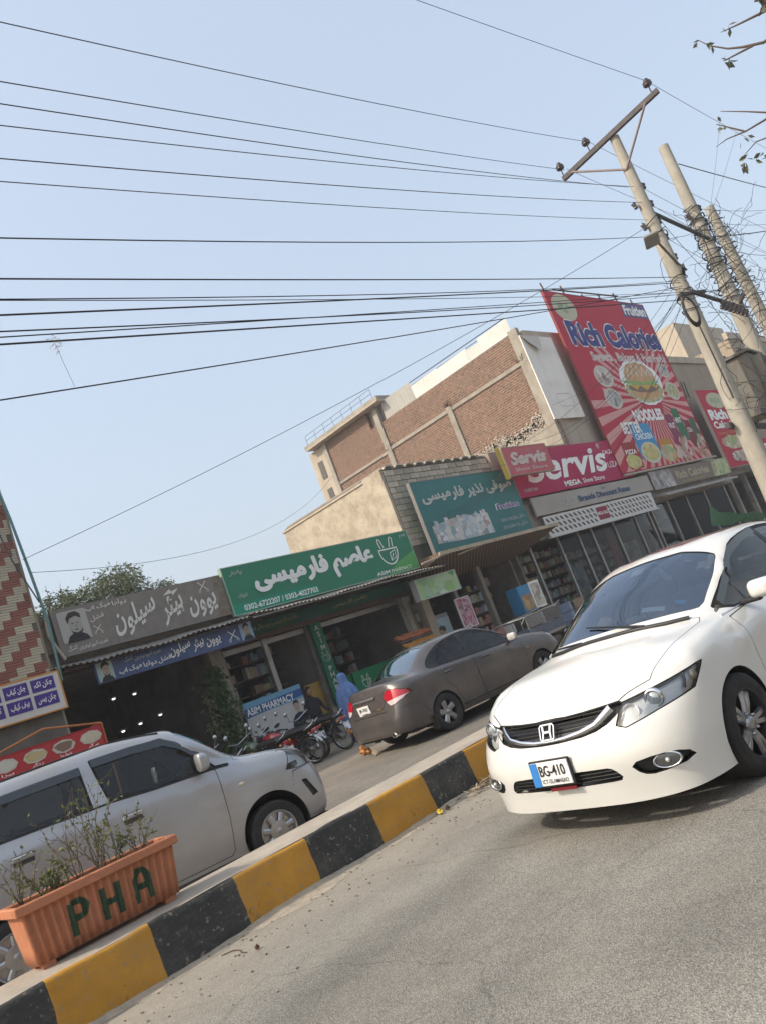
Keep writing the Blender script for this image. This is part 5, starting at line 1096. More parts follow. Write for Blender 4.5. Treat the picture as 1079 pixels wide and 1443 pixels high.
part(b2, 'wall', M_TAN, (58.4, 17.5, 0), (74, 30, 14.0)); part(b2, 'roof_room', M_CREAM, (60, 21, 14.0), (70, 28, 17.5)); part(b2, 'parapet', M_CREAM, (58.3, 17.4, 14.0), (74.1, 17.7, 14.5))
for i in range(6):
    for z in (5.5, 9.5):
        part(b2, 'window', M_BLACKST, (59.6+2.3*i, 17.46, z), (60.7+2.3*i, 17.498, z+1.7))
b3 = building('end_building', 'grey concrete building at the far end of the shop row'); part(b3, 'wall', M_CONC, (75, 17, 0), (110, 32, 11)); part(b3, 'parapet', M_CONC, (74.9, 16.9, 11), (110, 17.2, 11.6))
for i in range(10): part(b3, 'window', M_BLACKST, (76.5+3.2*i, 16.96, 6.5), (78+3.2*i, 16.998, 8.3))
# low wall / old house behind the salon
bo = building('old_rear_house', 'low weathered brick house behind the salon roof'); part(bo, 'wall', brick_mat('old_brick', (.27, .2, .14), (.22, .16, .11), (.25, .22, .18), 'X'), (11.6, 19.2, 3.9), (18.3, 19.5, 5.3)); part(bo, 'coping', M_TAN, (11.5, 19.1, 5.3), (18.3, 19.6, 5.4))

# ---- unseen plain buildings across the road, added for car glass and paint to reflect
for k, (x0, x1, h, m, lb) in enumerate(((-26, -8, 7.5, M_TAN, 'unseen tan building across the road, added for car reflections'), (-7.8, 9, 6.2, M_CREAM, 'unseen cream building across the road, added for car reflections'), (9.2, 30, 8.4, M_CONC, 'unseen grey building across the road, added for car reflections'))):
    e = building('added_opposite_building', lb); part(e, 'wall', m, (x0, -20, 0), (x1, -13, h)); part(e, 'parapet', M_CONC, (x0, -13.05, h), (x1, -12.8, h+.5))
    for i in range(int((x1-x0)/4)): part(e, 'shutter', M_STEEL, (x0+.6+4*i, -12.99, .1), (x0+3.6+4*i, -12.93, 2.8)); part(e, 'signboard', (M_BLOCK, M_RUST, M_TR)[i % 3], (x0+.5+4*i, -12.98, 3.1), (x0+3.7+4*i, -12.85, 4.2)); part(e, 'window', M_BLACKST, (x0+1.4+4*i, -12.99, 4.9), (x0+2.8+4*i, -12.95, 6.0))
# ================================================================ signs
def sm(name, c, rough=.6, **k): return mat(name, c, rough, **{'spec': .25, **k})
M_FRAME = sm('sign_frame_grey', (.22, .21, .2), .5, metal=.4)
W_PRINT = sm('print_white', (.82, .82, .79), .5); G_PRINT = sm('print_grey', (.45, .46, .45), .55); DK = sm('print_dark', (.03, .03, .035), .5)
def sign(name, x0, z0, x1, z1, y, m, label, frame=M_FRAME, thick=.10, tilt=0.0, cat='sign'):
    e = empty(name, (x0, y, z0), 0, label, cat); e.rotation_euler = (tilt, 0, 0); w, h = x1-x0, z1-z0
    MB().bb((0, 0, 0), (w, thick, h)).build('panel', m, e)
    if frame is not None:
        t = .025
        for lo, hi in (((-t, -.012, -t), (w+t, thick+.004, 0)), ((-t, -.012, h), (w+t, thick+.004, h+t)), ((-t, -.012, 0), (0, thick+.004, h)), ((w, -.012, 0), (w+t, thick+.004, h))): MB().bb(lo, hi).build('frame_bar', frame, e)
    e['w'] = w; e['h'] = h; return e
def LT(e, s, u0, v0, u1, v1, m, off=.012, **k):
    w, h = e['w'], e['h']; return lettering(e, s, (u0*w, v0*h, u1*w, v1*h), m, off, **k)
def photo_mat(name, cols, scale=6.0, seed=0.0):
    """printed photograph: blotches of the given colours"""
    if name in MATS: return MATS[name]
    m = bpy.data.materials.new(name); MATS[name] = m; m.use_nodes = True; nt = m.node_tree; b = nt.nodes['Principled BSDF']; b.inputs['Roughness'].default_value = .45
    tc = nt.nodes.new('ShaderNodeTexCoord'); mp = nt.nodes.new('ShaderNodeMapping'); mp.inputs['Location'].default_value = (seed, seed*2, seed*.7); nt.links.new(tc.outputs['Object'], mp.inputs[0])
    no = nt.nodes.new('ShaderNodeTexNoise'); no.inputs['Scale'].default_value = scale*.8; no.inputs['Detail'].default_value = 4; nt.links.new(mp.outputs[0], no.inputs['Vector'])
    va = nt.nodes.new('ShaderNodeVectorMath'); va.operation = 'MULTIPLY_ADD'; va.inputs[1].default_value = (.25,)*3; nt.links.new(no.outputs['Color'], va.inputs[0]); nt.links.new(mp.outputs[0], va.inputs[2])
    vo = nt.nodes.new('ShaderNodeTexVoronoi'); vo.inputs['Scale'].default_value = scale; nt.links.new(va.outputs[0], vo.inputs['Vector']); sp = nt.nodes.new('ShaderNodeSeparateColor'); nt.links.new(vo.outputs['Color'], sp.inputs[0])
    r = nt.nodes.new('ShaderNodeValToRGB'); r.color_ramp.interpolation = 'LINEAR'
    while len(r.color_ramp.elements) < len(cols): r.color_ramp.elements.new(.5)
    for i, c in enumerate(cols): r.color_ramp.elements[i].position = i/(len(cols)-1); r.color_ramp.elements[i].color = (*c, 1)
    nt.links.new(sp.outputs[0], r.inputs[0]); nt.links.new(r.outputs[0], b.inputs['Base Color']); return m
def scissors(e, cx, cz, s, m, off=.012):
    V, F = [], []
    def addv(v, f):
        n = len(V); V.extend(v); F.extend([tuple(i+n for i in q) for q in f])
    for q in (-1, 1):
        addv(*stroke([(cx-q*.5*s, cz-.45*s), (cx+q*.5*s, cz+.5*s)], .10*s)); addv(*stroke([(cx-q*.5*s+.13*s*math.cos(a), cz-.55*s+.13*s*math.sin(a)) for a in np.linspace(0, 2*math.pi, 12)[:-1]], .05*s, True))
    return flat('scissors_mark', V, F, off, m, e)
def portrait(e, u0, v0, u1, v1, bgm, skin, hair, off=.012, look=1):
    """a printed barber model: background, shoulders, face and hair shapes"""
    w, h = u1-u0, v1-v0; o = poly('portrait_print', rrect(u0, v0, u1, v1, .08*w), off, bgm, e); cx = u0+w*.52
    poly('shoulder_print', [(u0+w*.12, v0), (u0+w*.25, v0+h*.2), (cx-w*.08, v0+h*.28), (cx+w*.12, v0+h*.28), (u1-w*.15, v0+h*.16), (u1-w*.06, v0)], off+.002, DK, e)
    poly('face_print', ellipse_pts(cx+.02*w*look, v0+h*.54, w*.23, h*.33, 18), off+.004, skin, e)
    poly('beard_print', [(cx-w*.19, v0+h*.42), (cx-w*.15, v0+h*.29), (cx-w*.02, v0+h*.20), (cx+w*.10, v0+h*.20), (cx+w*.22, v0+h*.29), (cx+w*.24, v0+h*.42), (cx+w*.18, v0+h*.32), (cx+w*.03, v0+h*.27), (cx-w*.12, v0+h*.32)], off+.006, hair, e)
    poly('hair_print', [(cx-w*.22, v0+h*.58), (cx-w*.26, v0+h*.76), (cx-w*.12, v0+h*.93), (cx+w*.12, v0+h*.95), (cx+w*.26, v0+h*.84), (cx+w*.25, v0+h*.70), (cx+w*.08, v0+h*.80), (cx-w*.14, v0+h*.74)], off+.006, hair, e)
    poly('mouth_print', ellipse_pts(cx+w*.02, v0+h*.37, w*.07, h*.018, 8), off+.008, hair, e); poly('nose_print', [(cx+w*.01, v0+h*.56), (cx+w*.06*look+w*.02, v0+h*.45), (cx, v0+h*.44)], off+.008, SKD, e)
    for q in (-.07, .10): poly('eye_print', ellipse_pts(cx+q*w, v0+h*.58, w*.035, h*.018, 8), off+.008, hair, e)
SKD = sm('print_skin_shade', (.27, .22, .18)); SK1 = sm('print_skin_grey', (.36, .34, .31)); SK2 = sm('print_skin', (.42, .33, .27)); HR = sm('print_hair', (.045, .04, .038))
# ---- salon main sign
M_TAUPE = mat('sign_taupe', (.19, .168, .145), .5, var=.16, scale=5, dirt=(.26, .225, .18), dirt_amt=.5, dirt_scale=2.2)
s1 = sign('salon_sign', 6.84, 3.80, 11.0, 4.80, SY, M_TAUPE, 'large faded brown sign board with white Urdu lettering and a portrait', None)
PW = sm('faded_white_print', (.66, .64, .58), .6); PW2 = sm('faded_print_dim', (.36, .34, .31), .6)
LT(s1, 'یوون ہیئر سیلون', .30, .10, .93, .84, PW, urdu=True, nast=.28, bold=.028); LT(s1, 'دولھا میک اپ', .175, .80, .40, .95, PW, urdu=True, nast=.12, bold=.02); LT(s1, 'فشل', .185, .58, .26, .74, PW, urdu=True, nast=.2, bold=.02); LT(s1, 'عمدہ شیو بہترین کٹنگ', .035, .06, .245, .21, PW, urdu=True, nast=.15, bold=.012)
portrait(s1, .10, .26, .72, .93, sm('portrait_bg_pale', (.42, .40, .37)), SK1, HR); scissors(s1, 3.62, .82, .22, PW); scissors(s1, .88, .42, .16, PW)
poly('flash_mark', [(2.55, .80), (2.75, .92), (2.78, .86), (2.98, .90), (2.80, .76), (2.78, .82)], .012, PW, s1)
# torn right end where the brick shows
poly('torn_corner', [(3.78, .0), (4.16, .0), (4.16, 1.0), (3.96, 1.0), (3.90, .7), (3.98, .45), (3.86, .2)], .005, mat('worn_sheet', (.20, .165, .125), .9, var=.35, scale=7, dirt=(.1, .085, .07), dirt_amt=.7, dirt_scale=6), s1)
for q in (0,): MB().tube([(-.10, .05, .95), (-.16, .0, .5), (.02, -.05, -.05)], .035, 6).build('side_brace', mat('brace_cream', (.42, .37, .29), .7), s1)
# ---- salon blue sign under the canopy
M_BLUE = mat('sign_blue', (.05, .085, .20), .35, var=.25, scale=1.3)
s2 = sign('salon_under_sign', 7.28, 3.06, 11.25, 3.52, 15.75, M_BLUE, 'long dark blue sign with white Urdu lettering hanging under the salon canopy', None, .06)
LT(s2, 'یوون ہیئر سیلون', .43, .18, .765, .84, W_PRINT, urdu=True, nast=.22, bold=.02); LT(s2, 'عمدہ شیو بہترین کٹنگ', .165, .56, .385, .90, G_PRINT, urdu=True, nast=.12, bold=.012); LT(s2, 'فشل دولھا میک اپ', .12, .10, .43, .46, W_PRINT, urdu=True, nast=.12, bold=.018)
portrait(s2, .03, .02, .38, .44, sm('portrait_bg_mint', (.36, .46, .43)), SK2, HR); portrait(s2, 3.60, .02, 3.95, .44, sm('portrait_bg_blue', (.30, .42, .55)), SK2, HR, look=-1); scissors(s2, 3.38, .22, .22, W_PRINT)
# ---- green pharmacy sign
M_GREEN = mat('sign_green', (.008, .185, .095), .5, var=.08, scale=.8, dirt=(.03, .17, .10), dirt_amt=.35, dirt_scale=1.5)
s3 = sign('pharmacy_sign', 11.08, 3.74, 17.82, 4.92, SY-.02, M_GREEN, 'wide bright green pharmacy sign with white Urdu lettering and a mortar logo', sm('frame_pale_green', (.30, .42, .33)))
LGR = sm('print_light_green', (.10, .34, .10)); TGR = sm('print_band_green', (.015, .26, .16))
poly('phone_band', [(0, 0), (2.75, 0), (2.75, .20), (2.62, .25), (0, .25)], .008, TGR, s3); w, h = s3['w'], s3['h']
poly('corner_sweep', [(5.45, 0), (w, 0), (w, .55), (6.3, .42), (5.9, .30)], .008, LGR, s3)
LT(s3, 'عاصم فارمیسی', .12, .24, .755, .88, W_PRINT, urdu=True, bold=.06, nast=.02); LT(s3, '0302-6722207 / 0303-4027703', .045, .04, .40, .165, W_PRINT, bold=.02)
LT(s3, 'ASIM', .735, .035, .815, .125, W_PRINT, bold=.03); LT(s3, 'PHARMACY', .825, .035, .955, .125, W_PRINT, bold=0)
def bowl_logo(e, cx, cz, s, m, off=.013):
    V, F = [], []
    def addv(v, f):
        n = len(V); V.extend(v); F.extend([tuple(i+n for i in q) for q in f])
    addv(*stroke([(cx-.5*s, cz+.12*s), (cx+.5*s, cz+.12*s)], .05*s)); addv(*stroke([(cx+.48*s*math.cos(a), cz+.08*s+.55*s*math.sin(a)) for a in np.linspace(math.pi, 2*math.pi, 18)], .05*s))
    for q, t in ((-.25, .5), (.22, -.35)): addv(*stroke([(cx+q*s-.10*s, cz+.18*s), (cx+q*s-.16*s*t-.06*s, cz+.45*s), (cx+q*s-.2*s*t, cz+.56*s), (cx+q*s-.2*s*t+.10*s, cz+.50*s), (cx+q*s+.08*s, cz+.18*s)], .045*s))
    addv(*stroke([(cx+.02*s, cz-.35*s), (cx+.05*s, cz-.05*s), (cx+.35*s, cz+.05*s), (cx+.30*s, cz-.25*s), (cx+.02*s, cz-.35*s), (cx+.22*s, cz-.08*s)], .04*s))
    return flat('bowl_logo', V, F, off, m, e)
bowl_logo(s3, 5.72, .66, .78, W_PRINT)
LT(s3, 'ہوالشافی', .025, .80, .085, .93, G_PRINT, urdu=True, bold=.02, nast=.3); LT(s3, 'بسم', .945, .82, .985, .94, G_PRINT, urdu=True, bold=.02); LT(s3, 'ادویات', .035, .30, .075, .42, G_PRINT, urdu=True, bold=.02, nast=.2)
s3b = sign('fascia_sign', 11.4, 3.24, 17.6, 3.50, 16.50, sm('fascia_sign_green', (.008, .085, .05)), 'narrow dark green sign strip behind the pharmacy canopy', None, .04); LT(s3b, 'عاصم فارمیسی میڈیکل سٹور'.replace('ڈ', 'د'), .03, .15, .30, .85, sm('print_dull_gold', (.35, .33, .16)), urdu=True, bold=.02); LT(s3b, 'عاصم فارمیسی', .50, .15, .72, .85, sm('print_dull_gold', (.35, .33, .16)), urdu=True, bold=.02)
# vertical letters on the pillar
s3c = sign('pillar_sign', 13.70, .85, 14.08, 3.12, 16.70, sm('pillar_green', (.008, .12, .06)), 'upright green pillar sign reading ASIM PHARMACY downwards', None, .05); LT(s3c, 'ASIM', .28, .66, .72, .96, G_PRINT, vertical=True, bold=.03); LT(s3c, 'PHARMACY', .28, -.22, .72, .46, G_PRINT, vertical=True, bold=.03) if 0 else LT(s3c, 'PHAR', .28, .17, .72, .46, G_PRINT, vertical=True, bold=.03); bowl_logo(s3c, .19, 1.30, .28, G_PRINT)
s3d = sign('counter_sign', 14.9, .72, 16.6, 1.50, 17.12, sm('counter_sign_green', (.012, .20, .085)), 'bright green panel with a white mortar logo on the pharmacy counter', None, .04); bowl_logo(s3d, .42, .44, .34, W_PRINT)
# white panel with blue header by the entrance
s4 = sign('notice_board', 10.98, .55, 12.78, 1.72, 16.75, sm('panel_white', (.50, .50, .49)), 'white pharmacy panel with a blue header and a man in a dark shirt', None, .05, cat='panel')
poly('header_print', [(0, .82), (1.8, .82), (1.8, 1.17), (0, 1.17)], .006, sm('print_sky_blue', (.16, .36, .52)), s4); poly('header_band', [(0, .80), (1.8, .88), (1.8, 1.06), (0, 1.02)], .009, sm('print_blue', (.03, .10, .30)), s4); LT(s4, 'ASIM PHARMACY', .02, .72, .84, .87, W_PRINT, bold=.025)
for k, (cx, cz) in enumerate(((.40, .42), (.75, .40))): poly('small_print', ellipse_pts(cx, cz, .10, .05, 10, 0, .5, k), .008, DK, s4)
poly('shirt_print', [(1.28, 0), (1.26, .36), (1.38, .48), (1.52, .52), (1.66, .48), (1.76, .34), (1.78, 0)], .010, sm('print_navy', (.02, .025, .05)), s4); poly('face_print', ellipse_pts(1.50, .66, .085, .13, 16), .012, SK2, s4); poly('hair_print', [(1.41, .68), (1.42, .80), (1.50, .83), (1.58, .80), (1.59, .69), (1.55, .75), (1.45, .75)], .014, HR, s4)
# ---- teal pharmacy sign
M_TEAL = mat('sign_teal', (.016, .155, .15), .55, var=.12, scale=1.2, dirt=(.035, .16, .15), dirt_amt=.5, dirt_scale=1.3)
s5 = sign('teal_pharmacy_sign', 18.8, 4.0, 24.31, 6.40, SY, M_TEAL, 'tall teal pharmacy sign with faded Urdu heading and a product photo', M_FRAME, .12)
LT(s5, 'صوفی نذیر فارمیسی', .05, .66, .96, .87, sm('print_worn_white', (.48, .50, .47)), urdu=True, bold=.04, nast=.05); LT(s5, 'Fruitien', .695, .40, .955, .50, W_PRINT, bold=.06, slant=.1)
lettering(s5, 'Fruitien', (.705*s5['w'], .41*s5['h'], .945*s5['w'], .49*s5['h']), sm('print_purple', (.16, .08, .32)), .028, bold=.02, slant=.1)
LT(s5, '0304-7102204', .70, .215, .88, .265, G_PRINT, bold=.015); LT(s5, 'دکان', .89, .21, .97, .28, G_PRINT, urdu=True, bold=.015); LT(s5, '0315-5091172', .70, .105, .88, .155, G_PRINT, bold=.015); LT(s5, 'دکان', .89, .10, .97, .17, G_PRINT, urdu=True, bold=.015)
pts = [(.05, .12), (.30, .10), (.60, .10), (.595, .40), (.56, .42), (.52, .41), (.48, .43), (.42, .42), (.36, .45), (.30, .43), (.22, .42), (.16, .40), (.10, .38), (.05, .36)]
poly('product_photo', [(a*s5['w'], b*s5['h']) for a, b in pts], .010, photo_mat('photo_products', [(.55, .58, .56), (.35, .45, .48), (.62, .6, .55), (.2, .33, .37), (.6, .62, .6), (.45, .3, .25), (.12, .25, .32)], 4.0), s5)
rj = random.Random(9); mb = MB()
for k in range(46):
    a = rj.uniform(.06, .57)*s5['w']; z = rj.choice([.14, .22, .30, .36])*s5['h']; ww = rj.uniform(.08, .2); hh = rj.uniform(.1, .25); mb.add([(a, -.013-.0001*k, z), (a+ww, -.013-.0001*k, z), (a+ww, -.013-.0001*k, z+hh), (a, -.013-.0001*k, z+hh)], [(0, 1, 2, 3)])
o = mb.build('product_packs', photo_mat('photo_packs', [(.7, .7, .68), (.5, .55, .58), (.66, .6, .55), (.3, .4, .5), (.7, .68, .66)], 3.0, 5), s5); o['kind'] = 'stuff'
# ---- shoe shop signs
M_MAG = mat('sign_magenta', (.40, .02, .085), .65, spec=.2, var=.08, scale=.9, dirt=(.42, .05, .10), dirt_amt=.4, dirt_scale=1.2)
s6 = sign('shoe_shop_sign', 24.35, 5.22, 33.3, 7.05, SY, M_MAG, 'long magenta shoe shop sign with a big white script name', None, .14)
LT(s6, 'Servis', .10, .26, .81, .90, W_PRINT, bold=.03, slant=.28); LT(s6, 'R', .772, .86, .785, .91, W_PRINT, bold=.01); V, F = stroke(ellipse_pts(.778*s6['w'], .885*s6['h'], .11, .10, 16), .025, True); flat('ring_mark', V, F, .012, W_PRINT, s6)
LT(s6, 'CALZA', .80, .66, .905, .76, W_PRINT, bold=.02); LT(s6, 'LIZA', .80, .32, .90, .46, W_PRINT, bold=0); LT(s6, 'MEGA', .36, .06, .50, .19, W_PRINT, bold=.04); LT(s6, 'Shoe Store', .52, .07, .72, .18, W_PRINT, bold=.015); LT(s6, 'CHEETAH', .04, .10, .14, .17, G_PRINT, bold=.01)
s7 = sign('small_shoe_sign', 23.45, 5.95, 26.3, 7.0, 15.4, mat('sign_coral', (.46, .05, .07), .4, var=.1, dirt=(.5, .15, .14), dirt_amt=.5, dirt_scale=2), 'small coral red shoe sign fixed in front of the magenta sign', sm('frame_tan', (.36, .28, .2)), .16); LT(s7, 'Servis', .08, .34, .92, .82, sm('print_pinkish', (.62, .52, .48)), bold=.05, slant=.28); LT(s7, 'Shoe Store', .12, .12, .86, .24, sm('print_pinkish', (.62, .52, .48)), bold=.01)
poly('patch', [(-.35, -.1), (-.05, -.1), (-.05, 1.1), (-.35, 1.1)], -.05, sm('patch_yellow', (.50, .36, .06)), s7)
s8 = sign('discount_strip', 24.86, 4.42, 34.5, 5.14, SY-.04, mat('strip_grey', (.36, .33, .29), .6, var=.08, dirt=(.26, .23, .2), dirt_amt=.5, dirt_scale=1.5), 'pale grey strip sign reading Brands Discount Rates', None, .08); LT(s8, 'Brands Discount Rates', .33, .28, .785, .62, sm('print_slate_blue', (.06, .10, .20)), bold=.035); LT(s8, 'On', .54, .72, .57, .86, sm('print_slate_blue', (.06, .10, .20)), bold=.02); LT(s8, 'WORLD', .17, .22, .31, .66, sm('print_ghost', (.43, .42, .40)), bold=.03)
s9 = sign('shoe_banner', 25.05, 3.58, 34.0, 4.34, SY-.10, mat('banner_white', (.60, .59, .56), .7, var=.05, dirt=(.42, .39, .34), dirt_amt=.4), 'white banner printed with rows of dark shoes', None, .03, cat='banner')
V, F = [], []
for i in range(26):
    for j in range(3):
        u = (i+.6+.25*(j % 2))/27; 
        if .42 < u < .53: continue
        cx, cz = u*s9['w'], (.2+.29*j)*s9['h']; n = len(V); pts = ellipse_pts(cx, cz, .13, .055, 10, R(-38)) ; V += pts; F.append(tuple(range(n, n+10)))
flat('shoe_print', V, F, .006, sm('print_shoe', (.07, .065, .06)), s9); poly('logo_print', rrect(.425*s9['w'], .15*s9['h'], .525*s9['w'], .85*s9['h'], .05), .006, sm('print_maroon', (.25, .02, .05)), s9); LT(s9, 'MEGA SALE', .43, .42, .52, .60, W_PRINT, off=.009, bold=.02)
MB().bb((-.05, -.06, -.07), (s9['w']+.05, .06, 0)).build('bottom_rail', sm('rail_white', (.55, .54, .52)), s9)
# ---- big red billboard
M_RED = mat('billboard_red', (.46, .028, .055), .7, spec=.2, var=.05, scale=.4, dirt=(.46, .05, .08), dirt_amt=.3, dirt_scale=.6)
s10 = sign('billboard', 32.35, 5.42, 42.55, 14.55, SY-.05, M_RED, 'huge red billboard with blue Rich Calories lettering and food pictures', sm('billboard_edge', (.25, .05, .05)), .10, cat='billboard'); bw_, bh_ = s10['w'], s10['h']
def clip_poly(p, lo, hi):
    for ax, sgn, lim in ((0, 1, lo[0]), (0, -1, -hi[0]), (1, 1, lo[1]), (1, -1, -hi[1])):
        q = []
        for a, b in zip(p, p[1:]+p[:1]):
            da, db = sgn*a[ax]-lim, sgn*b[ax]-lim
            if da >= 0: q.append(a)
            if (da >= 0) != (db >= 0): t = da/(da-db); q.append((a[0]+(b[0]-a[0])*t, a[1]+(b[1]-a[1])*t))
        p = q
        if not p: return p
    return p
V, F = [], []; c0 = (5.9, 3.55)
for k in range(44):
    a0, a1 = 2*math.pi*k/44, 2*math.pi*(k+.5)/44; am = (a0+a1)/2
    if .30*math.pi < am < .70*math.pi: continue
    far = 7.5 if math.sin(am) < .2 else 3.6
    if 0 < am < .3*math.pi or .7*math.pi < am < math.pi: far = 4.4
    p = clip_poly([(c0[0]+1.2*math.cos(a0), c0[1]+1.2*math.sin(a0)), (c0[0]+far*math.cos(a0), c0[1]+far*math.sin(a0)), (c0[0]+far*math.cos(a1), c0[1]+far*math.sin(a1)), (c0[0]+1.2*math.cos(a1), c0[1]+1.2*math.sin(a1))], (.02, .02), (bw_-.02, 6.6))
    if len(p) > 2: n = len(V); V += p; F.append(tuple(range(n, n+len(p))))
flat('ray_print', V, F, .006, sm('print_ray_pink', (.62, .30, .28)), s10)
BLU = sm('print_royal_blue', (.03, .035, .20)); PNK = sm('print_pale_pink', (.66, .55, .52))
LT(s10, 'Rich Calories', .06, .685, 1.0, .845, W_PRINT, off=.010, bold=.085); LT(s10, 'Rich Calories', .068, .692, .992, .838, BLU, off=.026, bold=.045)
LT(s10, 'Sweets , Bakers & Fast Food', .18, .60, .965, .665, PNK, off=.010, bold=.045); poly('badge_print', ellipse_pts(1.35, 8.35, 1.05, .72, 30), .008, sm('print_cream', (.50, .47, .33)), s10); poly('badge_mark', ellipse_pts(1.4, 8.35, .55, .32, 14, 0, .7, 4), .012, photo_mat('photo_green', [(.12, .22, .08), (.4, .42, .25), (.2, .3, .12)], 3), s10)
poly('brand_patch', [(7.3, 8.25), (10.15, 8.25), (10.15, 9.1), (7.5, 9.1)], .008, sm('print_patch_blue', (.10, .09, .22)), s10); LT(s10, 'Fruitien', .735, .915, .985, .985, W_PRINT, off=.012, bold=.04, slant=.1)
FOOD = [photo_mat('photo_food_%d' % i, c, sc, i*3.0) for i, (c, sc) in enumerate([([(.5, .4, .2), (.35, .18, .06), (.6, .55, .4), (.2, .32, .08), (.55, .3, .1)], 2.6), ([(.6, .58, .5), (.2, .12, .08), (.65, .6, .55), (.4, .2, .12)], 3.5), ([(.25, .35, .1), (.5, .5, .3), (.15, .25, .06), (.55, .42, .2)], 5.0), ([(.55, .42, .1), (.35, .42, .08), (.6, .5, .2), (.3, .2, .06)], 6), ([(.08, .06, .06), (.5, .48, .45), (.12, .1, .1), (.4, .36, .34)], 3.2)])]
poly('burger_halo', ellipse_pts(5.95, 4.45, 2.2, 1.25, 40, 0, .10, 3), .009, W_PRINT, s10); BUN = mat('print_bun', (.50, .27, .09), .5, var=.25, scale=3); PAT = mat('print_patty', (.16, .07, .035), .5, var=.35, scale=6); LET = mat('print_lettuce', (.20, .34, .06), .5, var=.35, scale=5); CHZ = sm('print_cheese', (.58, .36, .05)); CRM = sm('print_cream_white', (.66, .62, .54))
poly('garnish_print', ellipse_pts(5.9, 3.95, 2.05, .62, 40, 0, .22, 3), .012, FOOD[2], s10); poly('bun_print', [(4.3, 3.95), (4.5, 3.6), (5.9, 3.45), (7.3, 3.6), (7.5, 3.95)], .014, BUN, s10)
poly('patty_print', ellipse_pts(5.9, 4.12, 1.65, .26, 26, 0, .12, 6), .016, PAT, s10); poly('cheese_print', [(4.4, 4.28), (5.0, 4.02), (5.5, 4.24), (6.1, 3.98), (6.7, 4.24), (7.3, 4.06), (7.45, 4.32), (5.9, 4.45)], .018, CHZ, s10); poly('lettuce_print', ellipse_pts(5.9, 4.45, 1.85, .22, 40, 0, .5, 9), .020, LET, s10)
poly('bun_print', [(4.25, 4.55), (4.35, 5.0), (4.9, 5.4), (5.9, 5.55), (6.9, 5.4), (7.45, 5.0), (7.55, 4.55), (5.9, 4.42)], .022, BUN, s10)
V, F = stroke([(4.6, 4.75), (4.9, 5.2), (5.1, 4.75), (5.4, 5.3), (5.65, 4.75), (5.95, 5.35), (6.2, 4.75), (6.5, 5.3), (6.7, 4.8), (7.0, 5.15), (7.2, 4.75)], .12); flat('sauce_print', V, F, .025, CRM, s10)
for cx, cz, a, f in ((2.2, 4.75, .85, FOOD[1]), (2.2, 3.6, .8, FOOD[4]), (9.0, 5.1, .62, FOOD[4]), (9.0, 3.9, .78, FOOD[2])): poly('plate_print', ellipse_pts(cx, cz, a, a*.68, 24), .010, sm('print_plate', (.55, .5, .42)), s10); poly('dish_print', ellipse_pts(cx, cz, a*.82, a*.53, 20, 0, .2, int(cx*9)), .013, f, s10)
LT(s10, 'BETTER', .17, .195, .35, .26, W_PRINT, off=.016, bold=.04); LT(s10, 'NOODLES', .33, .255, .64, .325, W_PRINT, off=.016, bold=.06)
def pack(u0, v0, u1, v1, m, text=None, tm=W_PRINT, off=.010):
    w, h = u1-u0, v1-v0; poly('pack_print', [(u0+.06*w, v0), (u1-.06*w, v0), (u1, v0+.1*h), (u1-.03*w, v1-.08*h), (u1-.10*w, v1), (u0+.10*w, v1), (u0+.03*w, v1-.08*h), (u0, v0+.1*h)], off, m, s10)
    if text: lettering(s10, text, (u0+.12*w, v0+.55*h, u1-.12*w, v0+.72*h), tm, off+.004, bold=.03)
pack(2.4, .45, 4.6, 2.25, sm('pack_blue', (.04, .26, .50)), 'CHICKEN'); pack(.9, .1, 2.3, 1.4, sm('pack_red', (.30, .02, .02)), 'PIZZA'); pack(4.7, .15, 6.2, 1.35, sm('pack_orange', (.50, .22, .03)), 'CRUNCH', off=.012)
poly('bowl_print', ellipse_pts(3.5, .75, .95, .55, 24), .018, sm('print_bowl', (.55, .52, .42)), s10); poly('pea_print', ellipse_pts(3.5, .77, .80, .42, 20), .021, FOOD[3], s10); poly('dish_print', ellipse_pts(5.3, .60, .8, .42, 20, 0, .2, 2), .018, FOOD[0], s10); poly('dish_print', ellipse_pts(1.5, .45, .7, .36, 20, 0, .2, 6), .018, FOOD[3], s10)
pack(7.6, 1.1, 8.5, 2.9, sm('pack_green', (.02, .14, .06)), 'MINT'); pack(8.55, .7, 9.3, 2.2, sm('pack_maroon', (.18, .02, .03)), 'COLA'); pack(9.3, .5, 10.0, 2.3, sm('pack_dgreen', (.03, .11, .05)), None); pack(6.6, .9, 7.5, 2.6, sm('pack_wine', (.22, .02, .08)), 'FRUIT')
rj = random.Random(4); V, F = [], []
for k in range(34): n = len(V); pts = ellipse_pts(rj.uniform(6.3, 10), rj.uniform(.15, 1.2), rj.uniform(.12, .3), rj.uniform(.1, .25), 9, 0, .4, k); V += pts; F.append(tuple(range(n, n+9)))
o = flat('fruit_print', V, F, .020, photo_mat('photo_fruit', [(.4, .05, .05), (.5, .45, .3), (.2, .25, .08), (.45, .12, .1), (.55, .5, .45)], 2.2, 8), s10); o['kind'] = 'stuff'
for x in np.linspace(.6, bw_-.6, 6): MB().tube([(x, .2, bh_), (x, .25, bh_+.5+.2*math.sin(x))], .04, 6).build('back_post', M_RUST, s10)
MB().tube([(1.5, .25, bh_+.35), (bw_-2, .25, bh_+.55)], .04, 6).build('back_rail', M_RUST, s10); MB().tube([(-.1, -.1, -.12), (bw_+.2, -.1, -.02)], .05, 6).build('bottom_rail', sm('rail_pale', (.4, .35, .3)), s10)
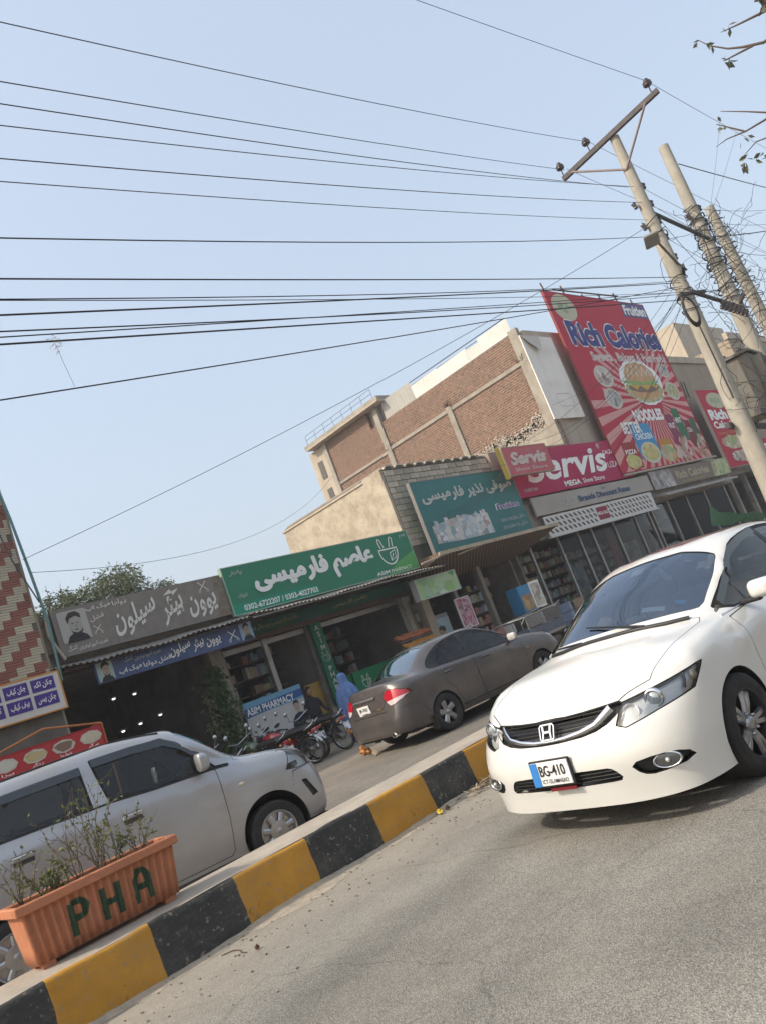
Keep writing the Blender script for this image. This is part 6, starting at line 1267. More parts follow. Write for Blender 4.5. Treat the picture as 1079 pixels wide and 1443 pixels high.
# ---- white blank banner beside it
s11 = sign('blank_banner', 29.35, 8.35, 31.9, 12.3, SY+.25, mat('banner_offwhite', (.80, .76, .69), .7, var=.06, scale=1, dirt=(.5, .44, .36), dirt_amt=.5, dirt_scale=.8), 'tall blank off-white banner with a folded top corner', None, .05, cat='banner')
V, F = stroke(rrect(.9, .55, 2.1, 1.15, .12), .03, True); flat('faint_outline', V, F, .006, sm('print_faint', (.50, .46, .41)), s11); mb = MB(); mb.add([(0, -.02, 3.95), (1.5, -.02, 3.95), (1.2, -.12, 3.4), (.8, -.2, 3.2), (.35, -.14, 3.5)], [(0, 1, 2), (0, 2, 3), (0, 3, 4)]); mb.build('folded_corner', mat('banner_back', (.50, .46, .41), .8), s11)
# ---- brown bakery strip and second red sign
s12 = sign('bakery_strip', 34.62, 4.36, 44.1, 5.25, SY-.08, mat('strip_brown', (.16, .115, .075), .5, var=.15, scale=1.5), 'brown strip sign with pale Rich Calories lettering and food photos', None, .08); LT(s12, 'Rich Calories', .28, .32, .70, .80, sm('print_beige', (.46, .38, .27)), bold=.04); LT(s12, 'Sweets', .33, .10, .46, .24, sm('print_olive', (.35, .30, .10)), bold=.01); LT(s12, 'Bakers', .48, .10, .62, .24, sm('print_olive', (.35, .30, .10)), bold=.01)
poly('photo_left', [(0, 0), (2.3, 0), (2.2, .9), (0, .9)], .008, FOOD[4], s12); poly('photo_right', [(7.1, 0), (9.4, 0), (9.4, .9), (7.3, .9)], .008, FOOD[2], s12)
s13 = sign('second_red_sign', 44.1, 4.62, 48.2, 9.3, SY-.1, M_RED, 'upright red Rich Calories sign partly behind the power pole', sm('frame_pale', (.4, .36, .32)), .15); LT(s13, 'Rich', .10, .60, .72, .74, W_PRINT, bold=.06); LT(s13, 'Calories', .10, .49, .95, .585, W_PRINT, bold=.045); LT(s13, 'Sweets Bakers', .12, .41, .85, .455, sm('print_orange', (.6, .22, .1)), bold=.01)
poly('badge_print', ellipse_pts(2.3, 4.0, 1.35, .5, 26), .008, sm('print_cream', (.5, .47, .33)), s13); poly('badge_mark', ellipse_pts(2.3, 4.0, .7, .25, 14, 0, .7, 4), .012, photo_mat('photo_green', [(0,)*3]*3), s13); poly('dish_print', ellipse_pts(2.2, 1.45, 1.7, .42, 24, 0, .25, 3), .010, FOOD[0], s13); poly('dish_print', ellipse_pts(2.4, .55, 1.4, .35, 24, 0, .25, 5), .010, FOOD[1], s13)
s13b = sign('black_poster', 47.9, 3.7, 49.2, 4.6, 15.9, sm('poster_black', (.03, .03, .03)), 'small black and white poster beside the second red sign', None, .05, cat='poster'); poly('poster_print', ellipse_pts(.65, .45, .4, .28, 16, 0, .6, 2), .008, W_PRINT, s13b)
s13c = sign('far_red_sign', 50.0, 4.65, 57.0, 6.0, SY, M_RED, 'far red shop sign at the edge of the row', None, .12); LT(s13c, 'Bakers', .1, .25, .9, .75, W_PRINT, bold=.04)
# ---- food stall signs on the left
s14 = sign('menu_board', 3.2, 2.80, 6.40, 3.50, 15.40, mat('board_white', (.60, .57, .53), .5, var=.04), 'white menu board with purple boxes of Urdu dish names', sm('frame_orange', (.55, .25, .05)), .10); PUR = sm('print_box_purple', (.07, .035, .22))
names = ['چکن تکہ', 'چکن کباب', 'دہی بڑے'.replace('ڑ', 'ر'), 'بریانی', 'چاٹ', 'پلاو', 'چکن پیس', 'بیف کباب', 'کریم چاپ', 'نہاری', 'قورمہ', 'حلیم']
for k in range(12):
    i, j = k % 6, k//6; u1 = 3.10-i*.50; u0 = u1-.44; v0 = .41 if j == 0 else .12
    if u0 < 0: continue
    poly('box_print', [(u0, v0), (u1, v0), (u1, v0+.24), (u0, v0+.24)], .008, PUR, s14); lettering(s14, names[k], (u0+.05, v0+.05, u1-.05, v0+.20), W_PRINT, .012, urdu=True, bold=.02, nast=.12)
s15 = sign('food_poster', 3.9, 1.86, 6.48, 2.22, 14.45, mat('poster_red', (.42, .02, .025), .4, var=.06), 'long red fast-food poster with four plates above the silver car', sm('frame_red', (.35, .02, .02)), .05, cat='poster')
for k in range(5):
    cx = 2.36-k*.50; poly('plate_print', ellipse_pts(cx, .21, .21, .115, 8), .008, sm('print_plate', (.55, .5, .42)), s15); poly('dish_print', ellipse_pts(cx, .21, .17, .08, 14, 0, .3, k), .012, FOOD[k % 2 * 1], s15); lettering(s15, ['برگر', 'شوارما', 'زنگر', 'پیزا', 'رول'][k], (cx-.10, .03, cx+.10, .09), W_PRINT, .012, urdu=True, bold=.02)
# small adverts along the row
s16 = sign('leaf_advert', 17.1, 2.76, 18.95, 3.34, 15.7, photo_mat('photo_leafy', [(.45, .52, .45), (.06, .3, .06), (.55, .6, .5), (.2, .42, .1), (.65, .68, .62), (.04, .2, .05)], 3.0, 3), 'small pale green hanging advert box under the canopies', sm('frame_white', (.5, .5, .48)), .22)
s17 = sign('pink_poster', 19.3, 1.56, 19.95, 2.50, 16.4, photo_mat('photo_pink', [(.55, .08, .18), (.5, .3, .35), (.2, .06, .1), (.6, .5, .5), (.4, .04, .12)], 9.0, 2), 'tall pink and red poster standing by the store entrance', W_PRINT, .04, cat='poster')
s18 = sign('store_notice', 10.15, 1.3, 10.55, 2.15, 16.86, photo_mat('photo_paper', [(.42, .36, .28), (.35, .3, .24), (.5, .44, .35)], 5, 1), 'worn paper notice on the salon pillar', None, .02, cat='notice')

# posters behind the shop glass
for k, (x0, x1, z0, z1, cols_, lb) in enumerate(((27.0, 27.8, .9, 2.4, [(.12, .2, .3), (.35, .38, .4), (.08, .12, .2)], 'blue window poster behind the shoe shop glass'), (31.4, 32.7, 1.0, 2.6, [(.3, .27, .22), (.12, .1, .09), (.4, .36, .3)], 'beige window poster behind the shoe shop glass'), (37.0, 38.6, .8, 2.7, [(.06, .05, .05), (.22, .16, .12), (.35, .2, .12)], 'dark bakery window poster with orange print'), (39.3, 40.9, .9, 2.8, [(.25, .04, .04), (.08, .05, .05), (.4, .3, .22)], 'red brown bakery window poster beside the dark one'))):
    sign('window_poster', x0, z0, x1, z1, 16.80, photo_mat('photo_window_%d' % k, cols_, 3.0, k*2.0), lb, None, .02, cat='poster')
# ================================================================ power poles and cables
M_POLE = mat('pole_concrete', (.36, .335, .28), .9, var=.15, scale=2.2, bump=.35, bscale=9, dirt=(.24, .205, .16), dirt_amt=.65, dirt_scale=1.6, streak=True)
M_CABLE = mat('cable_black', (.018, .018, .02), .6); M_CABLEG = mat('cable_grey', (.06, .06, .065), .6); M_INS = mat('insulator_brown', (.05, .03, .028), .25, coat=.5); M_ARM = mat('crossarm_steel', (.085, .075, .075), .7, .4, var=.3, scale=5)
def pole(label, base, top, r0, r1):
    e = empty('utility_pole', base, 0, label, 'pole', 'poles on the median'); d = Vector(top)-Vector(base); b = MB()
    b.tube([d*float(t) for t in np.linspace(0, 1, 9)], [r0+(r1-r0)*t for t in np.linspace(0, 1, 9)], 20); b.build('shaft', M_POLE, e); return e, d
def insulator(e, p, s=1.0, axis='Z'):
    mb = MB(); mb.lathe([(.001, .16*s), (.035*s, .155*s), (.05*s, .13*s), (.03*s, .115*s), (.075*s, .09*s), (.085*s, .07*s), (.035*s, .055*s), (.09*s, .03*s), (.07*s, .005*s), (.02*s, 0)], 14); mb.tube([(0, 0, -.22*s), (0, 0, .01)], .014*s, 6)
    return mb.build('insulator', M_INS, e, p)
def spool(e, p, d):
    mb = MB(); mb.lathe([(.001, -.06), (.055, -.06), (.055, -.03), (.03, 0), (.055, .03), (.055, .06), (.001, .06)], 12); mb.box((0, .05, 0), (.03, .12, .16)); mb.box((.0, 0, .085), (.12, .03, .02)); return mb.build('spool_insulator', M_INS, e, p, (0, R(12), d))
def wrap(e, d, t0, r, turns, rr, seed, h=.5):
    rj = random.Random(seed); n = int(14*turns); pts = []
    for i in range(n+1):
        a = 2*math.pi*i/14; t = t0+h*i/n/d.length; c = d*t; k = r*(1.06+.12*rj.random()); pts.append(c+Vector((k*math.cos(a), k*math.sin(a), .05*math.sin(a*1.7+seed))))
    MB().tube(pts, rr, 5).build('wrapped_cable', M_CABLE, e)
p1, d1 = pole('thick concrete power pole with the slanting crossarm and street lamp', (18.58, 6.1, .36), (19.2, 6.1, 11.42), .25, .115)
p2, d2 = pole('concrete power pole wrapped with loops of black cable', (21.68, 6.1, .36), (22.58, 6.1, 11.99), .26, .14)
p3, d3 = pole('weathered rear pole smothered in tangled cables', (24.1, 6.12, .36), (24.06, 6.12, 10.3), .24, .13)
b1, b2_, b3_ = Vector((18.58, 6.1, .36)), Vector((21.68, 6.1, .36)), Vector((24.1, 6.12, .36))
A = Vector((19.2, 4.72, 11.58))-b1; B = Vector((19.2, 7.62, 11.34))-b1
mb = MB(); q = (B-A).normalized(); up = Vector((0, -q.z, q.y)); sx = Vector((1, 0, 0)); V = []
for P in (A, B):
    for a, c in ((-.05, -.06), (.05, -.06), (.05, .06), (-.05, .06)): V.append(P+sx*(a-.15)+up*c)
mb.add(V, [(0, 1, 2, 3), (4, 5, 6, 7), (0, 1, 5, 4), (1, 2, 6, 5), (2, 3, 7, 6), (3, 0, 4, 7)]); mb.build('crossarm', M_ARM, p1)
for P in (A+(B-A)*.12, A+(B-A)*.90):
    pole_pt = d1*((10.45-.36)/11.06); MB().tube([P+Vector((-.2, 0, -.04)), pole_pt+Vector((-.14, 0, 0))], .028, 6).build('arm_brace', mat('brace_steel', (.24, .19, .17), .7, .4, var=.2), p1)
for t in (.05, .69, .985): insulator(p1, A+(B-A)*t+Vector((-.15, 0, .26)), 1.25)
for k, z in enumerate((9.95, 9.45, 8.95, 8.5, 7.95)):
    c = d1*((z-.36)/11.06); spool(p1, c+Vector((.17, -.10, 0)), R(-20)); MB().tube([c+Vector((0, 0, .0)), c+Vector((.17, -.10, 0))], .02, 5).build('spool_bracket', M_ARM, p1)
for z in (9.5, 8.9): spool(p1, d1*((z-.36)/11.06)+Vector((-.16, .16, 0)), R(120))
lc = Vector((18.05, 5.95, 8.22))-b1; Tm = Matrix.Translation(lc) @ Matrix.Rotation(R(25), 4, 'Z') @ Matrix.Rotation(R(12), 4, 'Y')
mb = MB(); mb.box((0, 0, 0), (.52, .34, .07), M=Tm, bev=.02); lo = mb.build('street_lamp_head', mat('lamp_housing', (.30, .29, .26), .5, .4), p1)
for k in range(4):
    mb = MB(); mb.box((-.18+.12*k, 0, -.038), (.08, .28, .008), M=Tm); mb.build('lamp_led_strip', mat('lamp_lens_grey', (.24, .24, .23), .4), lo)
mb = MB(); mb.tube([lc+Vector((.22, -.02, -.03)), d1*((7.72-.36)/11.06)+Vector((-.1, -.16, 0)), d1*((7.55-.36)/11.06)+Vector((.25, -.18, 0))], .03, 8); mb.build('street_lamp_arm', mat('arm_brown', (.20, .15, .12), .7, .4), p1)
for z, yaw_, L in ((7.45, .4, 1.1), (6.9, -.3, .9)):
    c = d1*((z-.36)/11.06); MB().box(c+Vector((0, -.17, 0)), (L, .07, .07), yaw_).build('steel_bracket', M_ARM, p1)
for k, z in enumerate((8.9, 8.5, 7.3, 6.85, 6.5)): wrap(p1, d1, (z-.36)/11.06, .19, 1.3+.5*(k % 2), .013, k, .15)
for k in range(5):                      # coil of spare cable
    rr_ = .28+.012*k; pts = [Vector((17.95+.03*k, 5.80+.012*k, 6.30))-b1+Vector((rr_*.62*math.cos(a)*.7, -.25*rr_*math.cos(a), rr_*math.sin(a)*1.15)) for a in np.linspace(0, 2*math.pi, 24)]
    MB().tube(pts, .018, 6).build('cable_coil_loop', M_CABLE, p1)
mb = MB(); mb.tube([d1*((6.05-.36)/11.06)+Vector((-.28, -.1, 0)), d1*((4.2-.36)/11.06)+Vector((-.24, -.12, 0))], .018, 6); mb.build('down_cable', M_CABLE, p1)
for k in range(9): wrap(p2, d2, (9.75-.36-.34*k)/11.6, .19+.008*k, 1.6+(k % 3)*.6, .014+.004*(k % 2), 20+k, .22)
for k, (z, s) in enumerate(((9.9, 1), (9.45, 1), (9.7, -1), (9.2, -1), (8.9, 1))): spool(p2, d2*((z-.36)/11.63)+Vector((.22*s, -.12*s, 0)), R(-20 if s > 0 else 150))
for z, L in ((6.9, 1.1),): MB().box(d2*((z-.36)/11.63)+Vector((-.2, -.2, 0)), (L, .06, .07), R(30)).build('steel_bracket', M_ARM, p2)
MB().tube([Vector((19.05, 6.0, 9.15))-b1, Vector((22.3, 6.0, 8.9))-b1], .05, 8).build('tie_arm', M_CABLEG, p1); MB().tube([Vector((18.98, 5.95, 6.95))-b1, Vector((22.1, 5.95, 6.75))-b1], .05, 8).build('tie_arm', M_ARM, p1)
for k in range(7):
    c = Vector((20.3+.25*k, 5.85, 6.62-.02*k))-b1; mb = MB(); mb.lathe([(.001, .12), (.05, .11), (.03, .08), (.07, .05), (.03, .02), (.07, -.02), (.03, -.05), (.06, -.08), (.001, -.1)], 10); mb.build('bushing', M_INS, p1, c, (R(20), R(25), 0))
for k in range(8): wrap(p3, d3, (9.7-.36-.5*k)/9.94, .19+.01*k, 2.4, .012, 60+k, .45)
rj = random.Random(12)
def tangle(e, origin, c, n, size, seed, r=.006, name='cable_tangle'):
    rj = random.Random(seed); mb = MB(); n = int(n*.6)
    for k in range(n):
        p = Vector(c)-Vector(origin)+Vector([rj.gauss(0, size*.35) for _ in range(3)]); pts = [p]; v = Vector([rj.gauss(0, 1) for _ in range(3)]).normalized()
        for i in range(9): v = (v+Vector([rj.gauss(0, .28) for _ in range(3)])).normalized(); p = p+v*size*.16; pts.append(p.copy())
        mb.tube(pts, r, 4, caps=False)
    o = mb.build(name, M_CABLE, e); o['kind'] = 'stuff'; return o
tangle(p3, b3_, (24.0, 6.0, 8.7), 46, 1.0, 1); tangle(p3, b3_, (24.0, 6.0, 7.6), 40, .9, 2); tangle(p2, b2_, (22.6, 5.9, 8.8), 22, .8, 3); tangle(p1, b1, (18.7, 5.9, 6.8), 22, .7, 4); tangle(p1, b1, (19.5, 5.8, 6.6), 16, .7, 5); tangle(p1, b1, (18.9, 5.7, 4.15), 24, .6, 6); tangle(p3, b3_, (24.1, 6, 6.2), 26, .9, 7); tangle(p2, b2_, (21.6, 5.9, 9.0), 14, .7, 8)
# transformer hung between the two poles
tr = empty('transformer', (20.45, 6.15, 3.75), R(6), 'dusty grey box transformer with cooling fins between the poles', 'transformer'); M_TRF = mat('transformer_grey', (.17, .165, .145), .75, .2, var=.2, scale=3, dirt=(.24, .2, .15), dirt_amt=.7, dirt_scale=2.5)
MB().box((0, 0, .75), (1.35, .8, 1.5), bev=.03).build('tank', M_TRF, tr); MB().box((0, 0, 1.53), (1.5, .92, .06)).build('lid', M_TRF, tr)
for k in range(8): MB().box((-.55+.155*k, -.5, .75), (.03, .22, 1.2)).build('cooling_fin', M_TRF, tr)
for k in range(7): insulator(tr, (-.5+.17*k, (-.2 if k % 2 else .2), 1.60), .9)
for y in (-.35, .35): MB().bb((-2.1, y-.05, -.14), (1.6, y+.05, -.01)).build('platform_channel', M_ARM, tr)
tangle(tr, (20.45, 6.15, 3.75), (20.2, 5.7, 5.4), 16, .7, 31); tangle(tr, (20.45, 6.15, 3.75), (19.4, 5.7, 4.1), 30, .55, 32)
# ---- cables
def cable(label, a, b, sag=.3, r=.012, ext=None, m=M_CABLE, n=24, name='overhead_cable'):
    a, b = Vector(a), Vector(b)
    if ext: b = b+(b-a)*ext
    pts = [a+(b-a)*float(t)-Vector((0, 0, sag*4*t*(1-t))) for t in np.linspace(0, 1, n)]
    o = MB().tube([p-a for p in pts], r*.52, 5, caps=False).build(name, m, None, a); return tag(o, label, 'cable', 'cables strung along the street')
L0 = 'overhead cable above the street, '
far = lambda p, q, k: tuple(np.array(q)+(np.array(q)-np.array(p))*k)
rows = [((19.2, 4.89, 12.04), (12.92, 6.1, 12.93), .1, .012, 'topmost line from the near end of the crossarm'), ((19.2, 6.71, 11.79), (4.12, 6.1, 9.23), .35, .012, 'second line from the middle insulator'), ((19.2, 7.56, 11.62), (3.65, 6.1, 8.25), .2, .012, 'third line from the far end of the crossarm'),
 ((18.9, 6.2, 10.0), (3.62, 6.1, 8.12), .35, .012, 'fourth line close under the third'), ((18.95, 6.1, 9.95), (3.53, 6.1, 7.8), .30, .011, 'fifth line'), ((18.95, 6.1, 9.5), (3.43, 6.1, 7.38), .28, .012, 'sixth line'), ((18.9, 6.1, 9.0), (3.35, 6.1, 7.08), .25, .010, 'seventh line, thinner'), ((18.9, 6.1, 8.55), (3.21, 6.1, 6.55), .35, .014, 'eighth line, thick and lone'),
 ((18.7, 6.0, 7.35), (3.04, 6.1, 5.88), .12, .016, 'ninth line, top of the low group'), ((18.7, 6.0, 7.25), (3.03, 6.0, 5.83), .34, .012, 'tenth line, close under the ninth'), ((18.7, 6.1, 7.0), (3.01, 6.1, 5.74), .20, .009, 'eleventh line, thin'), ((18.7, 6.0, 7.2), (2.94, 6.1, 5.49), .10, .018, 'twelfth line, thick'), ((18.7, 6.1, 6.95), (2.92, 6.05, 5.40), .2, .014, 'thirteenth line'), ((18.7, 6.0, 6.95), (2.87, 6.1, 5.23), .06, .012, 'fourteenth line'), ((18.7, 6.0, 6.75), (2.85, 6.1, 5.15), .05, .018, 'lowest thick line of the group')]
for a, b, s, r, t in rows: cable(L0+t, a, b, s, r, .9 if b[0] < 6 else 2.2)
cable(L0+'sloping line under the group towards the tiled building', (18.7, 6.0, 7.1), (2.6, 6.4, 4.78), .10, .014, .5)
cable('long service cable from the pole down to the tiled building', (18.55, 6.1, 8.75), (6.36, 15.4, 5.8), .25, .012); cable('thin service cable from the brick building to the tiled building', (29.75, 30.2, 11.8), (6.45, 15.5, 5.55), 1.2, .012)
for k, (z, q, s) in enumerate(((7.2, (24.2, 15.4, 7.0), .5), (7.0, (25.5, 15.3, 7.1), .7), (6.9, (29.6, 16.3, 9.0), .4), (6.8, (27.0, 15.9, 5.2), .9), (6.7, (23.0, 15.9, 6.5), .8), (6.9, (31.6, 15.9, 9.5), .5), (6.5, (26.0, 15.2, 6.4), 1.1))):
    cable('service cable sagging from the pole to the shop signs, ' + ['uppermost', 'second', 'third', 'fourth', 'fifth', 'sixth', 'lowest'][k] + ' of seven', (18.72, 6.15, z), q, s, .010+.003*(k % 2))
for k in range(6): cable('service cable hanging across the teal sign, strand %s' % ['one', 'two', 'three', 'four', 'five', 'six'][k], (18.5, 15.8, 5.0-.06*k), (24.4, 15.5, 6.5+.12*k), .25+.07*k, .008, None, M_CABLEG)
for k, (a, b, s, r) in enumerate((((19.2, 4.89, 12.04), (35.0, 6.1, 15.1), .1, .012), ((19.2, 6.71, 11.8), (34, 6.2, 10.5), .2, .011), ((19.2, 7.5, 11.6), (34, 6.4, 9.6), .2, .011), ((22.8, 6.0, 11.4), (32.1, 6.1, 12.6), .05, .028), ((22.6, 6.0, 9.9), (30.8, 6.1, 11.6), .2, .012), ((22.6, 6.0, 9.5), (29.8, 6.1, 10.9), .25, .012), ((22.5, 6.0, 9.0), (29.2, 6.1, 10.4), .1, .03), ((22.5, 6.0, 8.7), (28.1, 6.1, 9.5), .3, .014), ((22.4, 6.0, 8.2), (26.6, 6.1, 8.3), .3, .012), ((19.0, 6.0, 9.9), (31, 6.1, 9.2), .2, .010), ((19.0, 6.0, 9.45), (30, 6.1, 8.2), .2, .010), ((19.0, 6.0, 8.5), (29, 6.1, 7.4), .3, .010))):
    cable('cable running from the poles away along the row, ' + ['topmost', 'second', 'third', 'thick upper', 'fifth', 'sixth', 'thick middle', 'eighth', 'ninth', 'tenth', 'eleventh', 'lowest'][k] + ' one', a, b, s, r, .8)
for k, (a, b) in enumerate((((27.0, 5.5, 13.55), (22.6, 6.0, 9.3)), ((29.5, 5.7, 14.0), (23.0, 6.0, 9.6)))): cable('thin jumper dropping from the top line to the wrapped pole, %s' % ['nearer one', 'farther one'][k], a, b, .05, .008)
for k, (a, b, s) in enumerate((((18.9, 5.9, 9.0), (21.9, 5.9, 7.2), .4), ((21.6, 5.9, 9.1), (19.2, 5.8, 6.9), .5), ((22.2, 5.9, 8.6), (20.2, 5.8, 6.6), .4), ((22.3, 5.9, 9.3), (24.0, 6.0, 8.0), .4), ((21.3, 5.85, 9.0), (21.0, 5.8, 6.7), .2), ((21.45, 5.85, 9.0), (20.4, 5.8, 7.0), .15), ((22.1, 5.9, 6.9), (20.9, 5.7, 5.4), .3), ((19.3, 5.8, 6.7), (20.4, 5.75, 5.4), .25), ((24.0, 6, 7.5), (22.2, 5.9, 6.2), .5))):
    cable('loose jumper cable between the poles, ' + ['crossing high', 'crossing down', 'short inner', 'to the rear pole', 'hanging bundle', 'hanging bundle strand', 'to the transformer top', 'beside the coil', 'low loop'][k], a, b, s, .018 if k in (4, 5) else .012)
# conduit and cable on the tiled building
o = MB().tube([Vector(p) for p in ((0, 0, 0), (.05, -.02, 1.2), (-.02, -.04, 2.2), (-.1, -.02, 3.4), (-.22, .0, 4.6))], .028, 6).build('drop_cable', mat('cable_teal', (.10, .22, .22), .5), None, (6.47, 15.46, 3.3)); tag(o, 'teal grey conduit running up the corner of the tiled building', 'cable')
o = MB().tube([Vector(p) for p in ((0, 0, 0), (-.3, -.05, .9), (-.45, -.02, 1.9), (-.42, 0, 2.6))], .015, 5).build('drop_cable', M_CABLEG, None, (6.46, 15.42, 4.9)); tag(o, 'thin dark cable bowing beside the tiled corner', 'cable')
# ================================================================ trees, planter, street things
def leaf_mat(name, c, c2, rnd=.3):
    if name in MATS: return MATS[name]
    m = bpy.data.materials.new(name); MATS[name] = m; m.use_nodes = True; nt = m.node_tree; b = nt.nodes['Principled BSDF']; b.inputs['Roughness'].default_value = .6; b.inputs['Specular IOR Level'].default_value = .3
    g = nt.nodes.new('ShaderNodeNewGeometry'); mx = nt.nodes.new('ShaderNodeMix'); mx.data_type = 'RGBA'; nt.links.new(g.outputs['Random Per Island'], mx.inputs[0]); mx.inputs[6].default_value = (*c, 1); mx.inputs[7].default_value = (*c2, 1); nt.links.new(mx.outputs[2], b.inputs['Base Color'])
    tr = nt.nodes.new('ShaderNodeBsdfTranslucent'); nt.links.new(mx.outputs[2], tr.inputs[0]); ms = nt.nodes.new('ShaderNodeMixShader'); ms.inputs[0].default_value = .25; out = [n for n in nt.nodes if n.type == 'OUTPUT_MATERIAL'][0]
    nt.links.new(b.outputs[0], ms.inputs[1]); nt.links.new(tr.outputs[0], ms.inputs[2]); nt.links.new(ms.outputs[0], out.inputs[0]); return m
M_BARK = mat('bark', (.12, .095, .07), .95, var=.3, scale=8, bump=.6, bscale=15); M_TWIG = mat('twig', (.10, .075, .055), .9)
def leaf(mb, p, d, n, L, W):
    d = d.normalized(); s = d.cross(n); s = s.normalized() if s.length > 1e-5 else d.orthogonal().normalized(); up = s.cross(d)
    mb.add([p, p+d*L*.5+s*W*.5+up*W*.12, p+d*L, p+d*L*.5-s*W*.5+up*W*.12], [(0, 1, 2), (0, 2, 3)])
def rv(rj): return Vector([rj.gauss(0, 1) for _ in range(3)]).normalized()
def tree(label, base, clumps, seed, nleaf, L, W, m, hang=.5, group=None):
    rj = random.Random(seed); e = empty('tree', base, 0, label, 'tree', group); mb = MB(); tops = [Vector(c[:3])-Vector(base) for c in clumps]
    fork = Vector((0, 0, min(t.z for t in tops)*.55)); tb = MB(); tb.tube([(0, 0, 0), fork*.5+Vector((.08, .05, 0)), fork], [.28, .22, .17], 10)
    for t in tops:
        mid = (fork+t)/2+Vector((rj.gauss(0, .25), rj.gauss(0, .25), .2)); tb.tube([fork, mid, t], [.10, .06, .02], 6)
        for k in range(5): tb.tube([mid, t+rv(rj)*.7], [.025, .006], 4, caps=False)
    tb.build('trunk', M_BARK, e)
    for t, c in zip(tops, clumps):
        r = c[3]
        for k in range(int(nleaf*r*r)):
            q = rv(rj); rad = r*(rj.random()**.4); sp = t+Vector((q.x*rad, q.y*rad, q.z*rad*.75)); n = rj.randint(3, 6); dr = (rv(rj)*.6+Vector((q.x, q.y, -hang)))
            for i in range(n): leaf(mb, sp+dr.normalized()*i*L*.55, dr+rv(rj)*.8, rv(rj), L*rj.uniform(.7, 1.2), W*rj.uniform(.7, 1.2))
    mb.build('crown', m, e); return e
M_LF = leaf_mat('leaf_olive_green', (.075, .10, .05), (.16, .185, .10))
tree('bushy green tree rising behind the salon sign', (12.6, 24.5, 0), [(11.6, 24, 5.6, 1.1), (12.4, 24.2, 6.6, 1.0), (12.9, 24.4, 7.1, .75), (13.6, 24.6, 6.1, 1.0), (14.6, 24.3, 5.7, .9), (13.1, 24, 5.4, 1.2), (11.2, 24.0, 6.6, .55), (15.2, 24.6, 5.9, .6), (14.1, 24.2, 6.5, .5)], 3, 620, .13, .05, M_LF)
tree('lower green tree behind the salon beside the tiled corner', (10.2, 25, 0), [(9.9, 24.6, 5.7, .9), (10.7, 24.8, 6.3, .8), (10.0, 25, 6.5, .5), (11.0, 24.6, 6.9, .45), (9.4, 24.6, 5.6, .8), (10.6, 24.6, 5.6, .9)], 5, 620, .13, .05, leaf_mat('leaf_deep_green', (.06, .085, .045), (.13, .155, .085)))
# roadside tree whose bare twigs reach into the picture
e = empty('roadside_tree', (13.0, -8.2, -.06), 0, 'bare tree twigs with a few leaves in the upper corner of sky', 'tree'); o_ = Vector((13.0, -8.2, -.06)); tb = MB(); lb = MB(); rj = random.Random(8)
tb.tube([(0, 0, 0), (.1, .2, 2.2), (-.1, .6, 4.2), (-.4, 1.6, 5.6)], [.24, .20, .16, .12], 10); tb.tube([(-.1, .6, 4.2), (.8, -.8, 6), (1.5, -1.6, 7.5)], [.13, .08, .03], 8)
tb.build('trunk', M_BARK, e)
def limb(pts, r0, r1):
    P = [Vector(p)-o_ for p in pts]; n = len(P); MB().tube(P, [r0+(r1-r0)*i/(n-1) for i in range(n)], 6).build('branch', M_TWIG, e)
limb([(12.6, -6.6, 5.54), (11.6, -3, 6.2), (10.6, -.4, 6.35), (10, 1.05, 6.38), (10, 1.30, 6.40), (10, 1.50, 6.52), (10, 1.63, 6.62), (10, 1.78, 6.80), (10, 1.86, 6.96)], .03, .004); limb([(10, 1.40, 6.45), (10, 1.60, 6.50), (10, 1.72, 6.53)], .014, .006)
limb([(11.6, -3, 6.2), (10.8, -.2, 6.6), (10, 1.12, 6.68), (10, 1.45, 6.78), (10, 1.62, 6.84)], .03, .003); limb([(11.6, -3, 6.2), (10.8, -.4, 5.9), (10, 1.5, 5.62), (10, 1.85, 5.66), (10, 2.05, 5.72), (10, 2.19, 5.72)], .02, .003); limb([(10, 1.85, 5.66), (10, 2.0, 5.85), (10, 2.08, 5.95)], .012, .005); limb([(10, 1.5, 5.62), (10, 1.75, 5.85), (10, 1.98, 6.05)], .012, .004)
limb([(10.8, -.4, 5.9), (10, 1.4, 5.35), (10, 1.8, 5.48), (10, 2.0, 5.42)], .016, .003)
rj = random.Random(2); mb = MB()
for p, n, L in (((10, 1.78, 6.80), 4, .10), ((10, 1.70, 6.55), 6, .14), ((10, 1.84, 6.94), 3, .09), ((10, 1.12, 6.80), 6, .16), ((10, 1.10, 6.62), 4, .14), ((10, 2.0, 5.38), 9, .12), ((10, 1.84, 5.3), 6, .11), ((10, 2.05, 5.9), 4, .08), ((10, 1.9, 5.62), 3, .09), ((10, 1.55, 6.85), 4, .10)):
    for k in range(n): leaf(mb, Vector(p)-o_+rv(rj)*.05, rv(rj)+Vector((0, 0, -.8)), rv(rj), L, L*.5)
mb.build('leaves', leaf_mat('leaf_dusty', (.10, .10, .06), (.17, .18, .11)), e)
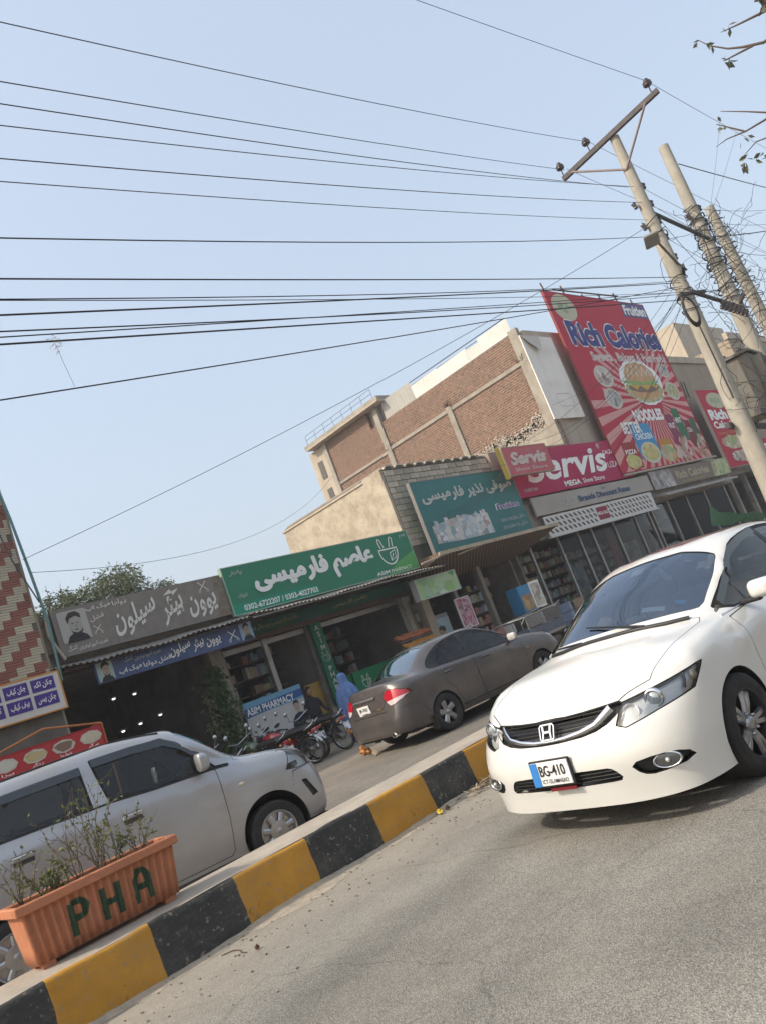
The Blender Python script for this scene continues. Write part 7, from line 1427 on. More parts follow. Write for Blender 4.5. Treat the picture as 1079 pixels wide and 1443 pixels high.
# ---- planter on the kerb
pl_ = empty('planter', (1.84, 6.08, KZ+.035), R(-1.0), 'long ribbed orange planter box lettered PHA on the kerb', 'planter'); M_OR = mat('planter_orange', (.46, .175, .085), .75, var=.16, scale=7, bump=.35, bscale=22, dirt=(.34, .16, .09), dirt_amt=.6, dirt_scale=5); PLn, PH = 1.16, .41
mb = MB(); n = 190; V = []
def ring(k):                                  # ribbed outline, tapering to the foot
    out = []; t = k; y0, y1 = -.0+.035*(1-t), .30-.03*(1-t); x0, x1 = .045*(1-t), PLn-.045*(1-t)
    for i in range(n): u = i/n; x = x0+(x1-x0)*u; out.append((x, y0-.012*math.sin(u*19*2*math.pi)))
    for i in range(16): u = i/16; out.append((x1+.006*math.sin(u*4*2*math.pi), y0+(y1-y0)*u))
    for i in range(n): u = i/n; x = x1-(x1-x0)*u; out.append((x, y1+.010*math.sin(u*15*2*math.pi)))
    for i in range(16): u = i/16; out.append((x0, y1-(y1-y0)*u))
    return out
levels = [0, .25, .5, .75, .86]; N0 = None
for k in levels:
    rg = ring(k); N0 = len(rg); V += [(x, y, PH*k) for x, y in rg]
mb.add(V, [(a*N0+i, a*N0+(i+1) % N0, (a+1)*N0+(i+1) % N0, (a+1)*N0+i) for a in range(len(levels)-1) for i in range(N0)] + [tuple(range(N0-1, -1, -1))], True); mb.build('trough', M_OR, pl_)
rim = MB(); z0, z1 = PH*.84, PH
for lo, hi in (((-.03, -.035, z0), (PLn+.03, .012, z1)), ((-.03, .29, z0), (PLn+.03, .335, z1)), ((-.03, .012, z0), (.012, .29, z1)), ((PLn-.012, .012, z0), (PLn+.03, .29, z1))): MB().bb(lo, hi, .008).build('rim', M_OR, pl_)
mb = MB(); rj = random.Random(1); nx, ny = 40, 10; V = [(.015+(PLn-.03)*i/nx, .015+.272*j/ny, PH*.90+rj.uniform(-.012, .02)) for i in range(nx+1) for j in range(ny+1)]; mb.add(V, [(i*(ny+1)+j, (i+1)*(ny+1)+j, (i+1)*(ny+1)+j+1, i*(ny+1)+j+1) for i in range(nx) for j in range(ny)], True); mb.build('soil', mat('soil', (.13, .10, .075), .95, var=.4, scale=30, bump=.6, bscale=50), pl_)
M_PG = mat('letter_green', (.012, .05, .022), .6, var=.3, scale=25)
def brush(strokes, ox):
    mb = MB()
    for s in strokes:
        rj = random.Random(int(ox*100)+len(s)); pts = [Vector((ox+p[0]*.14, -.006, .065+p[1]*.215)) for p in s]; Q = []
        for a, b in zip(pts[:-1], pts[1:]): Q += [a+(b-a)*t/8 for t in range(8)]
        Q.append(pts[-1]); V = []; m_ = 9
        for i, p in enumerate(Q):
            t = (Q[min(i+1, len(Q)-1)]-Q[max(i-1, 0)]).normalized(); nn = Vector((-t.z, 0, t.x)); w = .020+rj.uniform(-.002, .003); V += [p+nn*w*(1-2*q/(m_-1)) for q in range(m_)]
        mb.add(V, [(m_*i+q, m_*i+q+1, m_*i+m_+q+1, m_*i+m_+q) for i in range(len(Q)-1) for q in range(m_-1)])
    # drape the strokes over the ribs
    for i, v in enumerate(mb.v):
        t = v[2]/PH; y0 = .035*(1-t); x0, x1 = .045*(1-t), PLn-.045*(1-t); u = (v[0]-x0)/(x1-x0); mb.v[i] = (v[0], y0-.012*math.sin(u*19*2*math.pi)-.005, v[2])
    return mb.build('painted_letter', M_PG, pl_)
for fx in (.12, PLn-.12):
    for fy in (.07, .23): MB().box((fx, fy, -.016), (.09, .06, .034)).build('foot', M_OR, pl_)
brush([[(0, 0), (0, 1)], [(0, .98), (.5, 1.0), (.75, .8), (.6, .55), (.05, .48)]], .33); brush([[(0, 0), (0, 1)], [(.8, 0), (.8, 1)], [(0, .5), (.8, .5)]], .56); brush([[(.0, .0), (.05, .75), (.25, 1.0), (.55, 1.0), (.75, .75), (.8, 0)], [(.05, .48), (.78, .48)]], .80)
def twig_plant(label, x, y, h, n, seed, leafy=1.0, lean=(0, 0), dry=.2, group='plants in the orange planter'):
    rj = random.Random(seed); e = empty('planter_shrub', (x, y, KZ+.03+PH*.90), 0, label, 'plant', group); tb = MB(); lb = MB()
    for k in range(n):
        p = Vector((rj.gauss(0, .02), rj.gauss(0, .015), 0)); d = Vector((rj.gauss(0, .35)+lean[0], rj.gauss(0, .28)+lean[1], 1)).normalized(); pts = [p.copy()]; H_ = h*rj.uniform(.55, 1.05); ns = 7
        for i in range(ns):
            d = (d+Vector((rj.gauss(0, .16), rj.gauss(0, .16), .05))).normalized(); p = p+d*H_/ns; pts.append(p.copy())
            if i > 1 and rj.random() < .75:
                q = p.copy(); dd = (d*.6+rv(rj)).normalized(); L = h*rj.uniform(.08, .25); tb.tube([q, q+dd*L*.5, q+dd*L+Vector((0, 0, L*.2))], [.0022, .0016, .001], 4, caps=False)
                for j in range(int(rj.uniform(1, 5)*leafy)): leaf(lb, q+dd*L*rj.random(), dd+rv(rj)*.8, rv(rj), rj.uniform(.022, .045), rj.uniform(.012, .024))
            for j in range(int(rj.uniform(0, 3)*leafy)): leaf(lb, p+rv(rj)*.008, d*.3+rv(rj), rv(rj), rj.uniform(.02, .042), rj.uniform(.011, .022))
        tb.tube(pts, [.0045-.0033*i/ns for i in range(ns+1)], 5, caps=False)
    tb.build('stems', M_TWIG, e); lb.build('leaves', leaf_mat('leaf_planter', (.06, .10, .025), (.23, .23, .09)), e); return e
PX, PY = 1.84, 6.23
twig_plant('tallest planter shrub, bare stemmed with yellow-green tufts, above the letter H', PX+.66, PY, .62, 12, 5, 1.3); twig_plant('planter shrub with dry flower heads beside the tallest one', PX+.52, PY+.03, .60, 6, 8, .5); twig_plant('leafy planter shrub above the letter A near the far end', PX+.98, PY, .40, 8, 9, 1.1, (.12, 0)); twig_plant('thin twiggy planter shrub at the end nearest the letter P', PX+.10, PY, .42, 9, 11, .8, (-.15, 0)); twig_plant('small dense planter shrub above the letter P', PX+.36, PY, .22, 8, 12, 1.6); twig_plant('small bright leafy sprig near the bright planter end', PX+.22, PY-.02, .26, 4, 15, 1.6); twig_plant('low dry sprig between the letters H and A', PX+.80, PY, .24, 5, 17, .9)
# ---- vine on the salon pillar
e = empty('climbing_plant', (10.3, 16.62, .19), 0, 'tall leafy climbing plant on the pillar between salon and pharmacy', 'plant'); rj = random.Random(4); tb = MB(); lb = MB()
for k in range(7): tb.tube([(rj.gauss(0, .1), 0, 0)]+[(rj.gauss(0, .18), rj.gauss(-.05, .06), z) for z in (.6, 1.2, 1.8, 2.3)], [.016, .013, .010, .007, .004], 5)
for k in range(1500):
    z = .25+2.3*rj.random(); w = .34*(1-((z-1.3)/1.5)**2*.8); leaf(lb, Vector((rj.gauss(0, w*.55), rj.gauss(-.10, .10), z)), rv(rj)+Vector((0, -.4, -.6)), Vector((0, -1, .3))+rv(rj)*.6, rj.uniform(.08, .14), rj.uniform(.05, .09))
tb.build('stems', M_TWIG, e); lb.build('leaves', leaf_mat('leaf_vine', (.03, .065, .02), (.10, .15, .05)), e)
# ---- motorcycles
M_TNK = {}
def motorcycle(label, loc, rz, tank, group='motorcycles parked at the pharmacy', lean=R(-8)):
    e = empty('motorcycle', loc, rz, label, 'motorcycle', group); e.rotation_euler = (lean, 0, rz); ch = mat('bike_chrome', (.55, .55, .55), .25, .9); bk = mat('bike_black', (.015, .015, .016), .5); rub = CM['tyre']; eng = mat('engine_alloy', (.22, .215, .2), .5, .6, var=.2)
    for x in (.62, -.62):
        w = bpy.data.objects.new('wheel', None); col.objects.link(w); w.parent = e; w.location = (x, 0, .30)
        MB().lathe([(.255, -.02), (.262, -.035), (.288, -.038), (.300, -.02), (.300, .02), (.288, .038), (.262, .035), (.255, .02)], 36, 'Y', closed=True).build('tyre', rub, w); MB().lathe([(.235, -.018), (.257, -.026), (.257, .026), (.235, .018)], 36, 'Y', closed=True).build('rim', ch, w)
        b = MB()
        for k in range(18): a = 2*math.pi*k/18; b.tube([(.04*math.cos(a+.4), .03*(1 if k % 2 else -1), .04*math.sin(a+.4)), (.24*math.cos(a), 0, .24*math.sin(a))], .0028, 4, caps=False)
        b.lathe([(.001, -.06), (.05, -.06), (.07, -.02), (.07, .02), (.05, .06), (.001, .06)], 16, 'Y'); b.build('spokes', eng, w)
        pts = [(x+.33*math.cos(a), .30+.33*math.sin(a)) for a in np.linspace(R(25), R(160), 12)]; b = MB(); V = []
        for px_, pz in pts: V += [(px_, -.06, pz-.015), (px_, -.03, pz+.004), (px_, .03, pz+.004), (px_, .06, pz-.015)]
        b.add(V, [(i*4+j, i*4+j+1, i*4+j+5, i*4+j+4) for i in range(11) for j in range(3)], True); b.build('mudguard', ch if x < 0 else tank, e)
    b = MB()
    for s in (-.07, .07): b.tube([(.62, s, .30), (.50, s, .62), (.42, s, .90)], [.018, .022, .024], 8); b.tube([(-.62, s, .30), (-.40, s*1.4, .58)], .02, 8); b.tube([(-.62, s, .32), (-.12, s*1.2, .34)], .014, 6)
    b.tube([(.42, 0, .88), (.10, 0, .62), (-.10, 0, .34)], .022, 8); b.tube([(.40, 0, .78), (.18, 0, .30), (-.12, 0, .28)], .018, 8); b.tube([(.10, 0, .66), (-.45, .06, .66), (-.72, .07, .72)], .016, 6); b.tube([(.10, 0, .66), (-.45, -.06, .66), (-.72, -.07, .72)], .016, 6); b.build('frame', bk, e)
    b = MB(); b.box((.06, 0, .33), (.32, .20, .16), bev=.03); b.lathe([(.055, -.0), (.075, .03), (.055, .06), (.075, .09), (.055, .12), (.07, .15)], 14, 'X', (.14, 0, .45)); b.sphere((.02, .11, .33), .07, 12, 8, (1, .35, 1)); b.sphere((.02, -.11, .33), .07, 12, 8, (1, .35, 1)); b.build('engine', eng, e)
    b = MB(); V = []; 
    for x, w, zb, zt in ((.42, .05, .72, .80), (.34, .10, .68, .88), (.20, .125, .66, .90), (.02, .11, .66, .86), (-.08, .07, .68, .78)): V += [(x, -w, (zb+zt)/2-.02), (x, -w*.75, zt-.02), (x, 0, zt), (x, w*.75, zt-.02), (x, w, (zb+zt)/2-.02), (x, w*.8, zb), (x, 0, zb-.01), (x, -w*.8, zb)]
    b.add(V, [(i*8+j, i*8+(j+1) % 8, (i+1)*8+(j+1) % 8, (i+1)*8+j) for i in range(4) for j in range(8)] + [tuple(range(8)), tuple(range(32, 40))], True); b.build('fuel_tank', tank, e)
    b = MB(); b.box((-.38, 0, .765), (.66, .24, .085), bev=.035); b.build('seat', bk, e); b = MB()
    for s in (-.11, .11): b.box((-.18, s, .55), (.28, .03, .18), bev=.012)
    b.build('side_cover', tank, e)
    MB().tube([(.18, -.09, .36), (.10, -.11, .22), (-.25, -.12, .24), (-.70, -.13, .32)], [.018, .02, .034, .036], 10).build('exhaust', ch, e); MB().tube([(.36, -.34, 1.02), (.40, -.20, .98), (.43, -.06, .94), (.43, .06, .94), (.40, .20, .98), (.36, .34, 1.02)], .011, 6).build('handlebar', ch, e)
    h = MB(); h.lathe([(.001, .10), (.05, .09), (.085, .03), (.09, 0)], 20, 'X', (.46, 0, .84)); 
    MB().lathe([(.001, -.10), (.05, -.09), (.09, -.02), (.092, .0)], 20, 'X', (.50, 0, .84)).build('headlight', bk, e); MB().lathe([(.001, .025), (.06, .015), (.088, 0)], 20, 'X', (.50, 0, .84)).build('headlight_lens', mat('bike_lens', (.6, .62, .62), .1, coat=1), e)
    MB().box((-.80, 0, .66), (.06, .12, .07), bev=.015).build('tail_lamp', CM['red'], e); MB().tube([(-.66, -.10, .74), (-.86, -.09, .80), (-.90, 0, .86), (-.86, .09, .80), (-.66, .10, .74)], .012, 6).build('rear_carrier', ch, e); MB().box((-.86, 0, .50), (.01, .18, .12)).build('number_plate', CM['plate'], e)
    for s in (-1, 1):
        m_ = MB(); m_.tube([(.40, s*.24, .99), (.36, s*.30, 1.14)], .006, 5); m_.build('mirror_stem', ch, e); MB().lathe([(.001, -.012), (.05, -.010), (.058, .004), (.001, .006)], 16, 'X', (.36, s*.32, 1.18)).build('mirror', ch, e)
        MB().sphere((.44, s*.16, .80), .028, 10, 6).build('indicator', CM['amber'], e); MB().sphere((-.78, s*.14, .66), .025, 10, 6).build('indicator', CM['amber'], e)
    MB().tube([(-.05, .10, .28), (-.12, .30, .03)], .012, 6).build('side_stand', bk, e); return e
T_BLK = mat('tank_black', (.02, .022, .022), .25, coat=.8); T_RED = mat('tank_red', (.30, .015, .02), .25, coat=.8); T_GRN = mat('tank_green', (.05, .09, .04), .3, coat=.6)
motorcycle('dark motorcycle parked side-on nearest the grey saloon', (11.0, 14.25, FAR_Z), R(98), T_BLK); motorcycle('red-tanked motorcycle beside the dark one', (10.05, 14.3, FAR_Z), R(112), T_RED); motorcycle('green-panelled motorcycle third from the grey saloon', (9.4, 14.2, FAR_Z), R(100), T_GRN); motorcycle('black motorcycle between the red-tanked one and the dark one', (10.5, 14.6, FAR_Z), R(104), T_BLK); motorcycle('black motorcycle third from the climbing plant end', (9.0, 14.9, FAR_Z), R(95), T_BLK); motorcycle('motorcycle below the climbing plant with a red tank', (8.55, 14.6, FAR_Z), R(104), T_RED)
# ---- people
def skin_person(name, label, loc, rz, joints, edges, cloth, group=None, head=None, hair=True, hairm=HR):
    me = bpy.data.meshes.new('body'); me.from_pydata([j[:3] for j in joints], edges, []); e = empty(name, loc, rz, label, 'person', group); o = bpy.data.objects.new('body', me); col.objects.link(o)
    md = o.modifiers.new('s', 'SKIN'); ss = o.modifiers.new('d', 'SUBSURF'); ss.levels = ss.render_levels = 2
    for i, j in enumerate(joints):
        sv = me.skin_vertices[0].data[i]; sv.radius = (j[3], j[3] if len(j) < 5 else j[4]); sv.use_root = (i == 0)
    bpy.context.view_layer.update(); m2 = bpy.data.meshes.new_from_object(o.evaluated_get(bpy.context.evaluated_depsgraph_get())); bpy.data.objects.remove(o)
    m2.materials.clear(); m2.materials.append(cloth); m2.polygons.foreach_set('use_smooth', [True]*len(m2.polygons)); b = link('body', m2, None, e)
    if head: 
        hx, hy, hz, hr = head; MB().sphere((hx, hy, hz), hr, 16, 12, (.95, .80, 1.22)).sphere((hx+hr*.92, hy, hz-.01), hr*.18, 8, 6, (1, .8, 1.3)).build('head', mat('skin_brown', (.30, .18, .12), .6), e)
        if hair: MB().sphere((hx-hr*.12, hy, hz+hr*.28), hr*1.02, 16, 10, (.98, .86, 1.05)).build('hair', mat('hair_black', (.012, .011, .010), .7), e)
        for s in (-1, 1): MB().sphere((hx+hr*.80, hy+s*hr*.30, hz+hr*.12), hr*.10, 8, 6).build('eye', DK, e)
    return e
sit = [(0, 0, .50, .15, .17), (0, 0, .75, .14, .17), (.02, 0, .98, .13, .19), (.04, 0, 1.10, .055, .055), (.05, 0, 1.18, .05, .05), (.10, .10, .50, .095), (.46, .14, .52, .075), (.48, .14, .10, .045), (.60, .14, .06, .04), (.10, -.10, .50, .095), (.46, -.14, .52, .075), (.48, -.14, .10, .045), (.60, -.14, .06, .04), (.04, .20, 1.0, .06), (.10, .26, .76, .045), (.34, .20, .66, .035), (.42, .17, .66, .032), (.04, -.20, 1.0, .06), (.10, -.26, .76, .045), (.34, -.20, .66, .035), (.42, -.17, .66, .032)]
sed = [(0, 1), (1, 2), (2, 3), (3, 4), (0, 5), (5, 6), (6, 7), (7, 8), (0, 9), (9, 10), (10, 11), (11, 12), (2, 13), (13, 14), (14, 15), (15, 16), (2, 17), (17, 18), (18, 19), (19, 20)]
skin_person('person', 'person in black clothes sitting in the pharmacy doorway by the yellow board', (12.95, 16.75, .19), R(-95), sit, sed, mat('cloth_black', (.018, .018, .022), .9), None, (.06, 0, 1.27, .10))
st_ = empty('stool', (12.95, 16.78, .19), 0, 'low stool under the person in the pharmacy doorway', 'stool'); MB().box((0, 0, .36), (.36, .36, .05), bev=.015).build('seat', M_SHELF, st_)
for sx in (-.14, .14):
    for sy in (-.14, .14): MB().tube([(sx, sy, .34), (sx*1.1, sy*1.1, 0)], .016, 6).build('leg', M_SHELF, st_)
stand = [(0, 0, .95, .15, .17), (0, 0, 1.18, .14, .18), (0, 0, 1.40, .12, .20), (.01, 0, 1.52, .05, .05), (.01, 0, 1.58, .048, .048), (0, .10, .88, .10), (0, .11, .50, .07), (0, .11, .10, .05), (.12, .12, .05, .04), (0, -.10, .88, .10), (0, -.11, .50, .07), (0, -.11, .10, .05), (.12, -.12, .05, .04), (0, .21, 1.40, .06), (.02, .27, 1.14, .045), (.16, .24, .96, .035), (.22, .22, .95, .032), (0, -.21, 1.40, .06), (.02, -.27, 1.14, .045), (.16, -.24, .96, .035), (.22, -.22, .95, .032)]
skin_person('person', 'dark-haired person in brown clothes by the fruit stand behind the grey saloon', (17.35, 15.55, FAR_Z), R(150), stand, sed, mat('cloth_brown', (.10, .075, .06), .9), None, (.03, 0, 1.69, .105))
# woman in a pale blue burqa: one draped figure
e = empty('person', (12.0, 14.15, FAR_Z), R(205), 'person wrapped in a light blue burqa standing beside the motorcycles', 'person'); prof = [(.02, .21, .23), (.25, .20, .23), (.55, .20, .25), (.80, .21, .27), (1.0, .20, .27), (1.15, .175, .245), (1.25, .14, .19), (1.31, .105, .125), (1.36, .10, .105), (1.44, .105, .11), (1.50, .095, .10), (1.545, .06, .065), (1.56, .01, .01)]; V = []; n = 96
for k, (z, rx, ry) in enumerate(prof):
    fold = max(0, min(1, (1.30-z)/.5))
    for i in range(n):
        a = 2*math.pi*i/n; f = 1+fold*(.10*math.sin(9*a+z*2.2)+.075*math.sin(14*a-z*3)+.05*math.sin(5*a+4*z)); V.append((rx*f*math.cos(a)+.05*(z/1.5)**2, ry*f*math.sin(a), z))
b = MB(); b.add(V, [(k*n+i, k*n+(i+1) % n, (k+1)*n+(i+1) % n, (k+1)*n+i) for k in range(len(prof)-1) for i in range(n)], True); b.build('burqa', mat('cloth_burqa_blue', (.10, .19, .42), .8, var=.22, scale=9, bump=.4, bscale=18), e)
b = MB(); b.lathe([(.103, 1.455), (.110, 1.47), (.106, 1.50)], 28, 'Z', (.045, 0, 0)); b.build('cap_band', mat('cloth_burqa_band', (.15, .25, .48), .8), e)
for s in (-.08, .08): MB().sphere((.14, s, .03), .05, 10, 6, (1.9, .75, .6)).build('shoe', bk_ if 'bk_' in globals() else DK, e)
# ---- litter
rj = random.Random(3)
def crumple(name, label, loc, size, m, seed, sc=(1, 1, 1)):
    rj = random.Random(seed); b = MB(); n, mm = 9, 6; b.sphere((0, 0, size*.5), size*.5, n, mm, sc); b.v = [tuple(Vector(v)*rj.uniform(.7, 1.3)) if v[2] > .01 else v for v in b.v]; b.v = [(v[0]+rj.gauss(0, size*.09), v[1]+rj.gauss(0, size*.09), max(.004, v[2]+rj.gauss(0, size*.08))) for v in b.v]; b.sm = [False]*len(b.f); o = b.build(name, m, None, loc); return tag(o, label, 'litter')
M_ORG = mat('orange_film', (.44, .19, .06), .35, var=.5, scale=14)
crumple('litter_bag', 'crumpled orange and yellow plastic scrap on the ground behind the grey saloon', (9.68, 11.50, FAR_Z), .15, M_ORG, 1, (1.3, 1.3, .9)); crumple('litter_bag', 'smaller orange plastic scrap nearer the rear bumper of the grey saloon', (9.60, 11.30, FAR_Z), .10, M_ORG, 2, (.9, .8, 1.4)); crumple('litter_bag', 'small orange scrap under the dark motorcycle', (10.9, 13.2, FAR_Z+.3), .09, M_ORG, 4, (1, 1, 1.2))
o = MB().prism([(0, 0), (.10, .03), (.18, .16), (.05, .14)], 0, .012, 'XY').build('cardboard_scrap', mat('cardboard', (.36, .30, .22), .9, var=.15), None, (9.25, 10.75, FAR_Z+.005), (R(18), R(-14), 0)); tag(o, 'pale cardboard scrap leaning near the saloon tyre', 'litter')
crumple('sweet_wrapper', 'small bright yellow wrapper on the road by the kerb', (5.33, 5.62, .002), .05, mat('yellow_film', (.75, .55, .03), .4), 7, (1.2, .9, .8)); crumple('dry_leaf', 'small brown dry leaf beside the yellow wrapper', (5.42, 5.60, .002), .045, mat('leaf_brown', (.10, .045, .025), .8), 8, (1.3, .8, .7)); crumple('dry_leaf', 'single dark curled leaf lying on the near asphalt', (2.92, 5.19, .002), .03, mat('leaf_brown', (.10, .045, .025), .8), 9)
o = MB().tube([(0, 0, .006), (.05, -.05, .008), (.06, -.12, .006), (.02, -.2, .008), (.03, -.25, .006)], .004, 5).build('twig', M_TWIG, None, (2.85, 5.52, 0)); tag(o, 'thin curved twig lying on the asphalt by the yellow kerb', 'twig')
mb = MB(); mb2 = MB()
for k in range(240):
    x = rj.gauss(6.35, .35); y = 5.68-abs(rj.gauss(0, .12)); a = rj.uniform(0, 6.28); l = rj.uniform(.03, .14); p = Vector((x, y, rj.uniform(.004, .05))); leaf(mb, p, Vector((math.cos(a), math.sin(a), rj.uniform(-.2, .6))), Vector((0, 0, 1))+rv(rj)*.5, l, l*.25)
o = mb.build('dry_straw', mat('straw', (.33, .27, .18), .9, var=.3), None); tag(o, 'heap of dry straw and leaves against the kerb by the white car', 'straw', None, 'stuff')
mb = MB()
for k in range(420):
    x = rj.uniform(1.0, 9); y = 5.72-abs(rj.gauss(0, .5)); s = rj.uniform(.003, .012); mb.box((x, y, s*.4), (s*1.6, s, s), rj.uniform(0, 3))
o = mb.build('gravel', mat('gravel_bits', (.26, .23, .19), .9, rnd=.3, var=.3), None); tag(o, 'scattered gravel bits along the kerb foot', 'gravel', None, 'stuff')
# ---- things in front of the shops
st = empty('fruit_stand', (17.0, 16.2, .19), 0, 'fruit stand with tilted trays behind the grey saloon roof', 'stand'); MB().box((0, 0, .55), (1.5, .55, 1.1)).build('stand_body', M_SHELF, st)
for k, (z, y, nm) in enumerate(((1.15, -.22, 'mango'), (1.42, .02, 'orange'), (1.70, .24, 'apple'))):
    e = empty('fruit_tray', (17.0, 16.2+y, .19+z), 0, ['lowest tray of yellow-green fruit', 'middle tray of orange fruit', 'top tray of reddish orange fruit'][k] + ' on the fruit stand', 'tray', 'trays on the fruit stand'); e.rotation_euler = (R(24), 0, 0); MB().bb((-.7, -.16, -.04), (.7, .16, 0)).build('tray_board', M_SHELF, e)
    mb = MB(); rr2 = random.Random(k)
    for i in range(16):
        for j in range(4): mb.sphere((-.64+.085*i+rr2.uniform(-.01, .01), -.12+.08*j, .035+rr2.uniform(0, .03)), .043, 8, 6)
    o = mb.build('fruit', mat('fruit_%s' % nm, [(.38, .36, .06), (.58, .26, .05), (.50, .17, .07)][k], .5, var=.25, scale=9), e); o['kind'] = 'stuff'
fr = empty('drinks_fridge', (18.95, 16.95, .19), 0, 'tall drinks fridge with a pale blue printed door', 'fridge'); MB().bb((-.42, 0, 0), (.42, .55, 2.08), .02).build('cabinet', mat('fridge_grey', (.35, .36, .36), .5), fr); MB().bb((-.38, -.03, .15), (.38, -.002, 1.95), .01).build('door', photo_mat('photo_fridge', [(.2, .42, .55), (.45, .6, .66), (.12, .32, .48), (.55, .65, .66)], 2.2, 4), fr); MB().bb((.30, -.07, .8), (.34, -.031, 1.3)).build('handle', M_ALU, fr)
yb = sign('yellow_board', 13.15, .5, 13.75, 1.62, 17.05, mat('board_yellow', (.40, .25, .05), .7, var=.12, dirt=(.25, .15, .05), dirt_amt=.5), 'plain yellow ochre board inside the pharmacy doorway', None, .05, cat='board')
dc = empty('display_cabinet', (22.3, 15.95, .19), 0, 'blue display cabinet with a white picture side on thin legs', 'cabinet'); MB().bb((-.62, -.2, 1.15), (.05, .3, 2.05), .01).build('box', mat('cabinet_blue', (.04, .22, .42), .5, var=.12), dc); MB().bb((-.56, -.215, 1.2), (.0, -.201, 1.72)).build('window', photo_mat('photo_snacks', [(.4, .22, .08), (.25, .15, .08), (.5, .35, .15)], 6, 2), dc); MB().bb((.07, -.2, 1.15), (.70, -.16, 2.08), .01).build('picture_side', W_PRINT, dc); MB().bb((.13, -.206, 1.22), (.64, -.2005, 2.0)).build('picture', photo_mat('photo_cold', [(.5, .45, .38), (.6, .58, .5), (.3, .25, .2), (.62, .6, .56)], 5, 6), dc)
for x in (-.55, .62):
    for y in (-.12, .22): MB().tube([(x, y, 0), (x, y, 1.15)], .02, 6).build('leg', M_STEEL, dc)
# three-wheeled loader parked before the general store
ld = empty('loader_rickshaw', (20.4, 14.5, FAR_Z), R(4), 'three-wheeled loader with a tubular frame and pale clear side sheet', 'rickshaw'); bkp = M_BLACKST
MB().bb((-1.6, -.6, .5), (.35, .6, .58)).build('load_bed', M_STEEL, ld)
for s in (-.6, .6): MB().bb((-1.6, s-.015, .58), (.35, s+.015, .85)).build('bed_side', mat('bed_blue_grey', (.10, .12, .16), .6, .3, var=.2), ld)
for x in (-1.6, -.6, .35): MB().tube([(x, -.58, .85), (x, -.58, 1.22), (x, .58, 1.22), (x, .58, .85)], .022, 6).build('frame_hoop', M_ALU, ld)
for y in (-.58, .58): MB().tube([(-1.9, y, 1.05), (-1.6, y, 1.22), (.35, y, 1.26), (1.0, y*.6, 1.32)], .022, 6).build('frame_rail', M_ALU, ld)
MB().bb((-1.58, -.60, .88), (-.62, -.592, 1.2)).build('side_sheet', glass('clear_plastic_sheet', (.6, .62, .66), .12, .2), ld); MB().bb((-.58, -.60, .88), (.33, -.592, 1.2)).build('side_sheet', glass('dark_sheet', (.2, .22, .28), .06, .2), ld)
for x, y in ((-1.0, -.55), (-1.0, .55), (1.25, 0)):
    w = bpy.data.objects.new('wheel', None); col.objects.link(w); w.parent = ld; w.location = (x, y, .26); MB().lathe([(.17, -.05), (.25, -.06), (.26, -.03), (.26, .03), (.25, .06), (.17, .05)], 28, 'Y', closed=True).build('tyre', CM['tyre'], w); MB().lathe([(.001, -.03), (.17, -.045), (.17, .045), (.001, .03)], 24, 'Y').build('rim', CM['rim'], w)
MB().tube([(1.25, 0, .26), (1.1, 0, .7), (.98, 0, 1.05)], .03, 8).build('fork', bkp, ld); MB().tube([(.85, -.38, 1.12), (.98, 0, 1.05), (.85, .38, 1.12)], .014, 6).build('handlebar', M_ALU, ld); MB().sphere((1.14, 0, .98), .09, 14, 10).build('headlight', mat('bike_lens', (.6, .62, .62), .1), ld); MB().box((.62, 0, .72), (.6, .30, .10), bev=.04).build('seat', bkp, ld); MB().box((.7, 0, .5), (.5, .26, .28), bev=.05).build('engine', M_RUST, ld)
# green cloth by the bakery
n = 16; V = []
for i in range(n+1):
    for j in range(7):
        u, v = i/n, j/6; V.append((37.2+6.6*u, 15.0+.25*math.sin(u*7)+.3*v, 2.95-1.25*u-.9*v*(1-u*.6)-.25*math.sin(math.pi*u)*(1-v)+.05*math.sin(u*23+v*3)))
b = MB(); b.add(V, [(i*7+j, (i+1)*7+j, (i+1)*7+j+1, i*7+j+1) for i in range(n) for j in range(6)], True); o = b.build('green_cloth', mat('cloth_green_net', (.05, .17, .075), .85, var=.25, scale=6), None); tag(o, 'sagging green cloth sheet strung before the bakery', 'cloth')
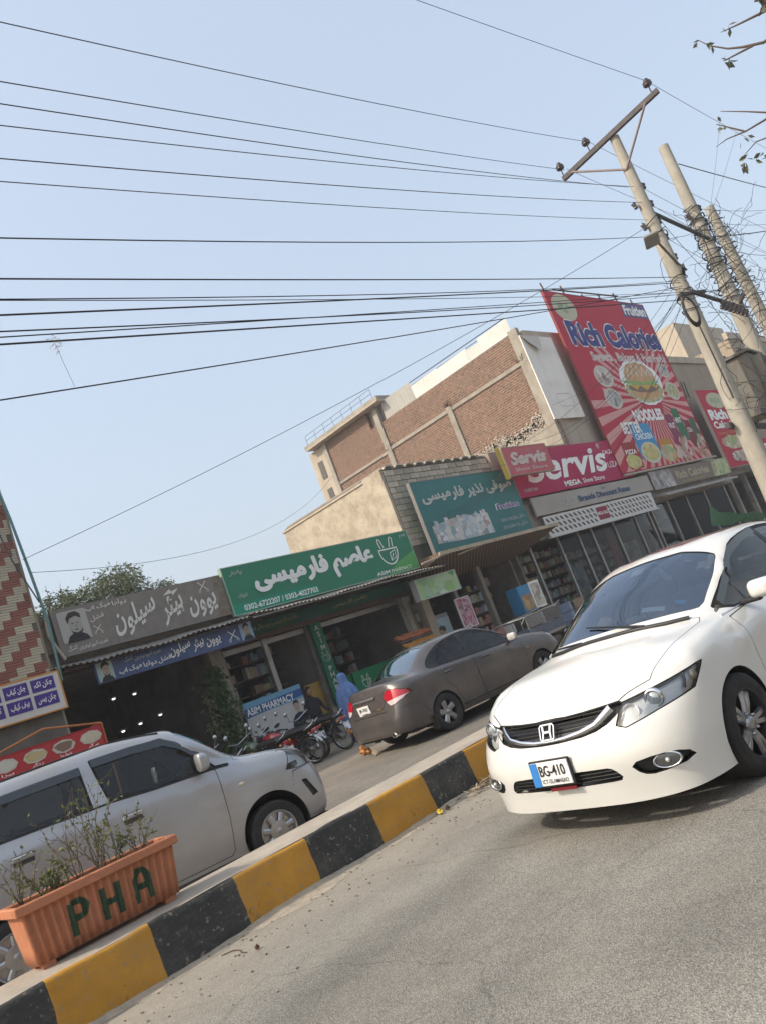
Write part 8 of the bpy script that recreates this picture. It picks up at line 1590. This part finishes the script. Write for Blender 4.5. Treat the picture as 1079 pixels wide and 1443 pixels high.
# crates and goods standing in front of the stores
for k, (x, y, c, lb) in enumerate(((20.6, 16.4, GOODS[1], 'red carton stack by the pink poster'), (21.1, 16.3, GOODS[0], 'pale carton stack under the display cabinet'), (24.3, 16.0, GOODS[2], 'blue carton stack at the corner of the shoe shop'), (25.4, 16.1, GOODS[7], 'brown carton stack before the shoe shop glass'))):
    e = empty('carton_stack', (x, y, .19), R(8*k), lb, 'cartons', 'cartons before the stores')
    for j in range(3): MB().box((.02*j, 0, .17+.33*j), (.5-.03*j, .4, .31), R(4*j), bev=.01).build('carton', c, e)
# orange folding frame of the food stall
e = empty('stall_frame', (4.6, 14.6, 0), 0, 'orange tubular frame of the food stall above the red poster', 'frame'); M_OF = mat('frame_orange_paint', (.45, .16, .04), .5)
for pts in ([(-1.6, 0, 1.95), (.95, 0, 2.48), (1.98, 0, 2.26)], [(1.98, 0, 0), (1.98, 0, 2.26)], [(1.98, 0, 2.26), (1.98, .9, 2.26)], [(-1.6, 0, .04), (-1.6, 0, 1.95)], [(-1.6, 0, 1.95), (-1.6, .9, 1.95)], [(1.98, .9, 0), (1.98, .9, 2.26)]): MB().tube(pts, .022, 6).build('tube', M_OF, e)

# dry tuft caught on the low cables
e = empty('dry_tuft', (3.33, 6.1, 5.15), 0, 'small dry grass tuft with a trailing thread caught on the low cables', 'litter'); rj = random.Random(6); mb = MB()
for k in range(40): leaf(mb, Vector((rj.gauss(0, .03), rj.gauss(0, .02), rj.gauss(-.03, .04))), rv(rj), rv(rj), rj.uniform(.03, .07), .006)
mb.build('straw', mat('straw', (.33, .27, .18), .9), e); MB().tube([(0, 0, -.03), (.02, 0, -.22), (.06, .01, -.45)], .002, 4).build('thread', M_TWIG, e)
# ================================================================ haze: one box of thin pale air round everything
hm = bpy.data.materials.new('haze_air'); hm.use_nodes = True; hn = hm.node_tree
for n_ in list(hn.nodes):
    if n_.type == 'BSDF_PRINCIPLED': hn.nodes.remove(n_)
pv = hn.nodes.new('ShaderNodeVolumePrincipled'); pv.inputs['Color'].default_value = (.93, .95, 1.0, 1); pv.inputs['Density'].default_value = .0016; pv.inputs['Anisotropy'].default_value = .2
hn.links.new(pv.outputs[0], [n_ for n_ in hn.nodes if n_.type == 'OUTPUT_MATERIAL'][0].inputs['Volume'])
o = MB().bb((-430, -430, -1.1), (430, 430, 20.5)).build('haze', hm); tag(o, kind='stuff')
bpy.data.scenes.remove(text_scene)
